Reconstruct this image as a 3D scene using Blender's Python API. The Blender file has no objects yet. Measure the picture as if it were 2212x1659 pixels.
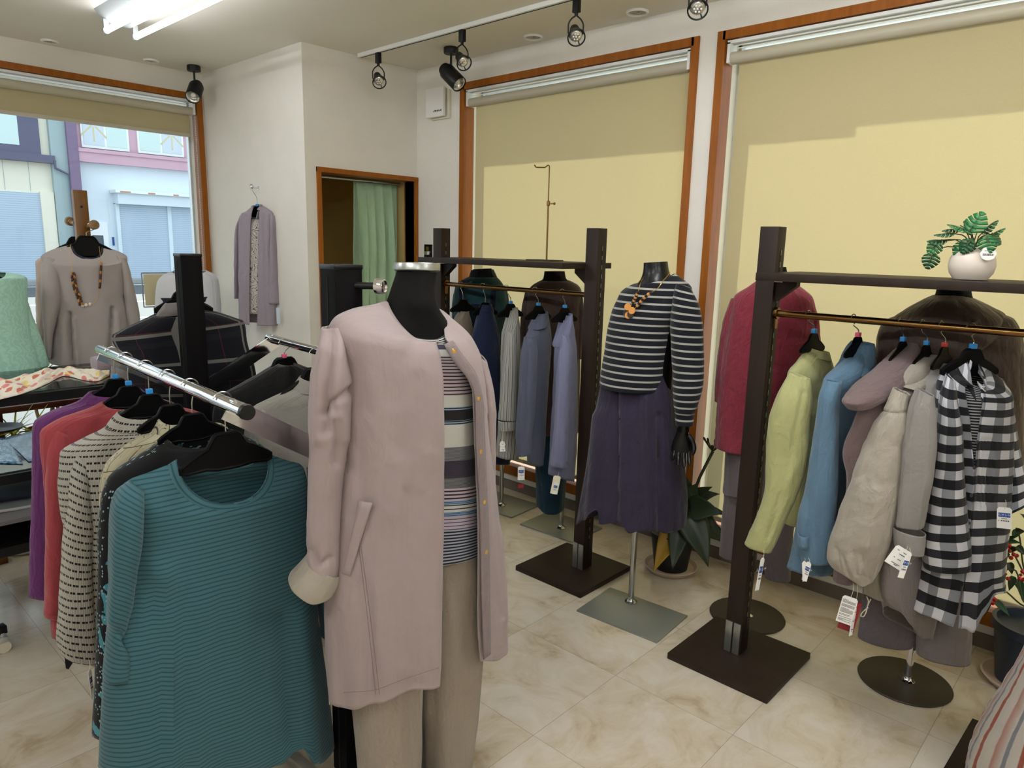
import bpy, bmesh, math, random
from mathutils import Vector, Matrix, noise
from math import pi, sin, cos, atan2, sqrt, radians
V = Vector
random.seed(7)
SC = bpy.context.scene
COL = SC.collection
# ---------------------------------------------------------------- camera geometry
F = 1534.0; CX = 1106.0; CY = 829.5; EYE = V((0, 0, 1.5))
RM = Matrix(((0.6822924375199423, 0.12373958641747201, -0.7205314319697155),
             (-0.7307211396102423, 0.1462746362158516, -0.6668210756467053),
             (0.022883308978479622, 0.9814745261865707, 0.19022120969293144)))
RT = RM.transposed()
cam = bpy.data.cameras.new('camera'); cam.sensor_width = 36; cam.lens = F / 2212 * 36
cam.clip_start = 0.05; cam.clip_end = 300
camo = bpy.data.objects.new('camera', cam); COL.objects.link(camo)
camo.matrix_world = Matrix.Translation(EYE) @ RM.to_4x4(); SC.camera = camo
def ray(px, py): return RM @ V((px - CX, -(py - CY), -F))
def ground(px, py, z=0.0):
    r = ray(px, py); return EYE + r * ((z - EYE.z) / r.z)
def onx(px, py, x):
    r = ray(px, py); return EYE + r * (x / r.x)
def ony(px, py, y):
    r = ray(px, py); return EYE + r * (y / r.y)
def proj(p):
    q = RT @ (p - EYE); return (CX - F * q.x / q.z, CY + F * q.y / q.z)
def z_at(x, y, py):
    k = (py - CY) / F
    a = RT @ V((x, y, -EYE.z)); b = RT @ V((0, 0, 1))
    return (k * a.z - a.y) / (b.y - k * b.z)
class Pl:
    """a vertical plane standing in the room: origin, direction along it, normal towards the viewer side"""
    def __init__(s, x, y, ang=None, yaw=0.0):
        s.o = V((x, y, 0))
        if ang is None: ang = atan2(-x, y) + radians(yaw)
        else: ang = radians(ang)
        s.u = V((cos(ang), sin(ang), 0)); s.n = V((s.u.y, -s.u.x, 0))
    def hit(s, px, py, off=0.0):
        r = ray(px, py); o = s.o + s.n * off
        return EYE + r * ((o - EYE).dot(s.n) / r.dot(s.n))
# ---------------------------------------------------------------- materials
def lin(c):
    if isinstance(c, str):
        c = c.lstrip('#'); c = [int(c[i:i + 2], 16) / 255 for i in (0, 2, 4)]
    return tuple((x / 12.92 if x <= .04045 else ((x + .055) / 1.055) ** 2.4) for x in c) + (1,)
CLOTH = .54
def tint(c, k):
    k = k if isinstance(k, (list, tuple)) else (k, k, k)
    return tuple(min(1, a * b) for a, b in zip(lin(c), k)) + (1,)
class NT:
    def __init__(s, name):
        s.m = bpy.data.materials.new(name); s.m.use_nodes = True
        s.t = s.m.node_tree; s.t.nodes.clear()
        s.out = s.t.nodes.new('ShaderNodeOutputMaterial')
    def n(s, typ, ins=None, **kw):
        nd = s.t.nodes.new('ShaderNode' + typ)
        for k, v in kw.items(): setattr(nd, k, v)
        for k, v in (ins or {}).items():
            if hasattr(v, 'is_output') or isinstance(v, bpy.types.NodeSocket): s.t.links.new(v, nd.inputs[k])
            else: nd.inputs[k].default_value = v
        return nd
    def math(s, op, a, b=0.0, c=None):
        ins = {0: a, 1: b}
        if c is not None: ins[2] = c
        return s.n('Math', ins, operation=op).outputs[0]
    def mix(s, fac, a, b):
        nd = s.n('Mix', data_type='RGBA')
        for k, v in ((0, fac), (6, a), (7, b)):
            if isinstance(v, bpy.types.NodeSocket): s.t.links.new(v, nd.inputs[k])
            else: nd.inputs[k].default_value = v
        return nd.outputs[2]
    def uv(s):
        sp = s.n('SeparateXYZ', {0: s.n('UVMap', uv_map='UVMap').outputs[0]}); return sp.outputs[0], sp.outputs[1]
    def obj(s): return s.n('TexCoord').outputs['Object']
    def geo(s): return s.n('NewGeometry').outputs['Position']
    def stripe(s, v, period, duty, phase=0.0):
        f = s.math('FRACT', s.math('ADD', s.math('DIVIDE', v, period), phase)); return s.math('LESS_THAN', f, duty)
    def noise(s, vec, scale, detail=2.0, rough=.5):
        nd = s.n('TexNoise', {'Vector': vec, 'Scale': scale, 'Detail': detail, 'Roughness': rough}); return nd.outputs[0]
    def ramp(s, fac, stops, interp='LINEAR'):
        nd = s.n('ValToRGB', {0: fac}); cr = nd.color_ramp; cr.interpolation = interp
        while len(cr.elements) < len(stops): cr.elements.new(.5)
        for e, (p, c) in zip(cr.elements, stops): e.position = p; e.color = c
        return nd.outputs[0]
    def done(s, color, rough=.6, metal=0.0, bump=None, bstr=.2, bdist=.002, sheen=0.0, spec=.4, coat=0.0, aniso=0, trans=None):
        nd = s.n('BsdfPrincipled', {'Base Color': color, 'Roughness': rough, 'Metallic': metal, 'Specular IOR Level': spec, 'Sheen Weight': sheen, 'Coat Weight': coat, 'Coat Roughness': .08})
        if bump is not None:
            b = s.n('Bump', {'Height': bump, 'Strength': bstr, 'Distance': bdist}); s.t.links.new(b.outputs[0], nd.inputs['Normal'])
        sh = nd.outputs[0]
        if trans:
            tr = s.n('BsdfTranslucent', {0: color})
            sh = s.n('MixShader', {0: trans, 1: sh, 2: tr.outputs[0]}).outputs[0]
        s.t.links.new(sh, s.out.inputs[0]); return s.m
def plain(name, c, rough=.6, metal=0.0, spec=.4, bump=None, coat=0.0):
    t = NT(name); b = None
    if bump: b = t.noise(t.obj(), bump[0], 3)
    return t.done(lin(c), rough, metal, b, bump[1] if bump else .2, spec=spec, coat=coat)
def cloth(name, c, var=.06, rough=.85, k=1.0, trans=None, scale=70, bstr=.25, sheen=.15):
    """plain woven cloth: slight tonal mottling and a fine weave relief"""
    t = NT(name); u, v = t.uv(); vec = t.n('CombineXYZ', {0: u, 1: v}).outputs[0]
    k = k if isinstance(k, (list, tuple)) else (k, k, k)
    c = tint(c, [q * CLOTH for q in k]); n1 = t.noise(vec, scale, 3)
    d = tuple(max(0, x * (1 - var)) for x in c[:3]) + (1,)
    col = t.mix(n1, c, d)
    n2 = t.noise(vec, scale * 9, 1)
    n3 = t.n('TexNoise', {'Vector': t.n('Mapping', {0: vec, 3: (1.5, .8, 1)}).outputs[0], 'Scale': 16.0, 'Detail': 3, 'Distortion': .8}).outputs[0]
    n4 = t.n('TexNoise', {'Vector': t.n('Mapping', {0: vec, 3: (13, 1.5, 1)}).outputs[0], 'Scale': 1.6, 'Detail': 3, 'Distortion': .5}).outputs[0]
    h = t.math('ADD', t.math('ADD', n1, t.math('MULTIPLY', n2, .3)), t.math('ADD', t.math('MULTIPLY', n3, 5), t.math('MULTIPLY', n4, 7)))
    return t.done(col, rough, 0, h, min(1, bstr * 2.2), .0028, sheen=sheen, spec=.2, trans=trans)
def wood(name, c1, c2, rough=.45, axis=2, sc=14, spec=.2):
    t = NT(name); o = t.obj(); s = [sc, sc, sc]; s[axis] = sc * .09
    mp = t.n('Mapping', {0: o, 3: s}).outputs[0]
    n1 = t.noise(mp, 2.5, 6, .65)
    return t.done(t.mix(t.math('MULTIPLY_ADD', n1, 2.2, -.6), lin(c1), lin(c2)), rough, 0, n1, .06, spec=spec)
M = {}
# ---------------------------------------------------------------- mesh building
class B:
    def __init__(s):
        s.bm = bmesh.new(); s.uv = s.bm.loops.layers.uv.new('UVMap')
    def box(s, c, size, rot=None, bev=0.0, ax=None):
        """box centred on c; rot = z angle (rad) or a 3x3 Matrix; bev = bevel width"""
        m = rot if isinstance(rot, Matrix) else Matrix.Rotation(rot or 0, 3, 'Z')
        tmp = bmesh.new(); bmesh.ops.create_cube(tmp, size=1)
        for v in tmp.verts: v.co = V((v.co.x * size[0], v.co.y * size[1], v.co.z * size[2]))
        if bev: bmesh.ops.bevel(tmp, geom=tmp.edges[:], offset=bev, segments=2, profile=.6, affect='EDGES')
        for v in tmp.verts: v.co = m @ v.co + V(c)
        s._add(tmp); return s
    def _add(s, tmp):
        mp = {}
        for v in tmp.verts: mp[v] = s.bm.verts.new(v.co)
        for f in tmp.faces:
            try: s.bm.faces.new([mp[v] for v in f.verts])
            except ValueError: pass
        tmp.free()
    def span(s, a, b, **k):
        """box from corner a to corner b"""
        a = V(a); b = V(b); return s.box((a + b) / 2, [abs(x) for x in (b - a)], **k)
    def tube(s, pts, r, seg=10, cap=True, closed=False, flat=None):
        pts = [V(p) for p in pts]; n = len(pts); rings = []
        rr = r if isinstance(r, (list, tuple)) else [r] * n
        ref = None
        for i, p in enumerate(pts):
            if closed: t = (pts[(i + 1) % n] - pts[i - 1])
            else: t = (pts[min(i + 1, n - 1)] - pts[max(i - 1, 0)])
            t = t.normalized() if t.length > 1e-9 else V((0, 0, 1))
            if ref is None: ref = V((0, 0, 1)) if abs(t.z) < .9 else V((1, 0, 0))
            a = ref - t * ref.dot(t)
            if a.length < 1e-6: a = t.orthogonal()
            a.normalize(); ref = a; b = t.cross(a)
            rings.append([s.bm.verts.new(p + (a * cos(2 * pi * k / seg) * (flat or 1) + b * sin(2 * pi * k / seg)) * rr[i]) for k in range(seg)])
        m = n if closed else n - 1
        for i in range(m):
            A, C = rings[i], rings[(i + 1) % n]
            for k in range(seg):
                try: s.bm.faces.new((A[k], A[(k + 1) % seg], C[(k + 1) % seg], C[k]))
                except ValueError: pass
        if cap and not closed:
            s.bm.faces.new(rings[0][::-1]); s.bm.faces.new(rings[-1])
        return s
    def cyl(s, a, b, r, r2=None, seg=20): return s.tube([a, b], [r, r2 if r2 is not None else r], seg)
    def lathe(s, prof, c, seg=32, axis=None, cap=True):
        """prof = [(radius, height)] turned about axis through c"""
        ax = (V(axis) if axis else V((0, 0, 1))).normalized(); a = ax.orthogonal().normalized(); b = ax.cross(a); c = V(c)
        rings = [[s.bm.verts.new(c + ax * h + (a * cos(2 * pi * k / seg) + b * sin(2 * pi * k / seg)) * max(r, 1e-5)) for k in range(seg)] for r, h in prof]
        for A, C in zip(rings, rings[1:]):
            for k in range(seg): s.bm.faces.new((A[k], A[(k + 1) % seg], C[(k + 1) % seg], C[k]))
        if cap:
            s.bm.faces.new(rings[0][::-1]); s.bm.faces.new(rings[-1])
        return s
    def prism(s, poly, o, u, w, depth):
        """polygon (list of 2D) in plane o + u*x + w*y, extruded +-depth/2 along u x w"""
        u = V(u); w = V(w); k = u.cross(w).normalized() * depth / 2; o = V(o)
        A = [s.bm.verts.new(o + u * x + w * y + k) for x, y in poly]; C = [s.bm.verts.new(o + u * x + w * y - k) for x, y in poly]
        s.bm.faces.new(A); s.bm.faces.new(C[::-1]); n = len(poly)
        for i in range(n): s.bm.faces.new((A[i], C[i], C[(i + 1) % n], A[(i + 1) % n]))
        return s
    def ball(s, c, r, sc=(1, 1, 1), seg=14):
        tmp = bmesh.new(); bmesh.ops.create_uvsphere(tmp, u_segments=seg, v_segments=max(6, seg // 2 + 1), radius=1)
        for v in tmp.verts: v.co = V((v.co.x * r * sc[0], v.co.y * r * sc[1], v.co.z * r * sc[2])) + V(c)
        s._add(tmp); return s
    def quad(s, a, b, c, d, uv=None):
        f = s.bm.faces.new([s.bm.verts.new(V(p)) for p in (a, b, c, d)])
        for l, q in zip(f.loops, uv or ((0, 0), (1, 0), (1, 1), (0, 1))): l[s.uv].uv = q
        return s
    def grid(s, rows, uvs=None, closed=False):
        vs = [[s.bm.verts.new(p) for p in r] for r in rows]; n = len(vs[0])
        for i in range(len(vs) - 1):
            for j in range(n if closed else n - 1):
                k = (j + 1) % n
                try: f = s.bm.faces.new((vs[i][j], vs[i + 1][j], vs[i + 1][k], vs[i][k]))
                except ValueError: continue
                if uvs:
                    kk = j + 1
                    for l, q in zip(f.loops, (uvs[i][j], uvs[i + 1][j], uvs[i + 1][kk], uvs[i][kk])): l[s.uv].uv = q
        return vs
def link(name, b, mat, base, parent, sharp=38):
    me = bpy.data.meshes.new(name); bmesh.ops.recalc_face_normals(b.bm, faces=b.bm.faces[:])
    b.bm.transform(Matrix.Translation(-base)); b.bm.to_mesh(me); b.bm.free()
    for p in me.polygons: p.use_smooth = True
    me.set_sharp_from_angle(angle=radians(sharp))
    o = bpy.data.objects.new(name, me)
    if mat: me.materials.append(M[mat] if isinstance(mat, str) else mat)
    COL.objects.link(o); o.parent = parent
    if parent is None: o.location = base
    th = getattr(b, 'thick', 0)
    if th:
        md = o.modifiers.new('thickness', 'SOLIDIFY'); md.thickness = th; md.offset = -1
    return o
def root_of(o):
    while o.parent: o = o.parent
    return o
def tagit(o, label, cat, group=None):
    o['label'] = label; o['category'] = cat
    if group: o['group'] = group
def thing(name, label, cat, base, group=None):
    o = bpy.data.objects.new(name, None); COL.objects.link(o); o.location = V(base); o.empty_display_size = .05
    tagit(o, label, cat, group); return o
def part(name, b, mat, parent, label=None, sharp=38, stuff=False):
    o = link(name, b, mat, V(root_of(parent).location), parent, sharp)
    if label: o['label'] = label
    if stuff: o['kind'] = 'stuff'
    return o
def solo(name, b, mat, label, cat, base=None, group=None, sharp=38):
    if base is None:
        cs = [v.co for v in b.bm.verts]; base = V((sum(c.x for c in cs) / len(cs), sum(c.y for c in cs) / len(cs), min(c.z for c in cs)))
    o = link(name, b, mat, V(base), None, sharp); tagit(o, label, cat, group); return o
def struct(name, b, mat, parent=None, sharp=38):
    o = link(name, b, mat, V((0, 0, 0)), parent, sharp)
    if parent is None: o['kind'] = 'structure'
    return o
def text_into(b, txt, o, u, w, height, depth=.0006):
    """letters laid on the plane o + u*x + w*y"""
    cu = bpy.data.curves.new('lettering', 'FONT'); cu.body = txt; cu.size = height; cu.align_x = 'CENTER'; cu.align_y = 'CENTER'
    ob = bpy.data.objects.new('lettering', cu); COL.objects.link(ob)
    dg = bpy.context.evaluated_depsgraph_get(); me = ob.evaluated_get(dg).to_mesh()
    k = V(u).cross(V(w)).normalized()
    vs = [b.bm.verts.new(V(o) + V(u) * v.co.x + V(w) * v.co.y + k * depth) for v in me.vertices]
    for p in me.polygons:
        try: b.bm.faces.new([vs[i] for i in p.vertices])
        except ValueError: pass
    ob.evaluated_get(dg).to_mesh_clear(); bpy.data.objects.remove(ob); bpy.data.curves.remove(cu)
# ---------------------------------------------------------------- draped cloth
def pchip(xs, ys):
    n = len(xs)
    if n == 2: return lambda x: ys[0] + (ys[1] - ys[0]) * (x - xs[0]) / (xs[1] - xs[0])
    h = [xs[i + 1] - xs[i] for i in range(n - 1)]; d = [(ys[i + 1] - ys[i]) / h[i] for i in range(n - 1)]; m = [0] * n
    for i in range(1, n - 1):
        m[i] = 0 if d[i - 1] * d[i] <= 0 else 2 * d[i - 1] * d[i] / (d[i - 1] + d[i])
    m[0] = d[0]; m[-1] = d[-1]
    def f(x):
        i = 0
        while i < n - 2 and x > xs[i + 1]: i += 1
        t = (x - xs[i]) / h[i]; t2 = t * t; t3 = t2 * t
        return (2 * t3 - 3 * t2 + 1) * ys[i] + (t3 - 2 * t2 + t) * h[i] * m[i] + (-2 * t3 + 3 * t2) * ys[i + 1] + (t3 - t2) * h[i] * m[i + 1]
    return f
def seg_d(p, a, b):
    ax, ay = b[0] - a[0], b[1] - a[1]; L = ax * ax + ay * ay
    t = max(0, min(1, ((p[0] - a[0]) * ax + (p[1] - a[1]) * ay) / L)) if L else 0
    return sqrt((p[0] - a[0] - ax * t) ** 2 + (p[1] - a[1] - ay * t) ** 2)
def loft(rows, P, nu=56, nv=56, e=2.3, fold=(.0, .006, 9), crump=(.003, 11), creases=(), hem=None, hems=.75, opening=None, uvz=False,
         seed=0, thick=.003, cap=False, uoff=0.0, b=None, vstretch=1.0, foldstart=.1):
    """A tube of cloth (or a body) hung around the plane P. Each row = left and right silhouette seen from the front
    (picture coordinates), half depth, front sag, back sag, offset off the plane. opening = per-row left/right edge of a front slit."""
    b = b or B(); b.thick = thick
    C = []
    for r in rows:
        r = list(r) + [0] * (8 - len(r)); xl, yl, xr, yr, d, sf, sb, off = r[:8]
        mx, my = (xl + xr) / 2, (yl + yr) / 2
        c = P.hit(mx, my, off); dist = (RT @ (c - EYE)).z * -1
        w = sqrt((xr - xl) ** 2 + .0 * (yr - yl) ** 2) / 2 * dist / F
        vd = V((c.x, c.y, 0)).normalized(); sb_ = abs(vd.x * P.u.y - vd.y * P.u.x); cb = sqrt(max(0, 1 - sb_ * sb_))
        a = sqrt(max(w * w - (d * cb) ** 2, (.35 * w) ** 2)) / max(sb_, .15)
        L = c - P.u * a; R = c + P.u * a
        zl = z_at(L.x, L.y, yl); zr = z_at(R.x, R.y, yr)
        C.append([c.x, c.y, a, zl, zr, d, sf * dist / F, sb * dist / F])
    S = [0.0]
    for p, q in zip(C, C[1:]):
        S.append(S[-1] + max(.004, sqrt((p[0] - q[0]) ** 2 + (p[1] - q[1]) ** 2 + ((p[3] + p[4] - q[3] - q[4]) / 2) ** 2 + .3 * (p[2] - q[2]) ** 2)))
    T = S[-1]; fs = [pchip(S, [c[k] for c in C]) for k in range(8)]
    if opening:
        fo = [pchip(S, [o[k] for o in opening]) for k in (0, 1)]
    rng = random.Random(seed); sd = rng.uniform(0, 90)
    per = sum(2 * pi * sqrt((c[2] ** 2 + c[5] ** 2) / 2) for c in C) / len(C)
    grid_, uvs = [], []
    seedv = V((sd, sd * 1.7, 0))
    for i in range(nv + 1):
        s = T * i / nv; x, y, a, zl, zr, d, sf, sb = [f(s) for f in fs]; f01 = s / T
        c = V((x, y, 0)); ring, ur, zf = [], [], []
        d = max(d, .002)
        if opening:
            ts = []
            for k in (0, 1):
                t0 = pi / 2
                for _ in range(6):
                    sx = abs(sin(t0)) ** (2 / e); zz = (zl + zr) / 2 - sf * sx
                    pp = proj(c + V((0, 0, zz))); 
                    h = P.hit(fo[k](s), pp[1], (c - P.o).dot(P.n) + d * sx)
                    uu = max(-.985, min(.985, (h - c).dot(P.u) / a)); t0 = math.acos(math.copysign(abs(uu) ** (e / 2), uu))
                ts.append(t0)
            t_a, t_b = ts[0], ts[1] + 2 * pi
        else: t_a, t_b = pi, 3 * pi
        cnt = nu + 1 if opening else nu
        fold = (fold[0], fold[1], fold[2]); amp = fold[0] + (fold[1] - fold[0]) * max(0, (f01 - foldstart) / (1 - foldstart))
        for j in range(cnt):
            t = t_a + (t_b - t_a) * j / nu
            ct, st = cos(t), sin(t)
            cx = math.copysign(abs(ct) ** (2 / e), ct); sx = math.copysign(abs(st) ** (2 / e), st)
            # t runs left -> back -> right for plain tubes: make the front positive
            z = zl + (zr - zl) * (cx + 1) / 2 - (sf * sx if sx > 0 else -sb * sx)
            z_flat = z
            if hem and f01 > hems:
                wgt = ((f01 - hems) / (1 - hems)) ** 2; fr = (cx + 1) / 2
                for (f0, h0), (f1, h1) in zip(hem, hem[1:]):
                    if f0 <= fr <= f1:
                        q = (fr - f0) / (f1 - f0); q = q * q * (3 - 2 * q)
                        z -= (h0 + (h1 - h0) * q) * wgt * (1 if sx > 0 else .4) * (RT @ (c + V((0, 0, z)) - EYE)).z * -1 / F
            zf.append(z_flat)
            p = c + P.u * (a * cx) + P.n * (d * sx) + V((0, 0, z))
            nr = (P.u * (cx * d) + P.n * (sx * a)); nr = nr.normalized() if nr.length > 1e-6 else P.n
            R0 = per / (2 * pi)
            q = V((ct * R0 * fold[2], st * R0 * fold[2], z * 1.1 * vstretch)) + seedv
            w1 = noise.noise(q); w2 = noise.noise(q * 2.1 + V((3, 1, 0))); disp = 1.45 * amp * (1.2 * w1 + .7 * w2 + .5 * (.35 - abs(w1)))
            if crump[0]:
                q2 = p * crump[1] + seedv; q3 = V((q2.x * 1.7 + q2.z * .9, q2.y * 1.7 + q2.z * .5, q2.z * .8)); disp += crump[0] * (.8 * noise.noise(q2) + .9 * (.5 - abs(noise.noise(q3))) + .35 * (.5 - abs(noise.noise(q2 * 2.3))))
            if creases and sx > -.2:
                pp = proj(p); mpp = (RT @ (p - EYE)).z * -1 / F
                for ln, am, sg in creases:
                    dd = min(seg_d(pp, k0, k1) for k0, k1 in zip(ln, ln[1:])) * mpp
                    if dd < 3 * sg: disp += am * math.exp(-(dd / sg) ** 2)
            ring.append(p + nr * disp); ur.append((t - t_a) / (t_b - t_a) * per + uoff)
        if not opening: ur.append(per + uoff)
        if not opening: zf.append(zf[0])
        grid_.append(ring); uvs.append([(q, zf[k] if uvz else -s) for k, q in enumerate(ur)])
    def surf(px, py, lift=0.0):
        off = fs[5](T * .5); h = None
        for _ in range(14):
            h = P.hit(px, py, off)
            lo, hi = 0.0, T
            sxv = min(1, off / max(.004, fs[5](T * .5)))
            for _k in range(22):
                m = (lo + hi) / 2; zm = (fs[3](m) + fs[4](m)) / 2 - fs[6](m) * max(0, min(1, sxv))
                if zm > h.z: lo = m
                else: hi = m
            s = (lo + hi) / 2; x, y, a, zl, zr, d, sf, sb = [f(s) for f in fs]; c = V((x, y, 0))
            u = (h - c).dot(P.u); k = max(0, 1 - min(.999, abs(u) / a) ** e) ** (1 / e)
            off = .5 * off + .5 * ((c - P.o).dot(P.n) + d * k); sxv = k
        return P.hit(px, py, off + lift)
    b.surf = surf
    vs = b.grid(grid_, uvs, closed=not opening)
    if cap:
        for rr in (vs[0], vs[-1]):
            try: b.bm.faces.new(rr)
            except ValueError: pass
    return b
def stitch(t, surf, lines, mat, r=.0006, lift=.0035, n=40, label=None):
    for ln in lines:
        xs = [i for i in range(len(ln))]; fx_ = pchip(xs, [p[0] for p in ln]); fy_ = pchip(xs, [p[1] for p in ln])
        b = B(); b.tube([surf(fx_((len(ln) - 1) * i / n), fy_((len(ln) - 1) * i / n), lift) for i in range(n + 1)], r, 5); part('stitching', b, mat, t, label)
def ribbon(pts3, width_dir, w, b=None, thick=.002, sub=1):
    b = b or B(); b.thick = thick
    rows = [[V(p) - V(width_dir) * w / 2, V(p) + V(width_dir) * w / 2] for p in pts3]
    b.grid(rows, [[(0, i * .05), (w, i * .05)] for i in range(len(rows))]); return b
def smooth_path(pts, n=24):
    pts = [V(p) for p in pts]; xs = [0]
    for p, q in zip(pts, pts[1:]): xs.append(xs[-1] + max(1e-4, (q - p).length))
    f = [pchip(xs, [p[k] for p in pts]) for k in range(3)]
    return [V([f[k](xs[-1] * i / n) for k in range(3)]) for i in range(n + 1)]
# ---------------------------------------------------------------- materials of the room and fittings
def m_wall():
    t = NT('wallpaper'); p = t.geo(); n1 = t.noise(p, 60, 4, .7); n2 = t.noise(p, 7, 2)
    c = t.mix(n2, lin('e9e5db'), lin('e0dcd1')); c = t.mix(t.math('MULTIPLY', n1, .25), c, lin('cbc6ba'))
    return t.done(c, .9, 0, n1, .25, .004, spec=.2)
def m_floor():
    t = NT('vinyl_tile'); p = t.geo(); sp = t.n('SeparateXYZ', {0: p})
    g = []
    fx = t.math('DIVIDE', t.math('SUBTRACT', sp.outputs[0], 1.957 - .447 * 20), .447); fy = t.math('DIVIDE', t.math('SUBTRACT', sp.outputs[1], .825 - .447 * 20), .447)
    def line(f):
        q = t.math('ABSOLUTE', t.math('SUBTRACT', t.math('FRACT', t.math('ADD', f, .5)), .5)); return t.math('LESS_THAN', q, .0022)
    ln = t.math('MAXIMUM', line(fx), line(fy))
    cell = t.n('CombineXYZ', {0: t.math('FLOOR', fx), 1: t.math('FLOOR', fy)}).outputs[0]
    wn = t.n('TexWhiteNoise', {0: cell}, noise_dimensions='3D'); off = t.n('VectorMath', {0: wn.outputs[1], 1: (9, 9, 9)}, operation='MULTIPLY').outputs[0]
    rot = t.n('VectorRotate', {0: p, 3: t.math('MULTIPLY', t.math('ROUND', t.math('MULTIPLY', wn.outputs[0], 3)), 1.5708)}, rotation_type='Z_AXIS').outputs[0]
    q = t.n('VectorMath', {0: rot, 1: off}, operation='ADD').outputs[0]
    mp = t.n('Mapping', {0: q, 3: (3.4, 4.6, 1)}).outputs[0]
    n1 = t.n('TexNoise', {'Vector': mp, 'Scale': 1.5, 'Detail': 6, 'Roughness': .62, 'Distortion': .7}).outputs[0]
    n2 = t.noise(p, 38, 3, .7)
    c = t.ramp(n1, [(.3, lin('a8987e')), (.41, lin('beb19a')), (.54, lin('c9bfad')), (.72, lin('d1cabd'))])
    c = t.mix(t.math('MULTIPLY', n2, .16), c, lin('a8987c'))
    sc = t.n('Mapping', {0: p, 2: (0, 0, .6), 3: (3, 60, 1)}).outputs[0]
    scr = t.math('GREATER_THAN', t.noise(sc, 3, 3, .6), .69); c = t.mix(t.math('MULTIPLY', scr, .28), c, lin('8f8270'))
    c = t.mix(t.math('MULTIPLY', ln, .62), c, lin('7d7364'))
    r = t.math('MULTIPLY_ADD', n2, .14, .12)
    nd = t.n('BsdfPrincipled', {'Base Color': c, 'Roughness': r, 'Specular IOR Level': .5})
    wv = t.noise(p, 5, 3); bp = t.n('Bump', {'Height': t.math('SUBTRACT', t.math('MULTIPLY', wv, .5), ln), 'Strength': .12, 'Distance': .004})
    t.t.links.new(bp.outputs[0], nd.inputs['Normal']); t.t.links.new(nd.outputs[0], t.out.inputs[0]); return t.m
def m_glass():
    t = NT('window_glass'); fr = t.n('Fresnel', {0: 1.45}).outputs[0]
    s = t.n('MixShader', {0: t.math('MULTIPLY', fr, .6), 1: t.n('BsdfTransparent', {0: (.93, .97, .96, 1)}).outputs[0], 2: t.n('BsdfGlossy', {'Roughness': .02}).outputs[0]})
    t.t.links.new(s.outputs[0], t.out.inputs[0]); return t.m
def m_blind():
    t = NT('blind_fabric'); u = t.geo()
    mp = t.n('Mapping', {0: u, 3: (60, 60, 500)}).outputs[0]; n1 = t.noise(mp, 2, 2)
    c = t.mix(n1, lin('efe0b2'), lin('e4d3a2'))
    d = t.n('BsdfDiffuse', {0: t.mix(n1, lin('a89973'), lin('9f8f69'))}).outputs[0]; tr = t.n('BsdfTranslucent', {0: c}).outputs[0]
    s = t.n('MixShader', {0: .19, 1: d, 2: tr}); t.t.links.new(s.outputs[0], t.out.inputs[0]); return t.m
def emis(name, c, st):
    t = NT(name); s = t.n('Emission', {0: lin(c), 1: st}); t.t.links.new(s.outputs[0], t.out.inputs[0]); return t.m
M.update(wall=m_wall(), floor=m_floor(), glass=m_glass(), blind=m_blind(),
    ceiling=plain('ceiling_paper', 'e8e3d6', .9, spec=.2, bump=(45, .12)),
    orange_wood=wood('orange_wood', '9c5c1b', '80460d', .4), brown_wood=wood('brown_wood', '2b1f17', '1e1510', .5, sc=10),
    black_wood=wood('black_wood', '100e0e', '080707', .6, sc=18, spec=.06), baseboard=plain('baseboard_vinyl', '6a5f54', .6),
    white_paint=plain('white_paint', 'e6e6e0', .35), fixture_grey=plain('fixture_enamel', '9fa3a2', .3), cream_plastic=plain('cream_plastic', 'd8d2bc', .35), alu=plain('aluminium', 'c9cccd', .38, .85),
    roller=plain('roller_cover', 'b5ae98', .45), chrome=plain('chrome', 'e8e8ea', .09, 1.0), steel=plain('brushed_steel', 'a7a9a4', .34, .9, bump=(90, .05)),
    steel_paint=plain('grey_painted_steel', '8d9089', .4, .55), nickel=plain('nickel', 'b7b7b4', .25, 1.0), black_metal=plain('black_metal', '0f0f0f', .45, .2), black_gloss=plain('black_gloss_plastic', '040404', .34, spec=.3, coat=.08),
    hanger_black=plain('hanger_black_plastic', '050505', .42, spec=.10), black_cloth=cloth('black_stretch_cloth', '161414', .1, k=.55, bstr=.05, sheen=.0), bronze=plain('bronze_tube', '7a5a34', .28, 1.0), brass=plain('brass', 'c9a04c', .28, 1.0), pale_strip=plain('pale_metal_strip', '8f8468', .45, .7),
    lamp_face=plain('reflector', 'd6d4cc', .18, .8), lamp_chip=plain('lamp_lens', 'e9e7de', .3), dark_disc=plain('dark_disc_metal', '383128', .5, .3),
    tube=emis('fluorescent_tube', 'f6f9ff', 14.0), tube_bright=emis('added_fill_tube', 'f6f9ff', 76.0), dressing=plain('dressing_room_paper', 'd8c080', .9), curtain=cloth('green_curtain', 'b8d6b0', .06, trans=.15, k=1.9),  # the stronger tube glow serves only the added, unseen fixtures
    paper=plain('white_card', 'eceae4', .7), cream_card=plain('cream_card', 'e9e0c4', .7), ink=plain('dark_ink', '33333a', .7), blue_ink=plain('blue_ink', '1f4c8c', .6), red_card=plain('red_card', '7d1722', .6),
    size_blue=plain('blue_plastic', '2b86c8', .35), size_pink=plain('pink_plastic', 'd8567a', .35), size_red=plain('red_plastic', 'b02a20', .35),
    dark_gap=plain('dark_gap', '0b0a0a', .8))
XR, YW, XP, YP, ZC = 3.135, 5.07, 2.30, 3.80, 2.60
X0, Y0 = -3.4, -2.6
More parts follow.
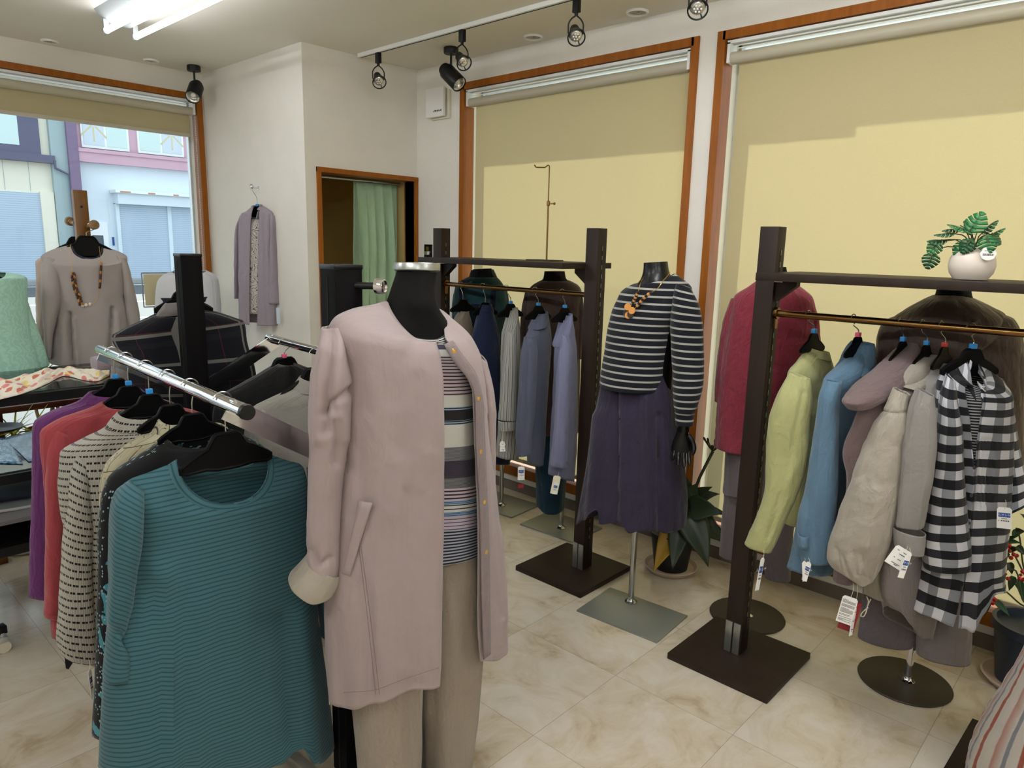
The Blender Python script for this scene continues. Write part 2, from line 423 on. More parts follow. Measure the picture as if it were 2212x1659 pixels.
# ---------------------------------------------------------------- shell
struct('floor', B().span((X0 - .2, Y0 - .2, -.1), (XR + .2, YW + .2, 0)), 'floor')
struct('ceiling', B().span((X0 - .2, Y0 - .2, ZC), (XR + .2, YW + .2, ZC + .1)), 'ceiling')
W2 = (1.80, 3.355); W3 = (-.85, 1.655); ZB, ZT = .155, 2.44; W1 = (-1.3, 2.262); ZB1 = .155
b = B(); T = XR + .2
for y0, y1 in ((Y0 - .2, W3[0]), (W3[1], W2[0]), (W2[1], YW + .2)): b.span((XR, y0, 0), (T, y1, ZC))
for w in (W2, W3):
    b.span((XR, w[0], 0), (T, w[1], ZB)); b.span((XR, w[0], ZT), (T, w[1], ZC))
struct('wall_right', b, 'wall')
b = B(); Tw = YW + .2
b.span((X0 - .2, YW, 0), (W1[0], Tw, ZC)); b.span((W1[1], YW, 0), (XR, Tw, ZC)); b.span((W1[0], YW, 0), (W1[1], Tw, ZB1)); b.span((W1[0], YW, ZT), (W1[1], Tw, ZC))
struct('wall_left', b, 'wall')
struct('wall_rear', B().span((X0 - .2, Y0 - .2, 0), (XR, Y0, ZC)), 'wall')
struct('wall_far_side', B().span((X0 - .2, Y0, 0), (X0, YW, ZC)), 'wall')
# the dressing room box that fills the corner
DX0, DX1, DZ = 2.40, 3.105, 1.905
b = B()
b.span((XP, YP, 0), (XP + .09, YW, ZC)); b.span((XP + .09, YP, 0), (DX0, YP + .09, ZC)); b.span((DX1, YP, 0), (XR, YP + .09, ZC)); b.span((DX0, YP, DZ), (DX1, YP + .09, ZC))
struct('wall_dressing_room', b, 'wall')
b = B()
b.span((XP + .09, YP + .09, 0), (XP + .105, YW, ZC)); b.span((XR - .012, YP + .09, 0), (XR, YW, ZC)); b.span((XP + .1, YW - .015, 0), (XR, YW, ZC)); b.span((XP + .1, YP + .09, 2.3), (XR, YW, 2.32))
struct('wall_dressing_room_lining', b, 'dressing')
b = B(); f = .028
b.span((DX0 - f, YP - .012, 0), (DX0, YP + .1, DZ + f)); b.span((DX1, YP - .012, 0), (DX1 + f, YP + .1, DZ + f)); b.span((DX0 - f, YP - .014, DZ), (DX1 + f, YP + .1, DZ + f))
struct('door_1', b, 'orange_wood')
# baseboards
struct('baseboard_right', B().span((XR - .008, Y0, 0), (XR, YP, .06)), 'baseboard')
b = B(); b.span((XP - .008, YP - .008, 0), (XP, YW, .06)); b.span((XP - .008, YP - .008, 0), (DX0 - f, YP, .06)); struct('baseboard_dressing_room', b, 'baseboard')
struct('baseboard_left', B().span((X0, YW - .008, 0), (XP, YW, .06)), 'baseboard')
# windows
def window(n, horiz, a, c, zb, zt, plane):
    """horiz True: opening runs along x in the wall y=plane; else along y in the wall x=plane"""
    def bx(b, s0, s1, z0, z1, d0, d1):
        if horiz: b.span((s0, plane + d0, z0), (s1, plane + d1, z1))
        else: b.span((plane + d0, s0, z0), (plane + d1, s1, z1))
    b = B(); w = .026
    bx(b, a - w, a + .012, zb - .055, zt + w, -.012, .075); bx(b, c - .012, c + w, zb - .055, zt + w, -.012, .075)
    bx(b, a, c, zt - .012, zt + w, -.012, .075); bx(b, a - w, c + w, zb - .055, zb + .004, -.016, .075)
    fr = struct('window_%d' % n, b, 'orange_wood')
    b = B(); s = .014
    bx(b, a + .0, a + s, zb, zt, .15, .19); bx(b, c - s, c, zb, zt, .15, .19); bx(b, a, c, zt - s, zt, .15, .19); bx(b, a, c, zb, zb + s, .15, .19)
    struct('sash', b, 'alu', fr)
    b = B(); bx(b, a + s, c - s, zb + s, zt - s, .167, .173); struct('pane', b, 'glass', fr)
    return fr
window(1, True, W1[0], W1[1], ZB1, ZT, YW); window(2, False, W2[0], W2[1], ZB, ZT, XR); window(3, False, W3[0], W3[1], ZB, ZT, XR)
# roller blinds
def blind(label, horiz, a, c, zb, plane, gap_a, gap_c, chain_at):
    def pt(s, d, z): return V((s, plane + d, z)) if horiz else V((plane + d, s, z))
    th = thing('roller_blind', label, 'blind', pt((a + c) / 2, .03, zb))
    b = B()
    def bx(s0, s1, z0, z1, d0, d1): b.span(pt(s0, d0, z0), pt(s1, d1, z1))
    bx(a + .02, c - .02, ZT - .028, ZT - .016, .0, .062); bx(a + .02, c - .02, ZT - .034, ZT - .030, .030, .042); bx(a + .02, c - .02, ZT - .047, ZT - .044, .030, .042)
    bx(a + .02, c - .02, ZT - .030, ZT - .024, -.002, .008)
    part('head_rail', b, 'white_paint', th)
    for s in (a + .02, c - .034):
        b = B(); bx(s, s + .014, ZT - .11, ZT - .016, -.002, .064); part('end_bracket', b, 'white_paint', th)
    for s in (a + .1, (a + c) / 2, c - .1):
        b = B(); bx(s, s + .03, ZT - .018, ZT - .011, .0, .03); part('ceiling_clip', b, 'nickel', th)
    b = B(); b.cyl(pt(a + .034, .026, ZT - .088), pt(c - .034, .026, ZT - .088), .027, seg=24); part('roller_tube', b, 'roller', th)
    b = B(); s0, s1 = a + gap_a, c - gap_c
    n = 26; rows = []
    for i in range(n + 1):
        z = ZT - .088 + (zb + .01 - ZT + .088) * i / n
        rows.append([pt(s0 + (s1 - s0) * j / 24, .045 + .0025 * noise.noise(V((j * .35, i * .25, plane))), z) for j in range(25)])
    b.grid(rows); part('blind_fabric', b, 'blind', th)
    b = B(); b.span(pt(s0, .036, zb), pt(s1, .054, zb + .022)); part('bottom_bar', b, 'roller', th)
    b = B(); s = chain_at
    zlo = 1.0
    k = 0
    while ZT - .1 - k * .012 > zlo:
        b.box(pt(s, .012, ZT - .1 - k * .012), (.005, .005, .005)); k += 1
    for dz in (0,):
        b.tube([pt(s, .012, ZT - .1), pt(s, .012, zlo)], .0009, 5)
    part('bead_chain', b, 'cream_plastic', th)
    return th
blind('cream roller blind half raised over the street window with shuttered shops behind', True, W1[0], W1[1], 2.185, YW, .045, .045, W1[1] - .02)
blind('cream roller blind fully lowered over the narrower window beside the dressing room', False, W2[0], W2[1], ZB + .02, XR, .012, .062, W2[0] + .02)
blind('cream roller blind fully lowered over the widest window behind the rack of pastel jackets', False, W3[0], W3[1], ZB + .02, XR, .012, .062, W3[0] + .03)
# ---------------------------------------------------------------- ceiling fittings
def fluorescent(x, y0, y1, label, tm='tube_bright'):
    th = thing('fluorescent_fixture', label, 'light', (x, (y0 + y1) / 2, ZC - .12), 'twin tube ceiling fixtures')
    b = B(); b.prism([(-.115, ZC), (.115, ZC), (.05, ZC - .055), (-.05, ZC - .055)], (x, (y0 + y1) / 2, 0), (1, 0, 0), (0, 0, 1), y1 - y0 - .02); part('housing', b, 'fixture_grey', th)
    for sx in (-.0685, .0685):
        b = B(); b.cyl((x + sx, y0 + .025, ZC - .092), (x + sx, y1 - .025, ZC - .092), .0145, seg=16); part('tube', b, tm, th)
        for y in (y0 + .012, y1 - .03):
            b = B(); b.cyl((x + sx, y, ZC - .092), (x + sx, y + .02, ZC - .092), .016, seg=14); b.span((x + sx - .012, y + .002, ZC - .09), (x + sx + .012, y + .016, ZC - .04)); part('socket', b, 'alu', th)
fluorescent(1.455, 2.87, 4.11, 'twin tube fluorescent light on the ceiling at the upper left', 'tube')
for i, (x, y) in enumerate(((1.455, .2), (1.455, -2.0), (-.9, 2.87), (-.9, .2), (-.9, -2.0))):  # unseen fixtures, added and driven brighter to fill the room with light
    fluorescent(x, y, y + 1.24, 'added twin tube fill light on the ceiling, out of view')
def spot_aim(c, aim): return (V(aim) - V(c)).normalized()
# track with four lamps
TX = 2.665
th = thing('lighting_track', 'slim white ceiling track with a dark slot along the blinds wall', 'light track', (TX, 2.4, ZC - .02))
b = B(); b.span((TX - .017, .6, ZC - .021), (TX + .017, 3.76, ZC)); part('rail', b, 'white_paint', th)
b = B(); b.span((TX - .003, .62, ZC - .0225), (TX + .003, 3.75, ZC - .02)); part('slot', b, 'dark_gap', th, label='dark slot')
def ring_spot(y, aim, label, bulb=.027):
    t = thing('track_spotlight', label, 'spotlight', (TX, y, ZC - .2), 'small spotlights on the ceiling track')
    b = B(); b.span((TX - .012, y - .016, ZC - .078), (TX + .012, y + .016, ZC - .02), bev=.003); b.cyl((TX, y, ZC - .09), (TX, y, ZC - .076), .008); part('adapter', b, 'black_metal', t)
    c = V((TX, y, ZC - .165)); d = V(aim).normalized(); side = d.cross(V((0, 0, 1))).normalized(); upv = side.cross(d)
    b = B()
    for s in (-1, 1):
        b.tube(smooth_path([(TX, y, ZC - .088), V((TX, y, ZC - .105)) + side * s * .022, V((TX, y, ZC - .13)) + side * s * .034, c + side * s * .033], 10), .0035, 6)
    part('yoke', b, 'black_metal', t)
    b = B(); b.lathe([(.004, -.052), (.02, -.05), (.023, -.03), (.023, -.008), (.03, .0), (.031, .006), (.028, .008), (.012, .006)], c, 20, d); part('lamp_body', b, 'black_metal', t)
    b = B(); b.lathe([(.001, .009), (bulb, .009), (bulb, .022), (bulb - .006, .027), (.002, .028)], c, 20, d); r = part('bulb', b, 'lamp_face', t)
    b = B()
    for k in range(7):
        a = k * pi / 3; rr = 0 if k == 6 else .013
        b.ball(c + d * .028 + side * cos(a) * rr + upv * sin(a) * rr, .004, seg=8)
    part('lens', b, 'lamp_chip', r)
    b = B(); b.tube([c + d * .034 + (side * cos(k * pi / 12) + upv * sin(k * pi / 12)) * .038 for k in range(24)], .0034, 6, closed=True)
    for k in (0, 8, 16): b.tube([c + d * .008 + (side * cos(k * pi / 12) + upv * sin(k * pi / 12)) * .028, c + d * .034 + (side * cos(k * pi / 12) + upv * sin(k * pi / 12)) * .038], .003, 5)
    part('front_ring', b, 'black_metal', t)
ring_spot(3.58, (-.35, -.72, -.62), 'black ring spotlight on the track nearest the dressing room')
ring_spot(2.87, (-.25, -.75, -.6), 'black ring spotlight on the track just above the round ceiling spotlight')
ring_spot(2.13, (-.5, -.55, -.62), 'black ring spotlight hanging in the middle of the ceiling track')
ring_spot(1.53, (-.6, -.4, -.6), 'black ring spotlight cut by the top edge of the picture')
def can_spot(x, y, aim, label):
    t = thing('ceiling_spotlight', label, 'spotlight', (x, y, ZC - .2), 'cylindrical ceiling spotlights')
    b = B(); b.lathe([(.04, 0), (.042, .006), (.042, .03), (.038, .034)], (x, y, ZC - .034), 24); part('ceiling_mount', b, 'black_metal', t)
    b = B(); b.cyl((x, y, ZC - .12), (x, y, ZC - .03), .0065, seg=10); part('stem', b, 'black_metal', t)
    d = V(aim).normalized(); c = V((x, y, ZC - .15))
    b = B(); b.lathe([(.004, -.072), (.034, -.071), (.036, -.066), (.036, -.05), (.044, -.046), (.046, -.04), (.046, .083), (.044, .086), (.042, .086), (.042, .076), (.03, .05), (.004, .045)], c, 28, d); part('lamp_body', b, 'black_metal', t)
    b = B(); b.lathe([(.0415, .078), (.034, .06), (.02, .048), (.003, .046)], c, 24, d, cap=False); b.thick = .001; part('reflector', b, 'lamp_face', t)
    b = B(); b.ball(c + d * .058, .017, seg=12); part('bulb', b, 'lamp_chip', t)
can_spot(2.16, 4.87, (-.45, -.55, -.62), 'black cylinder spotlight above the corner of the street window')
can_spot(2.905, 3.22, (.10, -.72, -.62), 'black cylinder spotlight above the wall vent and narrower blind')
def downlight(x, y, label, r=.05, flat=False):
    t = thing('recessed_downlight', label, 'downlight', (x, y, ZC), 'round recessed downlights in the ceiling')
    b = B(); b.lathe([(r * 1.06, 0), (r * 1.06, -.006), (r, -.011), (r * .86, -.010), (r * .8, -.002)], (x, y, ZC), 28, cap=False); part('trim_ring', b, 'white_paint', t)
    b = B(); b.lathe([(r * .82, -.003), (r * .6, -.0015), (r * .3, -.001), (.002, -.001)], (x, y, ZC), 24, cap=False); part('reflector', b, 'roller', t)
    b = B(); b.ball((x + .01, y, ZC - .003), .009, (1, 1, .4)); part('bulb', b, 'nickel', t)
downlight(1.372, 4.955, 'small recessed downlight above the left part of the street window', .043)
downlight(1.925, 4.945, 'small recessed downlight above the right part of the street window', .043)
downlight(3.03, 2.71, 'recessed downlight above the narrower lowered blind', .05)
downlight(3.03, 2.055, 'recessed downlight above the wall strip between the two lowered blinds', .05)
# wall vent and outlet on the right wall
t = thing('ventilation_cover', 'square white ventilation cover high on the wall beside the narrower blind', 'vent', (XR, 3.56, 2.28))
b = B(); b.span((XR - .018, 3.47, 2.275), (XR, 3.64, 2.445), bev=.004); part('backing_frame', b, 'cream_plastic', t)
b = B(); b.span((XR - .052, 3.487, 2.285), (XR - .03, 3.657, 2.46), bev=.008); b.span((XR - .035, 3.53, 2.33), (XR - .015, 3.61, 2.42)); part('front_panel', b, 'white_paint', t)
b = B()
for k in range(9): b.span((XR - .0535, 3.505 + k * .0085, 2.314 + .004 * (k % 2)), (XR - .052, 3.511 + k * .0085, 2.326 - .003 * (k % 3)))
part('printed_mark', b, 'ink', t, label='small dark printing')
t = thing('wall_outlet', 'black wall outlet with a plug beside the left rack post', 'outlet', (XR, 3.68, 1.40))
b = B(); b.span((XR - .01, 3.645, 1.405), (XR, 3.72, 1.5), bev=.003); part('cover_plate', b, 'black_gloss', t)
b = B(); b.span((XR - .014, 3.672, 1.46), (XR - .009, 3.694, 1.485)); part('socket_insert', b, 'brass', t)
b = B(); b.span((XR - .04, 3.655, 1.432), (XR - .008, 3.682, 1.456), bev=.004); p_ = part('plug', b, 'chrome', t)
b = B(); b.tube(smooth_path([(XR - .035, 3.668, 1.44), (XR - .05, 3.67, 1.40), (XR - .04, 3.66, 1.37), (XR - .012, 3.655, 1.2), (XR - .012, 3.65, .06), (XR - .02, 3.6, .006)], 24), .0028, 6); part('cord', b, 'black_metal', p_)
# green curtain in the dressing room doorway
t = thing('dressing_room_curtain', 'pale green pleated curtain drawn aside in the dressing room doorway', 'curtain', (2.95, 3.95, 0))
b = B(); rows, uvs = [], []
c0, c1 = 2.735, 3.085
for i in range(40):
    z = 1.885 - i * 1.845 / 39; r, uu = [], []
    for j in range(121):
        q = j / 120; k = q ** .8
        x = c0 + (c1 - c0) * q; pinch = 1 if z > 1.80 else 0
        wv = (.014 + .026 * min(1, (1.885 - z) / .4)) * (sin(2 * pi * 5.5 * k ** .9 + .3 * sin(z * 2)) + .3 * sin(2 * pi * 11 * k + 1 + z))
        r.append(V((x + .012 * sin(q * 31 + z * .8), 3.965 + wv, z))); uu.append((q * 1.2, z))
    rows.append(r); uvs.append(uu)
b.grid(rows, uvs); b.thick = .002; part('curtain_cloth', b, 'curtain', t)
b = B(); b.cyl((DX0, 3.965, 1.895), (3.12, 3.965, 1.895), .008); part('curtain_rail', b, 'alu', t)
# wall hook on the dressing room side wall
t = thing('wall_hook', 'small chrome hook on the white wall above the lavender cardigan', 'hook', (XP, 4.358, 1.82))
b = B(); b.lathe([(.013, 0), (.013, .004), (.006, .006), (.005, .04)], (XP, 4.358, 1.826), 14, (-1, 0, 0)); b.ball((XP - .045, 4.358, 1.83), .0085); b.tube(smooth_path([(XP - .03, 4.358, 1.826), (XP - .05, 4.36, 1.815), (XP - .052, 4.36, 1.835)], 8), .004, 6)
b2 = b; part('hook_body', b2, 'chrome', t)
# ---------------------------------------------------------------- sky, sun, exposure
w = bpy.data.worlds.new('sky'); SC.world = w; w.use_nodes = True; nt = w.node_tree; nt.nodes.clear()
ow = nt.nodes.new('ShaderNodeOutputWorld'); bg = nt.nodes.new('ShaderNodeBackground'); bg.inputs[0].default_value = lin('e2edfa'); bg.inputs[1].default_value = 2.0
nt.links.new(bg.outputs[0], ow.inputs[0])
sun = bpy.data.lights.new('sun', 'SUN'); sun.energy = 20; sun.angle = .009; sun.color = (1, .93, .8)
so = bpy.data.objects.new('sun', sun); COL.objects.link(so); so.location = (8, 4, 9)
so.rotation_euler = V((1, .85, 1.2)).to_track_quat('Z', 'Y').to_euler()
vs_ = SC.view_settings; SC.display_settings.display_device = 'sRGB'; vs_.view_transform = 'Standard'; vs_.look = 'None'; vs_.gamma = 1; vs_.use_curve_mapping = False; vs_.exposure = 0.1
SC.cycles.use_denoising = True; SC.cycles.max_bounces = 10; SC.cycles.diffuse_bounces = 5; SC.cycles.glossy_bounces = 4; SC.cycles.transmission_bounces = 6; SC.cycles.transparent_max_bounces = 12
SC.cycles.sample_clamp_indirect = 6
# ---------------------------------------------------------------- outside: eave, added sun canopy, street, shops across the road
M.update(concrete=plain('concrete', '9b9d9c', .9), asphalt=plain('asphalt', '565a60', .95, bump=(40, .2)), road_line=plain('road_paint', 'e9ebe9', .8), eave_paint=plain('eave_paint', 'b9b4aa', .8),
    siding=plain('cream_siding', 'e6e1cf', .7), dark_frame=plain('dark_window_frame', '5a5a72', .5), pink_trim=plain('pink_trim', 'c9a4b4', .7), white_render=plain('white_render', 'd7e2ea', .9, bump=(3, .1)),
    purple_post=plain('plum_paint', '7d6a86', .7), grey_col=plain('grey_concrete', '9fb0b2', .95, bump=(8, .3)), rust=plain('rust_stain', 'b98a6a', .8), door_white=plain('white_door', 'e8ecee', .5), pane_curtain=plain('pale_curtain', 'c9dedc', .8),
    pane_pale=plain('frosted_pane', 'c7d2dc', .4), pane_star=plain('star_tape', 'cfc39a', .6), dark_pane=plain('dark_pane', '46505c', .3))
def m_shutter():
    t = NT('shutter_slats'); sp = t.n('SeparateXYZ', {0: t.geo()}); s = t.math('FRACT', t.math('DIVIDE', sp.outputs[2], .072))
    c = t.ramp(s, [(0, lin('9fb3c8')), (.18, lin('b3c4d6')), (.22, lin('c6d6e6')), (1, lin('bfd0e2'))])
    return t.done(c, .55, 0, s, .8, .02)
M['shutter'] = m_shutter()
struct('ground_street', B().span((-40, YW + .2, -.32), (60, 60, -.12)), 'asphalt')
struct('ground_side', B().span((XR + .2, -30, -.32), (40, YW + .2, -.1)), 'concrete')
b = B(); b.span((XR + .2, 1.52, 2.62), (XR + .585, YW + .2, 2.72)); b.span((XR + .2, -6, 2.62), (XR + .552, 1.52, 2.72)); struct('trim_eave_right', b, 'eave_paint')
struct('trim_added_sun_block', B().span((-6, YW + .2, 2.7), (XR + .5, YW + 1.95, 2.8)), 'eave_paint')  # unseen canopy, added to keep direct sun out of the street window
FY = 28.69
def fp(px, py, d=0.0): return ony(px, py, FY - d)
def panel(b, x0, z0, x1, z1, d0, d1): return b.span((x0, FY - d1, z0), (x1, FY - d0, z1))
# road marks and kerb
b = B()
for z, y0 in ((0, 9.5), (0, 12.2), (0, 15.5), (0, 19.5)): b.span((-20, y0, -.12), (40, y0 + .2, -.117))
b.span((-30, 26.6, -.12), (50, 26.85, -.117)); b.quad((13, 8, -.1165), (13.4, 8, -.1165), (20, 27, -.1165), (19.4, 27, -.1165))
struct('trim_road_marking', b, 'road_line')
struct('trim_kerb', B().span((-30, 27.4, -.12), (50, FY, .02)), 'concrete')
# left shop
t = thing('shop_building', 'cream sided shop across the street with a lowered shutter and a dark framed upper window', 'building', (4, FY, -.12), 'shops across the street')
xa = -4.0; xb = 7.62
b = B(); panel(b, xa, -.12, xb, 8, -6, 0); part('wall', b, 'siding', t)
b = B()
for k in range(10):
    b = B(); panel(b, 1.2 + k * .72, 2.95, 1.215 + k * .72, 3.95, 0, .008); part('siding_joint', b, 'grey_col', t)
b = B(); panel(b, 1.0, .0, 7.2, 2.9, .0, .05); part('roller_shutter', b, 'shutter', t)
b = B(); panel(b, 7.2, -.1, 7.6, 2.95, 0, .14); part('shutter_jamb', b, 'siding', t)
b = B(); panel(b, -2, 4.05, 7.35, 7.5, 0, .12); fr = part('window_frame', b, 'dark_frame', t)
for x0, x1 in ((3.6, 4.8), (4.95, 6.1), (6.2, 6.75)):
    b = B(); panel(b, x0, 4.4, x1, 7.3, .1, .13); part('pane', b, 'pane_curtain', fr)
b = B(); panel(b, -2, 3.9, 7.7, 4.15, 0, .3); part('sill', b, 'dark_frame', t)
# gutter column between the two shops
t = thing('concrete_column', 'grey concrete column with a downpipe between the two shops', 'column', (7.9, FY, -.12))
b = B(); panel(b, 7.62, -.12, 8.12, 8, -.5, .2); part('shaft', b, 'grey_col', t)
b = B(); b.tube([(7.68, FY - .3, 4.0), (7.68, FY - .3, 3.75), (8.1, FY - .3, 3.55), (8.1, FY - .3, 0)], .045, 8); part('downpipe', b, 'dark_frame', t)
# right shop
t = thing('shop_building', 'white shop across the street with pink window trim and a wide shutter', 'building', (13, FY, -.12), 'shops across the street')
b = B(); panel(b, 8.14, -.12, 22, 9, -6, 0); part('wall', b, 'white_render', t)
b = B(); panel(b, 8.1, -.12, 8.42, 9, 0, .35); part('corner_post', b, 'purple_post', t)
b = B(); panel(b, 8.42, 4.05, 22, 4.5, 0, .28); panel(b, 8.42, 4.5, 22, 7.6, 0, .06); panel(b, 8.42, 4.38, 22, 4.5, 0, .33); part('pink_band', b, 'pink_trim', t)
for i, (x0, x1) in enumerate(((8.6, 10.15), (10.45, 12.1), (12.45, 14.1), (14.4, 16.0))):
    b = B(); panel(b, x0, 4.55, x1, 7.3, .05, .12); fr = part('window_frame', b, 'door_white', t)
    xm = (x0 + x1) / 2
    for k, (q0, q1) in enumerate(((x0 + .07, xm - .04), (xm + .04, x1 - .07))):
        b = B(); panel(b, q0, 4.65, q1, 7.2, .1, .135); pn = part('pane', b, 'pane_pale' if (k + i) % 2 == 0 else 'pane_curtain', fr)
        if (k + i) % 2 == 0:
            b = B(); cx, cz = (q0 + q1) / 2, 5.35
            for a in range(8): b.box((cx + .33 * cos(a * pi / 4), FY - .137, cz + .33 * sin(a * pi / 4)), (.5, .004, .05), rot=Matrix.Rotation(-a * pi / 4, 3, 'Y'))
            part('tape_star', b, 'pane_star', pn)
b = B(); panel(b, 9.5, 2.68, 22, 3.08, 0, .5); aw = part('shutter_box', b, 'white_render', t)
b = B(); b.span((9.4, FY - .62, 3.06), (22, FY - .02, 3.16)); part('box_cap', b, 'door_white', aw)
b = B()
for x0, x1 in ((9.55, 9.9), (10.5, 10.75), (11.4, 11.6)):
    b = B(); b.span((x0, FY - .625, 3.07), (x1, FY - .62, 3.12)); part('rust_patch', b, 'rust', aw)
b = B(); panel(b, 9.62, .02, 22, 2.7, .0, .12); sh = part('roller_shutter', b, 'shutter', t)
b = B(); panel(b, 11.32, .0, 11.46, 2.7, .12, .17); panel(b, 9.5, 0, 9.62, 2.7, 0, .2); part('shutter_rail', b, 'white_render', t)
b = B(); panel(b, 8.5, -.1, 9.3, 2.85, -.02, .02); part('door_recess', b, 'white_render', t)
b = B(); panel(b, 8.55, 0, 9.22, 1.98, .02, .08); dr = part('door', b, 'door_white', t)
b = B(); panel(b, 8.7, .95, 9.05, 1.55, .08, .09); part('door_pane', b, 'dark_pane', dr)
b = B(); panel(b, 9.36, 1.2, 9.43, 1.5, .0, .02); part('name_plate', b, 'blue_ink', t)
# ---------------------------------------------------------------- display racks, hangers, stands
def hook_path(top, bot, u, r):
    """question-mark wire: starts at the hanger top, rises and curls over the rail centred on top"""
    pts = [V(bot), V(bot) + V((0, 0, max(.012, (top.z - bot.z) * .35)))]
    c = V(top)
    for k in range(11):
        a = radians(-60 - 10) + radians(230) * k / 10
        pts.append(c + V(u) * cos(a) * r + V((0, 0, 1)) * sin(a) * r)
    return pts
def hanger(label, rail, bot, P, group, marker=None, w=.25, drop=.075, rr=.022, fancy=True, base=None):
    """black plastic hanger: wire hook over the rail point, moulded neck and sloping arms in the plane P"""
    rail = V(rail); bot = V(bot); u = P.u
    t = thing('clothes_hanger', label, 'hanger', bot, group)
    b = B(); b.tube(smooth_path(hook_path(rail, bot, u, rr), 30), .0017, 8); part('hook', b, 'nickel', t)
    k = w / .25; hf = [(.028, 0), (.035, -.006), (.052, -.036), (.08, -.050), (.115, -.072), (.125, -.080), (.125, -.092), (.112, -.096), (.06, -.092), (.03, -.098)]
    hf = [(x * k, y * k) for x, y in hf]; out = hf + [(-x, y) for x, y in hf[::-1]]
    b = B(); b.prism(out, bot, u, (0, 0, 1), .012 * k)
    b.tube([bot + u * x + V((0, 0, y)) for x, y in out], .0075 * k, 8, closed=True)
    part('hanger_body', b, 'hanger_black', t)
    if marker:
        b = B(); b.box(bot + V((0, 0, .011)), (.017, .014, .014), rot=atan2(u.y, u.x), bev=.002); part('size_marker', b, marker, t, label='coloured plastic size marker')
    return t
# --- dark wooden racks along the blinds
def wood_rack(px, py0, py1, label, sx0, sx1, basec, far_post=True):
    t = thing('wooden_display_rack', label, 'clothes rack', (basec[0], basec[1], 0), 'dark wooden display racks')
    h = .032
    for y, bc in ((py0, basec), (py1, (basec[0], py1 + (basec[1] - py0)))):
        b = B(); b.box((px, y, .025 + 1.56 / 2), (2 * h, 2 * h, 1.56), bev=.002); p = part('post', b, 'brown_wood', t)
        for q in (0,):
            b = B()
            b.box((px, y - h - .0005, .8), (.006, .002, 1.42)); part('slot_channel', b, 'dark_gap', p)
            b = B()
            for k in range(34): b.box((px, y - h - .0015, 1.5 - k * .04), (.003, .002, .018))
            part('slot_strip', b, 'pale_strip', p, label='perforated metal strip')
        b = B(); b.box((px - h - .003, y + .017, .085), (.006, .026, .125), bev=.001); b.box((px - h - .003, y - .015, .085), (.006, .026, .125), bev=.001)
        part('base_bracket', b, 'steel', t)
        b = B(); b.box((bc[0], bc[1], .0125), (.385, .385, .025), bev=.003); part('base_plate', b, 'brown_wood', t)
        s = 1 if y == py0 else -1
        b = B(); b.prism([(0, 0), (.07, 0), (.07, -.02), (.0, -.075)], (px, y - s * h, 1.411), (0, -s, 0), (0, 0, 1), .03); part('shelf_bracket', b, 'brown_wood', t)
    b = B(); b.span((sx0, py1 + h, 1.411), (sx1, py0 - h, 1.436), bev=.002); part('shelf', b, 'brown_wood', t)
    b = B(); b.span((sx0 + .12, py0 - h - .04, 1.404), (sx1 - .12, py0 - h - .012, 1.411)); part('shelf_clip', b, 'nickel', t)
    b = B(); b.cyl((px, py0 - h, 1.297), (px, py1 + h, 1.297), .0115, seg=20); part('hanging_rail', b, 'bronze', t)
    for y, s in ((py0 - h, 1), (py1 + h, -1)):
        b = B(); b.cyl((px, y, 1.297), (px, y - s * .012, 1.297), .02, seg=20); b.box((px, y - s * .004, 1.27), (.02, .008, .05)); part('rail_socket', b, 'bronze', t)
    return t
R2X, R1X = 2.39, 2.54
wood_rack(R2X, 1.028, -.06, 'dark wooden rack with pastel jackets and a potted monstera on its shelf', R2X - .18, R2X + .18, (2.375, 1.005))
wood_rack(R1X, 2.88, 1.872, 'dark wooden rack before the narrower blind with a brass display stand on its shelf', 2.35, 2.705, (2.51, 2.88 + .03))
# --- black and chrome four-way rack in the foreground
RA, RB = V((.700, 1.45, 1.14)), V((.790, 2.60, 1.128))
def rail_at(t): return RA + (RB - RA) * t
t = thing('chrome_clothing_rack', 'black post clothing rack with chrome rails in the foreground left of the pink coat', 'clothes rack', (1.05, 2.05, 0))
rd = (RB - RA).normalized(); rx = V((rd.y, -rd.x, 0)).normalized(); rot = atan2(rx.y, rx.x)
P2c, P1c = V((.992, 1.492, 0)), V((1.108, 2.64, 0))
for c, gx in ((P2c, 1), (P1c, 1)):
    b = B(); b.box(c + V((0, 0, .06 + .69)), (.074, .074, 1.38), rot=rot, bev=.003); p = part('post', b, 'black_wood', t)
    b = B(); b.box(c + V((0, 0, 1.442)), (.077, .077, .012), rot=rot, bev=.003); part('post_cap', b, 'black_gloss', p)
    for s in (-1, 1):
        b = B(); b.box(c - rx * .0375 * 1 + V((0, 0, .74)) + rd * 0, (.0015, .004, 1.36), rot=rot); part('groove', b, 'dark_gap', p); break
def rail_piece(a, bb, off):
    b = B(); b.cyl(a, bb, .0165, seg=28); b.cyl(a + rx * 0 + (a - bb).normalized() * .0, a + (a - bb).normalized() * .001, .0165)
    r = part('chrome_rail', b, 'chrome', t)
    d = (bb - a).normalized()
    b = B(); b.lathe([(.0165, 0), (.0175, .001), (.0175, .006), (.0165, .014), (.006, .0145)], a, 28, -d); part('end_cap', b, 'black_gloss', r)
    b = B(); b.lathe([(.0165, 0), (.016, .008), (.006, .012), (.005, .02), (.008, .024), (.004, .03)], bb, 20, d); part('end_knob', b, 'chrome', r)
    b = B(); b.cyl(a + d * .035 + V((0, 0, .016)) - rx * .008, a + d * .055 + V((0, 0, .016)) - rx * .008, .004); part('stop_pin', b, 'chrome', r)
QA, QB = P2c + (P2c - V((RA.x, RA.y, 0))) , P1c + (P1c - V((RB.x, RB.y, 0)))
QA = V((1.285, 1.45, 1.128)); QB = V((1.40, 2.60, 1.118))
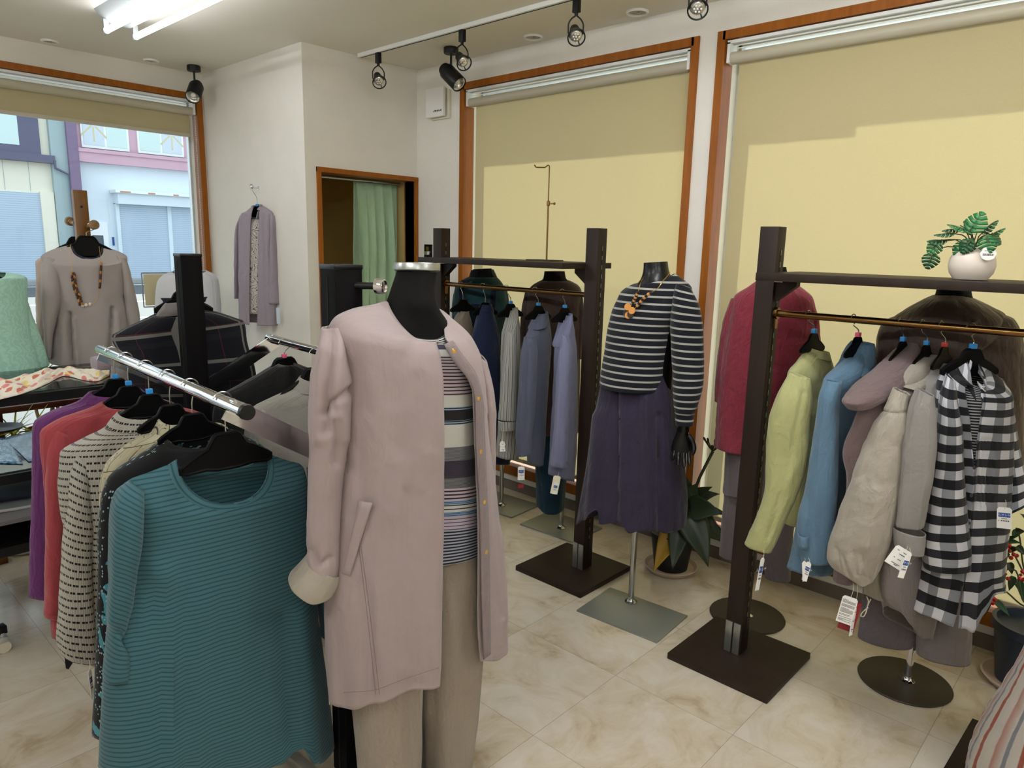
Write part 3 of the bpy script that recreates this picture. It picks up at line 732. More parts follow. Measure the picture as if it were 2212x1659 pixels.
rail_piece(RA - rd * .03, RB + rd * .02, 0); rail_piece(QA, QB + rd * .02, 0)
def arm(p, c):
    """flat inclined bar from the rail end down to the post"""
    s = V((c.x, c.y, 0)) - V((p.x, p.y, 0)); s.z = 0; s.normalize()
    e = V((c.x, c.y, p.z - .17)) - s * .035
    a = p - s * .012 + V((0, 0, -.004)); dv = (e - a); L = dv.length; dv.normalize(); wv = dv.cross(s.cross(V((0, 0, 1)))).normalized()
    b = B(); b.prism([(0, -.026), (L, -.026), (L, .026), (0, .026)], a, dv, wv, .006); part('flat_arm', b, 'chrome', t)
arm(rail_at(.035), P2c); arm(rail_at(.985), P1c); arm(QA + rd * .03, P2c); arm(QB - rd * .015, P1c)
# pegs on the posts
def peg(c, d, L=.055, z=1.398):
    c = V((c.x, c.y, z)); d = V(d).normalized()
    b = B(); b.cyl(c + d * .035, c + d * (.035 + L), .0085, seg=14); r = part('peg', b, 'black_metal', t)
    b = B(); b.lathe([(.0085, 0), (.018, .002), (.0195, .008), (.0195, .018), (.017, .024), (.0145, .0245), (.0145, .0215), (.003, .0215)], c + d * (.035 + L), 24, d); part('peg_knob', b, 'chrome', r)
peg(P2c, rx * .55 - rd * .84); peg(P1c, rd, .05, 1.385)
# base: chrome bar with cross feet
b = B(); b.box((P2c + P1c) / 2 + V((0, 0, .08)), (.03, 1.2, .03), rot=rot, bev=.003); part('base_bar', b, 'steel', t)
for c in (P2c, P1c):
    b = B(); a0 = c + V((0, 0, .045)); b.box(a0, (.62, .03, .03), rot=rot, bev=.003); f_ = part('foot_bar', b, 'steel', t)
    for s in (-1, 1):
        e = c + rx * s * .29
        b = B(); b.cyl(e + V((0, -.008, .018)), e + V((0, .008, .018)), .018); b.cyl(e + V((0, 0, .02)), e + V((0, 0, .035)), .006); part('caster', b, 'black_metal', f_)
b = B(); b.box(ground(617, 1623, .03), (.03, .42, .028), rot=radians(2), bev=.003); part('brace_bar', b, 'steel', t)
# --- slim brass necklace stand on the left rack's shelf
t = thing('necklace_stand', 'slim brass display stand with a bent arm on the shelf of the left wooden rack', 'display stand', (2.605, 2.207, 1.436))
b = B(); b.box((2.60, 2.215, 1.439), (.10, .15, .006), bev=.001); part('base_plate', b, 'dark_disc', t)
c0 = V((2.605, 2.207, 0))
b = B(); b.cyl(c0 + V((0, 0, 1.442)), c0 + V((0, 0, 1.70)), .0042, seg=10); part('lower_tube', b, 'bronze', t)
b = B(); b.cyl(c0 + V((0, 0, 1.69)), c0 + V((0, 0, 1.868)), .0028, seg=8)
ud = V((-.66, .75, 0)).normalized()
b.tube(smooth_path([c0 + V((0, 0, 1.866)), c0 + ud * .006 + V((0, 0, 1.872)), c0 + ud * .022 + V((0, 0, 1.861)), c0 + ud * .06 + V((0, 0, 1.861)), c0 + ud * .07 + V((0, 0, 1.872))], 14), .0028, 8); part('bent_arm', b, 'bronze', t)
b = B(); b.lathe([(.004, -.012), (.008, -.01), (.008, .01), (.004, .012)], c0 + V((0, 0, 1.70)), 14); b.cyl(c0 + V((0, 0, 1.70)), c0 + V((.016, -.016, 1.70)), .003); b.ball(c0 + V((.02, -.02, 1.70)), .006); part('clamp_knob', b, 'bronze', t)
# --- mannequin stands
def mannequin(label, x, y, body_rows, P, base='plate', rot=0, pole_z=.9, cap='steel', depth_e=2.0, size=(.26, .36), pole=None, capd=None, mat='black_cloth', bc=None, pole_mat='nickel', neckd=.05, bodyz=None):
    t = thing('mannequin', label, 'mannequin', (x, y, 0), 'headless dress form mannequins')
    b = loft(body_rows, P, nu=40, nv=50, e=2.0, fold=(0, 0, 1), crump=(0, 1), thick=0, cap=True)
    bo = part('torso', b, mat, t, label='black headless torso')
    pc = V((x, y, 0)); bc = V((bc[0], bc[1], 0)) if bc else pc
    if base == 'plate':
        b = B(); b.box(bc + V((0, 0, .004)), (size[0], size[1], .008), rot=radians(rot), bev=.002); part('base_plate', b, 'steel_paint', t)
    else:
        b = B(); b.lathe([(.15, 0), (.152, .004), (.15, .007), (.06, .011), (.025, .014), (.02, .02)], bc, 48); part('base_disc', b, 'dark_disc', t)
    b = B(); b.cyl(pc + V((0, 0, .006)), pc + V((0, 0, pole_z)), .0125, seg=18); p = part('pole', b, pole_mat, t)
    b = B(); b.lathe([(.026, .006), (.027, .012), (.02, .016), (.014, .022), (.013, .03)], pc, 24); part('collar', b, pole_mat, p)
    return t, bo
# ---------------------------------------------------------------- printed and woven cloths
def fab(name, fn, rough=.85, k=1.0, trans=None, scale=70, bstr=.25, sheen=.12, rib=None):
    t = NT(name); u, v = t.uv(); col = t.n('Mix', {0: 1.0, 6: fn(t, u, v), 7: (CLOTH * k, CLOTH * k, CLOTH * k, 1)}, data_type='RGBA', blend_type='MULTIPLY').outputs[2]
    vec = t.n('CombineXYZ', {0: u, 1: v}).outputs[0]
    h = t.noise(vec, scale, 3)
    if rib: h = t.math('ADD', h, t.math('MULTIPLY', t.math('SINE', t.math('MULTIPLY', u if rib[0] == 'u' else v, 2 * pi / rib[1])), rib[2]))
    M[name] = t.done(col, rough, 0, h, bstr, .0015, sheen=sheen, spec=.2, trans=trans)
def wob(t, u, v, sc, am):
    vec = t.n('CombineXYZ', {0: u, 1: v}).outputs[0]
    return t.math('MULTIPLY', t.math('SUBTRACT', t.noise(vec, sc, 2), .5), am)
def teal_stripe(t, u, v):
    f = t.math('FRACT', t.math('DIVIDE', v, .0102))
    base = t.ramp(f, [(0, tint('47828f', .5)), (.12, tint('64a0ac', .5)), (.5, tint('6fa9b3', .5)), (.8, tint('5b95a1', .5)), (.9, tint('35697a', .5)), (1, tint('3a6e7e', .5))])
    n = wob(t, u, v, 18, 1); return t.mix(t.math('MULTIPLY', t.math('ABSOLUTE', n), .5), base, tint('44798a', .5))
fab('teal_stripe', teal_stripe)
def dash(t, u, v):
    row = t.stripe(v, .0212, .29); w = t.math('FLOOR', t.math('DIVIDE', v, .0212))
    f = t.math('FRACT', t.math('ADD', t.math('DIVIDE', u, .0142), t.math('MULTIPLY', w, .37)))
    on = t.math('MULTIPLY', t.math('GREATER_THAN', f, .24), row); gap = t.math('LESS_THAN', t.math('ABSOLUTE', t.math('SUBTRACT', f, .6)), .05)
    on = t.math('MULTIPLY', on, t.math('SUBTRACT', 1, t.math('MULTIPLY', gap, .6)))
    base = t.mix(t.stripe(u, .0042, .5), lin('d2cec2'), lin('c3beb0'))
    return t.mix(on, base, lin('1f1d1d'))
fab('dash_knit', dash, rib=('u', .0042, .5), bstr=.4)
def flora(t, u, v):
    vec = t.n('CombineXYZ', {0: u, 1: v}).outputs[0]
    vo = t.n('TexVoronoi', {'Vector': vec, 'Scale': 17.0, 'Randomness': .75}); d = vo.outputs['Distance']
    ring = t.math('LESS_THAN', t.math('ABSOLUTE', t.math('SUBTRACT', d, .24)), .035); dot = t.math('LESS_THAN', d, .08)
    br = t.n('TexBrick', {'Vector': t.n('Mapping', {0: vec, 2: (0, 0, .12)}).outputs[0], 'Color1': (0, 0, 0, 1), 'Color2': (0, 0, 0, 1), 'Mortar': (1, 1, 1, 1), 'Scale': 1, 'Mortar Size': .0014, 'Brick Width': .05, 'Row Height': .06}); ln = br.outputs[0]
    wv = t.n('TexWave', {'Vector': vec, 'Scale': 9, 'Distortion': 14, 'Detail': 1, 'Detail Scale': 2.2}); cu = t.math('MULTIPLY', t.math('LESS_THAN', t.math('ABSOLUTE', t.math('SUBTRACT', wv.outputs[1], .5)), .07), t.math('GREATER_THAN', t.noise(vec, 14, 1), .52))
    m = t.math('MAXIMUM', t.math('MAXIMUM', ring, cu), t.math('MULTIPLY', ln, t.math('GREATER_THAN', d, .3)))
    m = t.math('MAXIMUM', m, dot)
    return t.mix(t.math('MULTIPLY', m, .9), lin('cfc6a6'), lin('2a2522'))
fab('cream_flora', flora)
def tealdab(t, u, v):
    vec = t.n('CombineXYZ', {0: u, 1: v}).outputs[0]
    vo = t.n('TexVoronoi', {'Vector': vec, 'Scale': 6.0, 'Randomness': .9}); d = t.math('ADD', vo.outputs['Distance'], wob(t, u, v, 60, .12))
    ring = t.math('LESS_THAN', t.math('ABSOLUTE', t.math('SUBTRACT', d, .36)), .06)
    v2 = t.n('TexVoronoi', {'Vector': vec, 'Scale': 85.0}); sp = t.math('MULTIPLY', t.math('LESS_THAN', v2.outputs['Distance'], .28), t.math('GREATER_THAN', t.noise(vec, 7, 1), .55))
    c = t.mix(t.math('MULTIPLY', ring, t.math('GREATER_THAN', t.noise(vec, 9, 1), .5)), lin('121113'), lin('4f9cab')); return t.mix(sp, c, lin('a8cdd2'))
fab('black_dab', tealdab)
def gingham(t, u, v):
    v = t.math('ADD', v, wob(t, u, v, 6, .022))
    u = t.math('ADD', u, wob(t, u, v, 5, .02)); a = t.stripe(u, .052, .5); b_ = t.stripe(v, .052, .5); tot = t.math('MULTIPLY_ADD', b_, .62, t.math('MULTIPLY', a, .34))
    thin = t.math('ADD', t.stripe(u, .0028, .5), t.stripe(v, .0028, .5))
    return t.mix(t.math('MULTIPLY', thin, .04), t.ramp(tot, [(0, lin('dcdcdf')), (.34, lin('8d8f95')), (.62, lin('26262b')), (.96, lin('0c0c10'))]), lin('555558'))
fab('gingham', gingham, k=1.5)
def vstripe(t, u, v):
    f = t.math('FRACT', t.math('DIVIDE', u, .0125)); return t.ramp(f, [(0, lin('56574f')), (.14, lin('56574f')), (.2, lin('d3d1c7')), (.62, lin('c9c7bd')), (.68, lin('77776f')), (.74, lin('cfcdc3')), (1, lin('cbc9bf'))])
fab('pin_stripe', vstripe)
def breton(t, u, v):
    return t.mix(t.math('MAXIMUM', t.stripe(v, .0275, .27), 0), lin('141821'), lin('cfccc2'))
fab('breton', breton, rib=('v', .0275, .6))
def thinbw(t, u, v): return t.mix(t.stripe(v, .0085, .45), lin('17171a'), lin('c9c9c9'))
fab('thin_stripe', thinbw)
BANDS = [(0.035, 'ece9e2', '17151a', .0078, .5), (.062, '2c2436', '57506a', .003, .35), (.085, 'e6e3d8', 'e6e3d8', .02, .5), (.19, 'd9c3c9', '1d181d', .0088, .36), (.218, 'e4e1d6', 'e4e1d6', .02, .5),
         (.228, 'a9bfd6', '15151b', .0055, .5), (.252, '100f12', '100f12', .02, .5), (.262, 'a9bfd6', '15151b', .0055, .5), (.318, 'e6e3d8', 'e6e3d8', .02, .5), (.352, '57575a', '8d8d90', .003, .5), (.395, '2d2534', '463c4e', .003, .4), (.42, '505053', '86868a', .003, .5),
         (.45, 'd9c3cd', '17141a', .0085, .42), (.458, '7ea6cf', '15151b', .004, .25), (.478, 'e0ddd6', '17151a', .009, .3), (.486, '7ea6cf', '15151b', .004, .3), (.52, 'cdbccb', '4a4456', .0085, .25), (.62, 'b9bccb', '121218', .0082, .5)]
def bands(t, u, v):
    d = t.math('ADD', t.math('MULTIPLY', v, -1), wob(t, u, v, 6, .004)); col = None
    for (e, c1, c2, per, duty) in reversed(BANDS):
        c = t.mix(t.stripe(d, per, duty), lin(c1), lin(c2))
        col = c if col is None else t.mix(t.math('LESS_THAN', d, e), col, c)
    return col
fab('band_knit', bands)
def plaid(t, u, v):
    def ln(x, per, ph, w): return t.math('LESS_THAN', t.math('ABSOLUTE', t.math('SUBTRACT', t.math('FRACT', t.math('ADD', t.math('DIVIDE', x, per), ph)), .5)), w)
    b = t.math('MAXIMUM', ln(u, .19, .3, .035), ln(v, .125, .42, .05)); r = t.math('MAXIMUM', ln(u, .095, .1, .012), ln(v, .21, .0, .006))
    c = t.mix(ln(v, .19, .3, .06), lin('14161f'), lin('1e2029')); c = t.mix(t.math('MULTIPLY', r, .7), c, lin('7c2a36')); return t.mix(t.math('MULTIPLY', b, .85), c, lin('8f8e88'))
fab('navy_plaid', plaid)
def leafprint(t, u, v):
    vec = t.n('CombineXYZ', {0: u, 1: v}).outputs[0]
    wv = t.n('TexWave', {'Vector': vec, 'Scale': 7, 'Distortion': 16, 'Detail': 2, 'Detail Scale': 2.6}); m = t.math('LESS_THAN', t.math('ABSOLUTE', t.math('SUBTRACT', wv.outputs[1], .5)), .16)
    return t.mix(t.math('MULTIPLY', m, .9), lin('d6cfc6'), lin('3c3434'))
fab('leaf_print', leafprint, k=1.5)
def flower_cloth(t, u, v):
    vec = t.n('CombineXYZ', {0: u, 1: v}).outputs[0]
    q = t.n('VectorMath', {0: vec, 1: t.n('VectorMath', {0: t.n('TexNoise', {'Vector': vec, 'Scale': 26.0}).outputs[1], 1: (.035, .035, 0)}, operation='MULTIPLY').outputs[0]}, operation='ADD').outputs[0]
    vo = t.n('TexVoronoi', {'Vector': q, 'Scale': 17.0, 'Randomness': 1.0}); d = vo.outputs['Distance']; sp = t.n('SeparateColor', {0: vo.outputs['Color']})
    fl = t.ramp(sp.outputs[0], [(0, lin('e2ccba')), (.25, lin('d9837e')), (.45, lin('e8cf7a')), (.62, lin('c96a4c')), (.8, lin('e5a9a4')), (1, lin('eee3c4'))], 'CONSTANT')
    return t.mix(t.math('LESS_THAN', d, .44), lin('ece4d0'), fl)
fab('flower_cloth', flower_cloth, k=1.6)
def orange_stripe(t, u, v):
    f = t.math('FRACT', t.math('DIVIDE', u, .085)); return t.ramp(f, [(0, lin('d9cfc2')), (.12, lin('d9cfc2')), (.14, lin('a85a44')), (.22, lin('a85a44')), (.24, lin('ddd3c7')), (.44, lin('d9cfc2')), (.46, lin('8d8f96')), (.54, lin('8d8f96')), (.56, lin('ddd3c7')), (.8, lin('c08a78')), (.84, lin('ddd3c7'))])
fab('orange_stripe', orange_stripe, scale=120, bstr=.9)
def mintleaf(t, u, v):
    vec = t.n('CombineXYZ', {0: u, 1: v}).outputs[0]
    wv = t.n('TexWave', {'Vector': vec, 'Scale': 16, 'Distortion': 12, 'Detail': 2, 'Detail Scale': 2}); return t.mix(t.math('MULTIPLY', wv.outputs[1], .5), lin('a6cfbd'), lin('86b5a1'))
fab('mint_leaf', mintleaf, bstr=.9, scale=40, k=1.75)
M.update(coat=cloth('dusty_pink_cloth', 'c4b0ae', .05, .62, scale=30, bstr=.12), coat_facing=cloth('mauve_facing', 'a2908f', .05, .6, scale=200), ivory=cloth('ivory_cloth', 'dad4c8', .05, .8, trans=.06, k=(.88, .83, .77)),
    beige_trouser=cloth('beige_trouser_cloth', 'cfc5b8', .05, .75, scale=160, k=(.80, .73, .66)), purple=cloth('magenta_purple_cloth', '8c5090', .05, k=(.7, .5, .7)), coral=cloth('coral_cloth', 'be6a72', .05, k=(.95, .5, .5)), yellow=cloth('lime_yellow_cloth', 'd0cf8e', .04, .75), blue=cloth('sky_blue_cloth', '80a8c6', .05, .75, k=.74),
    navy_dark=cloth('dark_navy_cloth', '1b2233', .1), mauve=cloth('mauve_cloth', '9d8482', .05, .8, k=.75), blouse=cloth('pale_grey_cloth', 'c9c2ba', .05, .85, trans=.1, k=.75), tunic=cloth('pale_mauve_cloth', 'b9aca8', .05, k=.75), rose=cloth('rose_linen', 'bc5d70', .14, .9, scale=45, bstr=.5, k=(.85, .5, .55)),
    plum_trouser=cloth('grey_mauve_cloth', '9c8f93', .06, k=.7), brown=cloth('brown_satin_cloth', '6b564b', .08, .5, k=.9), plum=cloth('plum_cotton', '50486a', .05, .75, k=(.5, .46, .46)), plum_dark=cloth('dark_plum_cotton', '3b3242', .05, .8, k=.6), teal_knit=cloth('teal_knit', '3f7580', .08, k=.55), apron=cloth('navy_apron', '1d2c48', .1, k=.6), teal_skirt=cloth('petrol_skirt', '15506c', .08, k=.55),
    navy=cloth('navy_blue_cloth', '24345f', .08, k=.6), slate=cloth('slate_blue_sheer', '8388a0', .06, trans=.12, k=.75), lav=cloth('lavender_cloth', 'a9abd0', .05, trans=.08, k=.85), bistre=cloth('taupe_cloth', '8f8272', .06), brown_top=cloth('mocha_cloth', '6d5650', .06, k=.65), mint=M['mint_leaf'], mint_in=cloth('mint_sheer', '7fb9b4', .08, trans=.25),
    grey_blouse=cloth('warm_grey_crepe', 'a59c98', .03, .7, scale=200, bstr=.08, k=1.5), grey_blouse_pale=cloth('pale_beige_crepe', 'c7b3a6', .03, .7, k=1.5), navy_ring=cloth('navy_trim', '1c2036', .1, .6), lilac=cloth('lilac_grey_knit', 'a79ca6', .05, k=1.5), ribbed=cloth('grey_rib', 'aaa59f', .12, scale=240, bstr=.6), white_knit=cloth('white_knit', 'dcdde0', .04, k=1.7),
    black_wool=cloth('black_wool', '151313', .2), ivory_grey=cloth('stone_cloth', 'b9b4a8', .06, k=.75), sandy=cloth('sand_cloth', 'bdb09c', .06), lining=cloth('lining_white', 'e3e1da', .03))
# ---------------------------------------------------------------- garments on the foreground rack
def garment(name, label, cat, P, z=1.0, group=None):
    return thing(name, label, cat, (P.o.x, P.o.y, z), group)
def piece(name, t, mat, rows, P, label=None, **k):
    return part(name, loft(rows, P, **k), mat, t, label, sharp=60)
def rail_plane(t, ang=-4.5): p = rail_at(t); return Pl(p.x, p.y, ang)
def front_hanger(t, bot, label, marker=None, w=.165, ang=-4.5):
    P = rail_plane(t, ang); q = P.hit(*bot); r = rail_at(t)
    return hanger(label, (q.x * .35 + r.x * .65, r.y, r.z), q, P, 'black plastic hangers on the front chrome rail', marker, w)
GF = 'tops on the front chrome rail'
# 1 purple high-neck
front_hanger(.91, (249, 820), 'black hanger with a blue marker carrying the purple top', 'size_blue'); P = rail_plane(.91)
t = garment('purple_top', 'magenta purple high neck top at the far end of the front chrome rail', 'top', P, .9, GF)
piece('body', t, 'purple', [(201, 846, 293, 836, .035, 12, 2), (181, 868, 318, 854, .04, 6), (132, 890, 365, 870, .045), (106, 915, 392, 893, .045), (104, 960, 398, 935, .05), (103, 1100, 400, 1080, .05), (104, 1290, 400, 1280, .055)], P, fold=(.001, .008, 8), seed=1)
piece('collar', t, 'purple', [(203, 847, 292, 836, .036, 13, 2), (193, 856, 304, 845, .039, 10, 0), (181, 869, 318, 855, .042, 6, 0)], P, nv=10, fold=(0, 0, 1))
piece('sleeve', t, 'purple', [(108, 910, 135, 915, .02), (98, 945, 128, 950, .03), (97, 1050, 122, 1060, .03), (98, 1284, 118, 1290, .03)], P, nu=28, fold=(.001, .005, 9), seed=2)
# 2 coral high-neck
front_hanger(.775, (278, 835), 'black hanger with a blue marker carrying the coral top', 'size_blue'); P = rail_plane(.775)
t = garment('coral_top', 'coral pink high neck top beside the purple one on the front rail', 'top', P, .9, GF)
piece('body', t, 'coral', [(227, 869, 328, 860, .035, 15, 0), (207, 882, 350, 872, .04, 10), (150, 908, 420, 890, .045), (122, 935, 440, 915, .045), (128, 1020, 440, 1000, .05), (138, 1120, 445, 1100, .05), (150, 1375, 445, 1365, .06)], P, fold=(.001, .008, 8), seed=3, creases=[(((150, 925), (165, 1010), (172, 1100)), -.006, .012)])
piece('collar', t, 'coral', [(229, 869, 327, 860, .036, 16, 0), (219, 876, 338, 866, .039, 13, 0), (206, 884, 350, 873, .043, 11, 0)], P, nv=10, fold=(0, 0, 1))
piece('sleeve', t, 'coral', [(120, 926, 150, 940, .02, 0, 0, .012), (106, 975, 143, 1000, .032, 0, 0, .012), (103, 1100, 142, 1115, .033, 0, 0, .012), (99, 1330, 131, 1334, .033, 0, 0, .012)], P, nu=30, fold=(.001, .004, 9), seed=4)
piece('cuff_seam', t, 'coral', [(99, 1321, 132, 1325, .0345, 0, 0, .012), (99, 1323, 132, 1327, .0345, 0, 0, .012)], P, nu=30, nv=2, fold=(0, 0, 1), crump=(0, 1))
# 3 white and black dashed knit
front_hanger(.60, (323, 853), 'black hanger with a blue marker carrying the dashed white knit', 'size_blue'); P = rail_plane(.60)
t = garment('dashed_knit_top', 'white knit top with rows of black dashes on the front rail', 'top', P, .9, GF)
piece('body', t, 'dash_knit', [(262, 893, 349, 886, .04, 12, 0), (237, 924, 378, 908, .045, 8), (192, 953, 430, 930, .05), (162, 978, 470, 950, .05), (158, 1050, 475, 1020, .055), (168, 1130, 475, 1110, .06), (188, 1190, 470, 1180, .06), (197, 1225, 460, 1215, .045), (204, 1270, 440, 1260, .045), (209, 1430, 440, 1430, .045)], P, nu=80, nv=90, fold=(.002, .011, 11), seed=5, uoff=.4)
piece('collar', t, 'dash_knit', [(262, 891, 349, 884, .041, 13, 0), (251, 905, 362, 897, .044, 11), (237, 925, 378, 909, .047, 10, 0)], P, nv=14, fold=(0, 0, 1))
piece('sleeve', t, 'dash_knit', [(160, 976, 190, 1000, .02, 0, 0, .015), (148, 1045, 190, 1065, .04, 0, 0, .015), (143, 1128, 196, 1140, .048, 0, 0, .015), (139, 1185, 193, 1195, .04, 0, 0, .015), (133, 1300, 191, 1300, .034, 0, 0, .015), (130, 1390, 198, 1405, .032, 0, 0, .015), (137, 1413, 199, 1431, .03, 0, 0, .015)], P, nu=50, nv=80, fold=(.002, .008, 10), seed=6)
# 4 cream printed
front_hanger(.425, (368, 876), 'plain black hanger carrying the cream printed blouse'); P = rail_plane(.425)
t = garment('cream_print_blouse', 'cream blouse printed with black flowers and lines on the front rail', 'blouse', P, .9, GF)
piece('body', t, 'cream_flora', [(343, 905, 405, 898, .04, 10, 0), (330, 932, 425, 915, .045, 6), (287, 962, 470, 915, .05), (245, 1008, 492, 940, .05), (236, 1060, 500, 1000, .05), (240, 1150, 500, 1100, .05), (244, 1400, 500, 1380, .05)], P, nu=70, nv=70, fold=(.001, .007, 9), seed=7)
piece('collar', t, 'cream_flora', [(344, 903, 404, 896, .042, 12, 0), (338, 916, 414, 907, .045, 9), (329, 934, 426, 917, .048, 8, 0)], P, nv=12, fold=(0, 0, 1), uoff=.13)
piece('sleeve', t, 'cream_flora', [(240, 1006, 268, 1030, .02, 0, 0, .01), (231, 1050, 262, 1065, .028, 0, 0, .01), (231, 1100, 258, 1105, .028, 0, 0, .01), (236, 1143, 256, 1150, .027, 0, 0, .01), (240, 1300, 260, 1310, .027, 0, 0, .01)], P, nu=28, fold=(.001, .005, 9), seed=8, uoff=.3)
# 5 black with teal dabs
front_hanger(.275, (416, 896), 'plain black hanger carrying the black top with teal dabs'); P = rail_plane(.275)
t = garment('black_print_top', 'black top with teal ring and speckle print behind the teal striped shirt', 'top', P, .9, GF)
piece('body', t, 'black_dab', [(372, 948, 500, 930, .04, 22, 2), (340, 968, 535, 945, .045, 8), (262, 1030, 572, 972, .05), (247, 1090, 588, 1040, .05), (245, 1300, 600, 1250, .05), (246, 1588, 612, 1580, .055)], P, nu=60, nv=70, fold=(.001, .006, 8), seed=9)
piece('neck_band', t, 'black_wool', [(370, 946, 502, 928, .041, 22, 2), (362, 952, 510, 934, .044, 22, 2)], P, nv=6, fold=(0, 0, 1))
piece('sleeve', t, 'black_dab', [(262, 1028, 290, 1045, .02, 0, 0, .01), (243, 1095, 275, 1110, .03, 0, 0, .01), (240, 1250, 272, 1260, .03, 0, 0, .01), (245, 1420, 270, 1425, .028, 0, 0, .01)], P, nu=28, fold=(.001, .005, 9), seed=10, uoff=.3)
# 6 teal striped shirt at the front
front_hanger(.09, (488, 937), 'plain black hanger at the near rail end carrying the teal striped shirt', None, .205); P = rail_plane(.10)
t = garment('teal_striped_shirt', 'teal fine striped long sleeve shirt hanging nearest on the front rail', 'shirt', P, .85, GF)
TE = dict(nu=150, nv=150)
piece('body', t, 'teal_stripe', [(392, 992, 575, 977, .035, 98, 42), (378, 1003, 590, 985, .04, 98, 44), (340, 1021, 625, 996, .048, 92, 40), (302, 1040, 655, 1006, .05, 78, 32), (292, 1085, 668, 1060, .052, 62, 26), (297, 1140, 672, 1120, .055, 46, 20), (296, 1210, 676, 1190, .06, 30, 14), (284, 1290, 680, 1280, .065, 22, 10), (279, 1400, 694, 1385, .075, 12, 6), (275, 1500, 704, 1470, .085, 5, 4), (270, 1600, 712, 1550, .095, 0, 0), (266, 1662, 716, 1605, .10, 0, 0)], P, uvz=True,
      fold=(.0005, .010, 5), crump=(.0012, 9), seed=17, hem=[(0, 0), (.1, 10), (.2, 12), (.24, -30), (.33, 4), (.43, -18), (.56, -6), (.69, -18), (.76, -50), (.8, -44), (.83, 0), (.9, 8), (1, 0)], hems=.86, e=2.2,
      creases=[(((352, 1230), (366, 1400), (378, 1660)), .016, .022), (((330, 1260), (350, 1440), (358, 1660)), -.010, .012), (((612, 1330), (622, 1450), (624, 1600)), -.016, .014), (((650, 1330), (664, 1480), (672, 1640)), .014, .022), (((440, 1300), (425, 1480), (420, 1660)), .010, .025), (((516, 1250), (512, 1450), (515, 1640)), .008, .03), (((305, 1120), (296, 1250), (290, 1330)), -.008, .010), (((283, 1300), (298, 1500), (312, 1650)), -.003, .003), (((690, 1330), (655, 1500)), -.003, .003)])
piece('neckline_band', t, 'teal_stripe', [(392, 991, 575, 976, .036, 99, 42), (388, 995, 580, 979, .039, 101, 45), (376, 1004, 592, 986, .043, 101, 46)], P, nu=120, nv=8, fold=(0, 0, 1), crump=(0, 1), uoff=.2)
piece('sleeve', t, 'teal_stripe', [(284, 1038, 308, 1060, .016, 0, 0, .02), (258, 1064, 304, 1098, .04, 0, 0, .022), (247, 1110, 300, 1150, .048, 0, 0, .022), (243, 1180, 292, 1215, .045, 0, 0, .02), (242, 1260, 282, 1290, .04, 0, 0, .015), (238, 1340, 268, 1365, .036, 0, 0, .012), (234, 1400, 276, 1410, .036, 0, 0, .012), (229, 1464, 279, 1455, .036, 0, 0, .012)], P, nu=64, nv=90, fold=(.001, .007, 8), seed=21, creases=[(((262, 1372), (285, 1400)), -.012, .010), (((262, 1090), (256, 1250), (250, 1340)), .006, .012)])
piece('sleeve', t, 'teal_stripe', [(664, 1012, 676, 1016, .016, 0, 0, 0), (668, 1100, 696, 1100, .035), (676, 1230, 706, 1230, .035), (688, 1320, 716, 1315, .032), (695, 1382, 722, 1388, .030)], P, nu=48, nv=60, fold=(.001, .005, 8), seed=22)
# garments on the far chrome rail
def qrail(y): return QA + (QB - QA) * ((y - QA.y) / (QB.y - QA.y))
P = Pl(qrail(2.42).x, 2.42, -4.5)
q = P.hit(614, 775); r = qrail(2.42); hanger('black hanger with a pink marker on the far chrome rail', (q.x, r.y, r.z), q, P, 'black hangers on the far chrome rail', 'size_pink')
t = garment('black_knit_top', 'plain black knit top with a dark neck hanging on the far chrome rail', 'top', P, .9)
piece('body', t, 'black_wool', [(600, 784, 634, 782, .03, 4), (575, 800, 660, 792, .04), (525, 832, 700, 818, .05), (485, 858, 715, 850, .05), (474, 900, 720, 900, .05), (478, 1100, 720, 1100, .05), (478, 1300, 720, 1300, .055)], P, fold=(.001, .008, 8), seed=31)
piece('sleeve', t, 'black_wool', [(490, 856, 515, 870, .03), (470, 930, 505, 940, .035), (470, 1200, 500, 1200, .035)], P, nu=26, fold=(.001, .004, 8), seed=32)
P = Pl(qrail(2.12).x, 2.12, -4.5)
q = P.hit(680, 797); r = qrail(2.12); hanger('black hanger half hidden behind the pink coat sleeve on the far chrome rail', (q.x, r.y, r.z), q, P, 'black hangers on the far chrome rail')
t = garment('stone_shirt', 'stone coloured collared shirt on the far chrome rail beside the pink coat', 'shirt', P, .9)
piece('body', t, 'ivory_grey', [(650, 826, 712, 822, .04, 8), (630, 842, 735, 832, .045, 4), (590, 862, 770, 850, .05), (558, 882, 800, 870, .05), (545, 940, 810, 940, .055), (548, 1100, 810, 1100, .06), (548, 1300, 810, 1300, .06)], P, fold=(.001, .010, 7), seed=33, creases=[(((600, 868), (590, 960), (600, 1010)), -.006, .012), (((640, 862), (560, 905)), -.003, .005)])
piece('collar', t, 'ivory_grey', [(649, 815, 713, 811, .042, 8), (641, 828, 722, 822, .05, 8), (629, 843, 736, 834, .056, 8)], P, nv=12, fold=(0, 0, 1))
piece('sleeve', t, 'ivory_grey', [(560, 880, 590, 900, .03, 0, 0, .01), (541, 935, 585, 950, .04, 0, 0, .01), (540, 1060, 580, 1070, .04, 0, 0, .01), (545, 1250, 575, 1255, .035, 0, 0, .01)], P, nu=32, fold=(.001, .006, 8), seed=34)
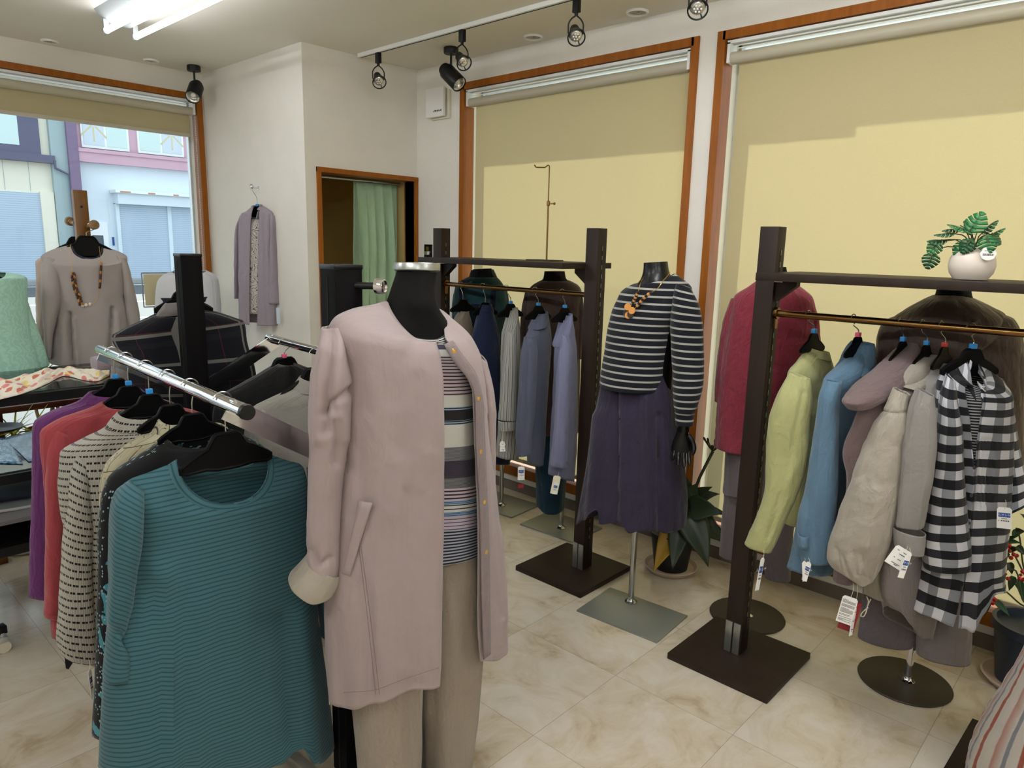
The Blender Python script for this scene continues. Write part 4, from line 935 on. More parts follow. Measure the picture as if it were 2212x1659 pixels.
# plaid dress behind the far post
P = Pl(1.20, 2.80, None, 0)
q = P.hit(395, 632); hanger('black hanger on the peg behind the far post carrying the plaid dress', V((q.x, q.y, 1.395)), q, P, None, None, .2, rr=.02)
t = garment('plaid_dress', 'navy sleeveless dress with white and red plaid lines behind the far black post', 'dress', P, .9)
piece('body', t, 'navy_plaid', [(340, 678, 434, 668, .05, 8, 2), (318, 690, 462, 673, .055, 4), (275, 714, 506, 688, .06), (258, 728, 520, 694, .06), (264, 746, 523, 706, .06), (278, 768, 527, 736, .06), (282, 815, 545, 802, .065), (282, 1000, 560, 1000, .075), (282, 1240, 575, 1240, .09)], P, nu=60, nv=80, fold=(.001, .012, 8), seed=41, uoff=.05)
t2 = garment('grey_rib_sweater', 'pale grey ribbed turtleneck under the navy plaid dress', 'sweater', P, 1.1)
piece('turtleneck', t2, 'ribbed', [(360, 654, 416, 648, .045), (354, 662, 420, 655, .05), (347, 672, 428, 662, .055), (340, 684, 436, 674, .05)], P, nv=16, fold=(0, 0, 1), crump=(.002, 40))
piece('sleeve', t2, 'ribbed', [(262, 730, 288, 752, .03, 0, 0, -.01), (247, 775, 285, 790, .045, 0, 0, -.01), (240, 835, 285, 845, .045, 0, 0, -.01), (236, 930, 280, 940, .045, 0, 0, -.01)], P, nu=30, fold=(.001, .006, 8), seed=43)
piece('sleeve', t2, 'ribbed', [(500, 700, 521, 692, .03, 0, 0, -.01), (505, 745, 528, 740, .04, 0, 0, -.01), (508, 800, 533, 800, .04, 0, 0, -.01), (512, 900, 540, 900, .04, 0, 0, -.01)], P, nu=30, fold=(.001, .006, 8), seed=44)
# ---------------------------------------------------------------- mannequin in the dusty pink coat
MX, MY = 1.085, 1.325
P = Pl(MX, MY, -5)
t, bo = mannequin('tall black headless mannequin with a brushed steel neck cap wearing the dusty pink coat', MX, MY,
    [(859, 583, 943, 588, .052), (853, 600, 941, 606, .053), (844, 628, 940, 634, .056), (836, 652, 944, 656, .062), (820, 680, 966, 690, .066, 0, 0, -.01), (780, 715, 1000, 728, .068, 0, 0, -.015), (760, 780, 1020, 790, .08, 0, 0, -.01), (775, 900, 1020, 900, .085, 0, 0, -.01), (775, 1080, 1030, 1080, .08, 0, 0, -.015), (775, 1230, 1030, 1230, .075, 0, 0, -.015)], P, base='plate', rot=-16, size=(.36, .30))
c = P.hit(901, 584); d = (V((.06, -.02, 1))).normalized()
b = B(); b.lathe([(.052, -.002), (.0545, .0), (.0545, .014), (.053, .0165), (.001, .017)], c, 48, (.05, .05, 1)); part('neck_cap', b, 'steel', t)
# trousers
tr = garment('beige_trousers', 'pale beige straight trousers on the mannequin in the pink coat', 'trousers', P, .1)
piece('leg', tr, 'beige_trouser', [(770, 1120, 912, 1120, .08), (760, 1200, 914, 1200, .086), (752, 1340, 914, 1350, .09), (758, 1450, 910, 1460, .088), (762, 1510, 908, 1520, .084), (768, 1580, 908, 1590, .08), (776, 1680, 905, 1680, .075), (790, 1850, 902, 1850, .07), (805, 2050, 898, 2050, .068)], P, nu=70, nv=60, fold=(.001, .004, 6), crump=(.0012, 8), seed=51, creases=[(((866, 1480), (862, 1560), (858, 1800)), .006, .009), (((900, 1480), (895, 1600), (890, 1800)), -.008, .012)])
piece('leg', tr, 'beige_trouser', [(890, 1120, 1034, 1120, .08), (890, 1200, 1038, 1200, .088), (892, 1340, 1042, 1340, .094), (902, 1450, 1038, 1450, .089), (905, 1510, 1034, 1510, .084), (912, 1580, 1026, 1580, .08), (916, 1680, 1012, 1680, .075), (920, 1850, 1000, 1850, .07), (925, 2050, 990, 2050, .068)], P, nu=70, nv=60, fold=(.001, .004, 6), crump=(.0012, 8), seed=52, creases=[(((926, 1490), (924, 1600), (922, 1800)), .006, .009), (((985, 1210), (1000, 1300), (1010, 1420)), -.007, .02), (((1015, 1360), (985, 1450)), -.005, .015)])
# banded knit shirt
sh = garment('banded_knit_shirt', 'multicolour horizontally striped knit shirt under the pink coat', 'shirt', P, .7)
piece('body', sh, 'band_knit', [(826, 672, 962, 678, .062, 52, 8), (812, 686, 976, 694, .07, 44, 6), (770, 712, 1005, 726, .085, 26), (752, 790, 1028, 800, .105, 8), (760, 900, 1030, 900, .108, 6), (765, 1000, 1034, 1000, .105, 6), (765, 1100, 1042, 1100, .105, 12), (768, 1195, 1048, 1165, .105, 14)], P, nu=90, nv=110, fold=(.0005, .004, 5), seed=53, crump=(.0008, 10))
# coat
ct = garment('dusty_pink_coat', 'dusty pink collarless long coat worn open on the black mannequin', 'coat', P, .5)
rows = [(827, 651, 950, 660, .072, 78, 6), (812, 657, 966, 668, .08, 68, 4), (770, 668, 992, 688, .092, 50), (735, 688, 1022, 716, .10, 30), (722, 730, 1044, 770, .115, 8), (730, 800, 1052, 840, .128), (735, 900, 1062, 920, .132), (736, 1040, 1078, 1040, .13), (730, 1180, 1090, 1160, .134), (724, 1320, 1101, 1290, .14), (728, 1450, 1104, 1345, .142), (732, 1523, 1104, 1366, .142)]
op = [(948, 960), (946, 962), (943, 966), (944, 976), (952, 1000), (958, 1022), (959, 1026), (959, 1032), (958, 1036), (957, 1038), (955, 1042), (953, 1044)]
CRE = [(((745, 880), (738, 960), (752, 1010)), -.008, .012), (((800, 830), (815, 960), (840, 1100)), .006, .03), (((770, 960), (790, 1100)), -.004, .015), (((895, 820), (880, 1000), (880, 1200)), -.005, .02), (((862, 1000), (865, 1250), (872, 1450)), .006, .02), (((880, 1060), (885, 1300), (905, 1480)), -.004, .01), (((930, 980), (935, 1200), (945, 1440)), .004, .015), (((795, 1290), (800, 1400), (810, 1520)), -.003, .003), (((785, 1060), (800, 1200), (806, 1500)), -.0025, .003), (((1060, 900), (1070, 1100), (1080, 1330)), -.005, .010), (((1050, 1000), (1058, 1300)), .003, .008), (((1085, 1150), (1090, 1340)), .004, .008), (((905, 720), (870, 790), (850, 860)), -.004, .02), (((760, 790), (790, 880)), -.005, .02)]
cb = loft(rows, P, nu=170, nv=150, fold=(.0008, .008, 9), crump=(.0014, 16), seed=54, opening=op, creases=CRE, e=2.15, thick=.0025, hem=[(0, 0), (.1, -18), (.25, -34), (.42, -22), (.58, -26), (.66, -30), (.82, -6), (.9, 0), (1, 0)], hems=.8); csurf = cb.surf; part('body', cb, 'coat', ct, sharp=60)
# facing of the right front: a mauve band with snap buttons, following the edge
def on_front(px, py, off):
    return P.hit(px, py, off)
e0 = [(958, 744), (980, 782), (1010, 820), (1026, 872), (1027, 950), (1033, 1050), (1036, 1110), (1038, 1220), (1040, 1310), (1042, 1370), (1044, 1424)]
e1 = [(976, 736), (1000, 770), (1028, 810), (1042, 868), (1046, 950), (1050, 1050), (1053, 1110), (1056, 1220), (1057, 1310), (1058, 1370), (1058, 1412)]
fx = pchip([p[1] for p in e0], [p[0] for p in e0]); gx = pchip([p[1] for p in e1], [p[0] for p in e1])
b = B(); rws, uvv = [], []
surf = csurf
for i in range(61):
    q = i / 60; y0 = e0[0][1] + (e0[-1][1] - e0[0][1]) * q; y1 = e1[0][1] + (e1[-1][1] - e1[0][1]) * q
    x0, x1 = fx(y0), gx(y1); rws.append([surf(x0 + (x1 - x0) * k / 4, y0 + (y1 - y0) * k / 4, .007 + .002 * sin(k * pi / 4)) for k in range(5)]); uvv.append([(k * .006, q) for k in range(5)])
b.grid(rws, uvv); b.thick = .003; part('front_facing', b, 'coat_facing', ct, label='mauve front facing band')
for px, py in ((979, 760), (1031, 861), (1036, 975), (1044, 1084), (1048, 1192)):
    c = surf(px, py, .0095); b = B(); n_ = (EYE - c).normalized() * .4 + P.n * .6
    b.lathe([(.0065, 0), (.007, .001), (.006, .0025), (.0045, .002), (.004, .0032), (.0015, .0038)], c, 18, n_); part('snap_button', b, 'brass', ct, label='small round gold snap button')
# neckline binding
piece('neck_binding', ct, 'coat', [(826, 650, 951, 659, .072, 79, 6), (824, 653, 954, 662, .077, 80, 6), (820, 656, 958, 665, .081, 78, 6)], P, nu=90, nv=6, fold=(0, 0, 1), crump=(0, 1), opening=[(946, 962), (945, 964), (944, 966)], thick=.002)
# sleeve with the turned back white cuff
PS = Pl(P.hit(712, 900).x, P.hit(712, 900).y, None, -12)
SR = [(700, 706, 738, 706, .03, 0, 0, -.02), (690, 748, 752, 772, .05), (675, 810, 764, 830, .062), (670, 890, 762, 905, .064), (673, 960, 752, 975, .06), (670, 1060, 738, 1065, .058), (667, 1130, 734, 1135, .056), (666, 1180, 733, 1200, .052), (669, 1210, 728, 1250, .048)]
piece('sleeve', ct, 'coat', SR, PS, nu=100, nv=110, fold=(.001, .007, 9), crump=(.0022, 13), seed=56, creases=[(((716, 720), (706, 830), (702, 930)), -.012, .010), (((706, 715), (694, 830), (690, 950)), .008, .012), (((735, 720), (728, 830), (722, 900)), .008, .012), (((764, 838), (722, 868), (700, 892)), -.012, .008), (((720, 870), (735, 940), (728, 1000)), -.012, .010), (((735, 900), (745, 950)), .008, .010), (((672, 1190), (690, 1222), (712, 1205)), -.008, .008)])
piece('cuff', ct, 'ivory', [(668, 1190, 738, 1238, .05), (655, 1208, 733, 1258, .056), (640, 1225, 726, 1272, .06), (627, 1238, 719, 1283, .062)], PS, nu=70, nv=30, fold=(.0005, .003, 6), crump=(.0012, 12), seed=57, label='turned back white cuff', hem=[(0, 0), (.25, 6), (.6, 12), (1, 0)], hems=.3)
# other sleeve behind
q = P.hit(900, 900) + P.u * .175; PB = Pl(q.x, q.y, None, 0)
piece('sleeve', ct, 'coat', [(1030, 760, 1050, 780, .03), (1040, 830, 1066, 850, .045), (1044, 900, 1070, 900, .05), (1042, 1000, 1069, 1000, .045), (1040, 1120, 1068, 1120, .04)], PB, nu=50, nv=60, fold=(.001, .005, 8), seed=58)
# slanted welt pocket
b = B(); A, C, D, E_ = (777, 1082), (805, 1086), (757, 1242), (741, 1238)
rws = []
for i in range(13):
    q = i / 12; rws.append([surf(A[0] + (E_[0] - A[0]) * q + ((C[0] - A[0]) * (1 - q) + (D[0] - E_[0]) * q) * k / 4, A[1] + (E_[1] - A[1]) * q + ((C[1] - A[1]) * (1 - q) + (D[1] - E_[1]) * q) * k / 4, .006) for k in range(5)])
b.grid(rws, [[(k * .01, i * .01) for k in range(5)] for i in range(13)]); b.thick = .004; part('welt_pocket', b, 'coat', ct)
M['coat_thread'] = plain('coat_thread', '6e5f5c', .9)
stitch(ct, csurf, [[(748, 946), (753, 1060), (760, 1160)], [(775, 1180), (790, 1300), (812, 1500)], [(780, 1180), (796, 1300), (820, 1500)], [(777, 1084), (760, 1170), (742, 1238)], [(802, 1090), (780, 1170), (755, 1240)]], 'coat_thread', .0007)
stitch(ct, csurf, [[(742, 1496), (800, 1492), (870, 1468), (948, 1442)]], 'coat_thread', .0006)
# ---------------------------------------------------------------- garments on the right wooden rack
def rack_hanger(x, y, bot, P, label, marker=None, w=.15, group='black hangers on the wooden racks'):
    q = P.hit(*bot); return hanger(label, (x, y, 1.297), V((q.x, q.y, q.z)), P, group, marker, w, .05, rr=.017)
GJ = 'jackets on the right wooden rack'
ang = -8
# yellow jacket
P = Pl(R2X, .88, ang); PS = Pl(R2X - .19, .90, None)
rack_hanger(R2X, .885, (1758, 722), P, 'black hanger with a blue marker carrying the yellow jacket', 'size_blue')
t = garment('yellow_jacket', 'lime yellow jacket nearest the rack post', 'jacket', P, .9, GJ)
piece('body', t, 'yellow', [(1742, 758, 1790, 762, .03, 6, 0), (1724, 784, 1797, 792, .035), (1708, 808, 1803, 828, .04), (1704, 860, 1796, 880, .045), (1712, 950, 1790, 955, .05), (1712, 1050, 1785, 1055, .05), (1702, 1136, 1780, 1132, .05)], P, fold=(.001, .006, 8), seed=61, nu=60, nv=60)
piece('collar', t, 'yellow', [(1744, 752, 1789, 757, .032, 4, 0), (1738, 766, 1793, 771, .038, 8, 0)], P, nv=8, fold=(0, 0, 1))
piece('sleeve', t, 'yellow', [(1706, 803, 1748, 818, .02, 0, 0, -.01), (1681, 850, 1752, 870, .04), (1665, 900, 1746, 915, .045), (1659, 950, 1743, 958, .045), (1658, 1000, 1738, 1005, .045), (1655, 1060, 1722, 1060, .042), (1638, 1110, 1696, 1118, .04), (1611, 1174, 1663, 1190, .035)], PS, nu=60, nv=80, fold=(.001, .007, 8), seed=62, creases=[(((1735, 850), (1705, 1000), (1660, 1160)), -.006, .008), (((1720, 1000), (1690, 1060)), .006, .012), (((1690, 860), (1680, 1000)), .004, .015)])
# blue jacket
P = Pl(R2X, .74, ang); PS = Pl(R2X - .20, .76, None)
rack_hanger(R2X, .742, (1853, 730), P, 'black hanger with a pink marker carrying the sky blue jacket', 'size_pink')
t = garment('blue_jacket', 'sky blue collared jacket second from the rack post', 'jacket', P, .9, GJ)
piece('body', t, 'blue', [(1842, 752, 1884, 752, .035, 4, 0), (1822, 785, 1890, 785, .04), (1790, 822, 1894, 810, .045), (1782, 880, 1894, 880, .05), (1775, 1000, 1890, 1000, .05), (1740, 1140, 1880, 1130, .055), (1709, 1237, 1790, 1226, .055)], P, fold=(.001, .007, 8), seed=63, nu=60, nv=60)
piece('collar', t, 'blue', [(1852, 739, 1876, 738, .036, 2, 0), (1838, 752, 1882, 752, .046, 10, 0), (1822, 776, 1884, 772, .052, 14, 0), (1812, 800, 1860, 800, .05, 10, 0)], P, nv=16, fold=(0, .002, 6), seed=64)
piece('sleeve', t, 'blue', [(1786, 820, 1815, 825, .02), (1772, 852, 1812, 862, .04), (1763, 920, 1809, 925, .045), (1755, 980, 1807, 985, .045), (1742, 1060, 1805, 1060, .045), (1727, 1125, 1801, 1130, .045), (1726, 1170, 1798, 1175, .045), (1734, 1210, 1792, 1214, .042)], PS, nu=60, nv=80, fold=(.001, .006, 8), seed=65, creases=[(((1742, 1050), (1745, 1140), (1748, 1205)), -.004, .005), (((1727, 1178), (1748, 1182)), -.003, .003)])
piece('sleeve_tab', t, 'blue', [(1724, 1152, 1748, 1156, .03, 0, 0, .022), (1726, 1178, 1748, 1182, .03, 0, 0, .022)], PS, nu=24, nv=4, fold=(0, 0, 1))
# mauve hooded coat
P = Pl(R2X, .605, ang); PS = Pl(R2X - .20, .63, None)
rack_hanger(R2X, .607, (1950, 740), P, 'black hanger with a blue marker carrying the mauve hooded coat', 'size_blue')
t = garment('mauve_hooded_coat', 'dusty mauve coat with a hanging hood between the blue and the ivory jackets', 'coat', P, .9, GJ)
piece('body', t, 'mauve', [(1945, 765, 1990, 765, .03), (1915, 800, 1990, 805, .04), (1884, 840, 1988, 850, .045), (1880, 950, 1970, 950, .045), (1872, 1100, 1960, 1100, .045), (1864, 1210, 1950, 1210, .045)], P, fold=(.001, .006, 8), seed=66)
piece('hood', t, 'mauve', [(1958, 740, 1978, 742, .02, 0, 0, .0), (1935, 762, 1992, 758, .04, 0, 0, .01), (1900, 800, 1992, 790, .055, 0, 0, .015), (1860, 838, 1978, 815, .06, 0, 0, .02), (1834, 868, 1940, 845, .05, 0, 0, .025), (1838, 886, 1895, 868, .03, 0, 0, .025)], P, nu=50, nv=50, fold=(.002, .006, 12), seed=67, crump=(.002, 20), cap=True)
piece('sleeve', t, 'mauve', [(1872, 848, 1915, 858, .02), (1852, 900, 1912, 905, .04), (1828, 972, 1903, 975, .042), (1834, 1040, 1890, 1045, .04), (1822, 1130, 1870, 1135, .036), (1806, 1215, 1852, 1225, .034), (1801, 1250, 1842, 1258, .032)], PS, nu=50, nv=60, fold=(.001, .006, 8), seed=68)
# ivory hooded jacket
P = Pl(R2X, .545, ang); PS = Pl(R2X - .215, .545, None)
rack_hanger(R2X, .547, (2001, 748), P, 'black hanger with a blue marker carrying the ivory gathered jacket', 'size_blue')
t = garment('ivory_jacket', 'ivory jacket with full sleeves gathered at the cuff', 'jacket', P, .9, GJ)
piece('body', t, 'ivory', [(1985, 770, 2030, 768, .03), (1958, 795, 2032, 800, .04), (1936, 828, 2030, 835, .045), (1925, 900, 2022, 900, .045), (1915, 1050, 2010, 1050, .045), (1880, 1200, 1975, 1200, .05), (1866, 1265, 1940, 1262, .05), (1874, 1292, 1910, 1296, .045)], P, fold=(.001, .008, 8), seed=69)
piece('hood_collar', t, 'ivory', [(2000, 765, 2030, 764, .03), (1976, 785, 2030, 783, .045), (1948, 812, 2008, 812, .05), (1930, 834, 1974, 852, .045, 0, 0, .01)], P, nv=20, fold=(.001, .004, 8), seed=70)
piece('sleeve', t, 'ivory', [(1930, 836, 1962, 852, .02), (1913, 880, 1956, 884, .04), (1890, 920, 1954, 922, .052), (1873, 960, 1950, 962, .058), (1845, 1040, 1942, 1040, .062), (1822, 1100, 1932, 1100, .064), (1802, 1160, 1914, 1168, .062), (1796, 1200, 1898, 1212, .058), (1806, 1222, 1888, 1236, .05), (1836, 1242, 1880, 1250, .04)], PS, nu=120, nv=120, fold=(.004, .010, 13), crump=(.0045, 15), foldstart=0, seed=71, hem=[(0, -6), (.3, 2), (.6, 8), (1, 0)], hems=.8,
      creases=[(((1925, 880), (1905, 900)), -.004, .004), (((1955, 890), (1930, 894), (1908, 888)), -.005, .004), (((1820, 1200), (1835, 1242)), -.006, .005), (((1842, 1190), (1852, 1240)), -.006, .005), (((1862, 1195), (1868, 1244)), -.006, .005), (((1808, 1185), (1816, 1225)), -.005, .005), (((1890, 1060), (1870, 1180)), .008, .014), (((1865, 960), (1850, 1100)), .004, .02)])
b = B(); q = PS.hit(1866, 1292, -.1)
b.tube(smooth_path([PS.hit(1872, 1288, -.15), PS.hit(1876, 1300, -.15), PS.hit(1873, 1312, -.15), PS.hit(1862, 1324, -.15), PS.hit(1859, 1331, -.15), PS.hit(1864, 1332, -.15), PS.hit(1871, 1322, -.15), PS.hit(1874, 1310, -.15), PS.hit(1881, 1294, -.15)], 36), .0016, 6)
dc = part('drawstring', b, 'cream_card', t); b = B(); b.ball(PS.hit(1874, 1312, -.15), .005); part('cord_stopper', b, 'chrome', dc)
# pale grey tunic blouse
P = Pl(R2X, .49, ang); PS = Pl(R2X - .215, .455, None)
rack_hanger(R2X, .497, (2040, 752), P, 'black hanger with a red marker carrying the pale grey blouse', 'size_red', .15)
t = garment('grey_tunic_blouse', 'pale grey gathered sleeve tunic with an embroidered cuff and a curved hem', 'blouse', P, .9, GJ)
piece('body', t, 'blouse', [(2024, 785, 2062, 780, .03), (2010, 800, 2068, 800, .04), (1990, 835, 2068, 840, .045), (1980, 900, 2065, 900, .045), (1965, 1050, 2045, 1050, .045)], P, fold=(.001, .006, 8), seed=72)
piece('skirt_panel', t, 'tunic', [(1962, 1040, 2046, 1040, .045), (1935, 1130, 2036, 1130, .05), (1917, 1200, 2030, 1200, .05), (1913, 1280, 2020, 1290, .05), (1915, 1312, 2004, 1374, .05)], P, nu=90, nv=70, fold=(.002, .010, 9), seed=73, hem=[(0, 0), (.2, 14), (.5, 22), (.8, 4), (1, 0)], hems=.6)
piece('yoke', t, 'blouse', [(2024, 784, 2064, 780, .032), (2000, 815, 2052, 822, .047), (1986, 848, 2040, 864, .05)], P, nv=14, fold=(.0005, .003, 14), crump=(.002, 60), seed=74)
piece('sleeve', t, 'blouse', [(1985, 838, 2020, 858, .02), (1972, 872, 2022, 882, .035), (1960, 925, 2024, 930, .042), (1952, 970, 2024, 975, .046), (1946, 1040, 2016, 1040, .046), (1942, 1100, 2006, 1100, .042), (1938, 1130, 1998, 1142, .036)], PS, nu=120, nv=90, fold=(.005, .010, 19), crump=(.003, 15), foldstart=0, seed=75)
piece('cuff', t, 'blouse', [(1932, 1136, 1996, 1156, .036), (1934, 1160, 1994, 1178, .037), (1937, 1182, 1992, 1198, .036)], PS, nu=50, nv=16, fold=(0, .001, 4), crump=(.0012, 40), seed=76, label='broad embroidered cuff')
# gingham shirt
P = Pl(R2X - .03, .40, -38); PS = Pl(P.hit(2030, 1000).x - .02, P.hit(2030, 1000).y - .02, None, 8)
rack_hanger(R2X, .42, (2101, 756), P, 'black hanger with a blue marker carrying the gingham shirt', 'size_blue', .18)
t = garment('gingham_shirt', 'black and white gingham collared shirt hanging nearest the right edge', 'shirt', P, .9, GJ)
rows = [(2079, 776, 2126, 786, .04, 44, 0), (2064, 790, 2142, 800, .05, 40), (2046, 806, 2162, 820, .06, 30), (2036, 840, 2172, 846, .065, 14), (2034, 900, 2168, 900, .07, 4), (2030, 1000, 2166, 1000, .072), (2022, 1100, 2162, 1100, .075), (2012, 1200, 2154, 1190, .078), (2002, 1290, 2150, 1250, .08), (1998, 1322, 2150, 1258, .08)]
piece('body', t, 'gingham', rows, P, nu=140, nv=140, fold=(.002, .017, 10), seed=77, opening=[(2092, 2112), (2086, 2120), (2085, 2128), (2089, 2126), (2098, 2118), (2104, 2108), (2098, 2101), (2088, 2092), (2074, 2080), (2066, 2078)], hem=[(0, 0), (.3, 26), (.42, 42), (.5, 4), (.6, -30), (1, 0)], hems=.82,
      creases=[(((2108, 960), (2096, 1100), (2078, 1260)), .008, .007), (((2122, 950), (2112, 1100)), -.005, .004), (((2130, 950), (2122, 1100)), -.005, .004), (((2138, 950), (2132, 1090)), -.005, .004), (((2146, 950), (2142, 1080)), -.004, .004)])
piece('collar', t, 'gingham', [(2082, 774, 2124, 782, .045, 30, 0), (2074, 786, 2130, 794, .055, 44, 2), (2062, 800, 2140, 808, .062, 66, 4)], P, nu=80, nv=14, fold=(0, .001, 6), seed=78, opening=[(2094, 2106), (2090, 2116), (2092, 2124)], uoff=.03)
piece('sleeve', t, 'gingham', [(2044, 806, 2064, 824, .02), (2032, 850, 2066, 860, .04), (2026, 910, 2074, 915, .05), (2016, 1000, 2078, 1005, .055), (2007, 1070, 2080, 1075, .055), (1998, 1150, 2084, 1150, .055), (1996, 1175, 2086, 1180, .053), (2002, 1222, 2086, 1228, .05)], PS, nu=80, nv=90, fold=(.001, .005, 8), seed=79, uoff=.01)
PR = Pl(P.hit(2180, 1000).x, P.hit(2180, 1000).y, None, -10)
piece('sleeve', t, 'gingham', [(2150, 814, 2166, 822, .02), (2158, 850, 2182, 860, .035), (2160, 910, 2190, 915, .045), (2162, 980, 2199, 985, .05), (2164, 1050, 2210, 1045, .05), (2164, 1122, 2210, 1086, .048)], PR, nu=60, nv=70, fold=(.001, .005, 8), seed=80, uoff=.02)
t2 = garment('thin_striped_top', 'black and white thin striped top inside the gingham shirt', 'top', P, 1.1)
piece('body', t2, 'thin_stripe', [(2076, 806, 2130, 812, .035, 22), (2066, 825, 2142, 830, .045, 14), (2055, 860, 2150, 860, .055), (2052, 1000, 2150, 1000, .058), (2046, 1120, 2150, 1120, .058)], P, fold=(.0005, .003, 6), seed=81)
for k, y in enumerate((955, 1010, 1070, 1130)):
    b = B(); c = P.hit(2110 - k * 6, y, .078); b.lathe([(.005, 0), (.0055, .0015), (.004, .003), (.001, .003)], c, 14, P.n); part('button', b, 'ink', t)
# ---------------------------------------------------------------- dressed mannequins by the wide window
PX, PY = 2.69, 1.12
P = Pl(PX, PY, None, 0)
mannequin('headless mannequin on a round dark base wearing the rose linen shirt', PX, PY,
    [(1660, 576, 1697, 577, .045), (1656, 590, 1700, 592, .046), (1650, 610, 1706, 612, .055), (1620, 640, 1730, 642, .08), (1600, 700, 1745, 700, .09), (1590, 850, 1740, 850, .09), (1600, 1000, 1720, 1000, .08)], P, base='disc', pole_z=.95, bc=(2.70, 1.125), pole_mat='chrome')
t = garment('rose_linen_shirt', 'rose pink crinkled linen shirt seen from behind at the wide blind', 'shirt', P, .8)
piece('body', t, 'rose', [(1636, 607, 1706, 607, .07), (1618, 620, 1728, 622, .085), (1590, 640, 1750, 645, .1), (1578, 680, 1756, 690, .11), (1566, 740, 1752, 740, .115), (1556, 830, 1752, 830, .12), (1550, 900, 1752, 900, .12), (1545, 960, 1750, 985, .12)], P, nu=90, nv=80, fold=(.001, .008, 7), crump=(.002, 35), seed=91)
piece('collar', t, 'rose', [(1640, 600, 1702, 600, .066), (1634, 614, 1710, 615, .078)], P, nv=6, fold=(0, 0, 1))
piece('sleeve', t, 'rose', [(1738, 640, 1756, 652, .03), (1740, 680, 1768, 690, .045), (1738, 800, 1772, 800, .045), (1734, 940, 1768, 940, .042)], P, nu=40, nv=60, fold=(.001, .006, 8), crump=(.002, 35), seed=92)
piece('sleeve', t, 'rose', [(1580, 645, 1600, 645, .03), (1562, 700, 1590, 705, .045), (1550, 800, 1578, 800, .045), (1548, 865, 1574, 870, .042)], P, nu=40, nv=60, fold=(.001, .006, 8), crump=(.002, 35), seed=93)
t = garment('grey_mauve_trousers', 'wide grey mauve trousers below the rose linen shirt', 'trousers', P, .2)
piece('hips', t, 'plum_trouser', [(1572, 930, 1732, 940, .1), (1570, 1000, 1730, 1000, .11), (1566, 1060, 1728, 1060, .11)], P, fold=(0, .003, 6))
piece('leg', t, 'plum_trouser', [(1568, 1050, 1652, 1050, .08), (1562, 1150, 1640, 1150, .06), (1558, 1198, 1632, 1214, .045)], P, fold=(.001, .006, 6), seed=94)
piece('leg', t, 'plum_trouser', [(1645, 1050, 1726, 1050, .08), (1652, 1150, 1712, 1150, .06), (1654, 1244, 1709, 1252, .045)], P, fold=(.001, .006, 6), seed=95)
# brown hooded one
BX, BY = 2.66, .505
P = Pl(BX, BY, None, 0)
mannequin('headless mannequin on a round dark base wearing the brown hooded jacket', BX, BY,
    [(2030, 606, 2090, 606, .055), (2028, 625, 2092, 626, .056), (2020, 650, 2098, 652, .065), (1970, 690, 2150, 690, .09), (1940, 760, 2170, 760, .1), (1930, 900, 2160, 900, .1), (1950, 1100, 2140, 1100, .09)], P, base='disc', pole_z=.95, bc=(2.665, .515), pole_mat='chrome')
t = garment('brown_hooded_jacket', 'brown satin hooded jacket seen from behind at the wide blind', 'jacket', P, .8)
piece('body', t, 'brown', [(2000, 660, 2110, 662, .085), (1960, 678, 2150, 680, .105), (1925, 694, 2165, 690, .115), (1912, 740, 2180, 740, .125), (1908, 850, 2180, 850, .13), (1905, 1000, 2180, 1000, .13), (1905, 1090, 2178, 1090, .13)], P, nu=80, nv=70, fold=(.001, .012, 6), crump=(.0025, 9), seed=96)
piece('hood', t, 'brown', [(2022, 637, 2078, 636, .06, 0, 0, .0), (2000, 648, 2100, 647, .10, 0, 0, .012), (1968, 668, 2128, 664, .13, 8, 0, .022), (1946, 688, 2150, 682, .145, 26, 0, .028), (1950, 704, 2148, 700, .148, 46, 0, .030), (1975, 712, 2130, 710, .14, 60, 0, .026)], P, nu=80, nv=50, fold=(.002, .006, 8), crump=(.004, 12), seed=97, creases=[(((2050, 640), (2046, 690), (2060, 740)), -.006, .008), (((1990, 690), (2050, 720), (2110, 690)), .008, .01)])
piece('sleeve', t, 'brown', [(1918, 692, 1945, 705, .03), (1903, 730, 1950, 745, .05), (1888, 790, 1940, 800, .06), (1880, 900, 1930, 900, .06), (1876, 1050, 1922, 1050, .055)], P, nu=50, nv=60, fold=(.001, .009, 8), seed=98)
piece('sleeve', t, 'brown', [(2145, 684, 2172, 690, .03), (2150, 730, 2203, 730, .05), (2150, 800, 2207, 804, .06), (2148, 900, 2203, 900, .06), (2146, 1010, 2198, 1013, .055)], P, nu=50, nv=60, fold=(.001, .009, 8), seed=99, creases=[(((2200, 740), (2170, 770)), -.008, .01)])
t = garment('pale_mauve_trousers', 'wide pale mauve trousers below the brown hooded jacket', 'trousers', P, .1)
piece('hips', t, 'tunic', [(1900, 1080, 2120, 1080, .12), (1885, 1180, 2110, 1180, .12), (1876, 1250, 2100, 1250, .12)], P, fold=(0, .003, 6))
piece('leg', t, 'plum_trouser', [(1876, 1230, 2000, 1230, .08), (1868, 1320, 1985, 1330, .06), (1861, 1374, 1965, 1398, .05)], P, fold=(.001, .006, 6), seed=100, nv=60)
piece('leg', t, 'tunic', [(1985, 1230, 2098, 1230, .08), (1985, 1320, 2090, 1330, .06), (1986, 1406, 2086, 1434, .05)], P, fold=(.001, .006, 6), seed=101, nv=60)
for hz, (a, c_) in (('leg', (1383, 1400)),):
    pass
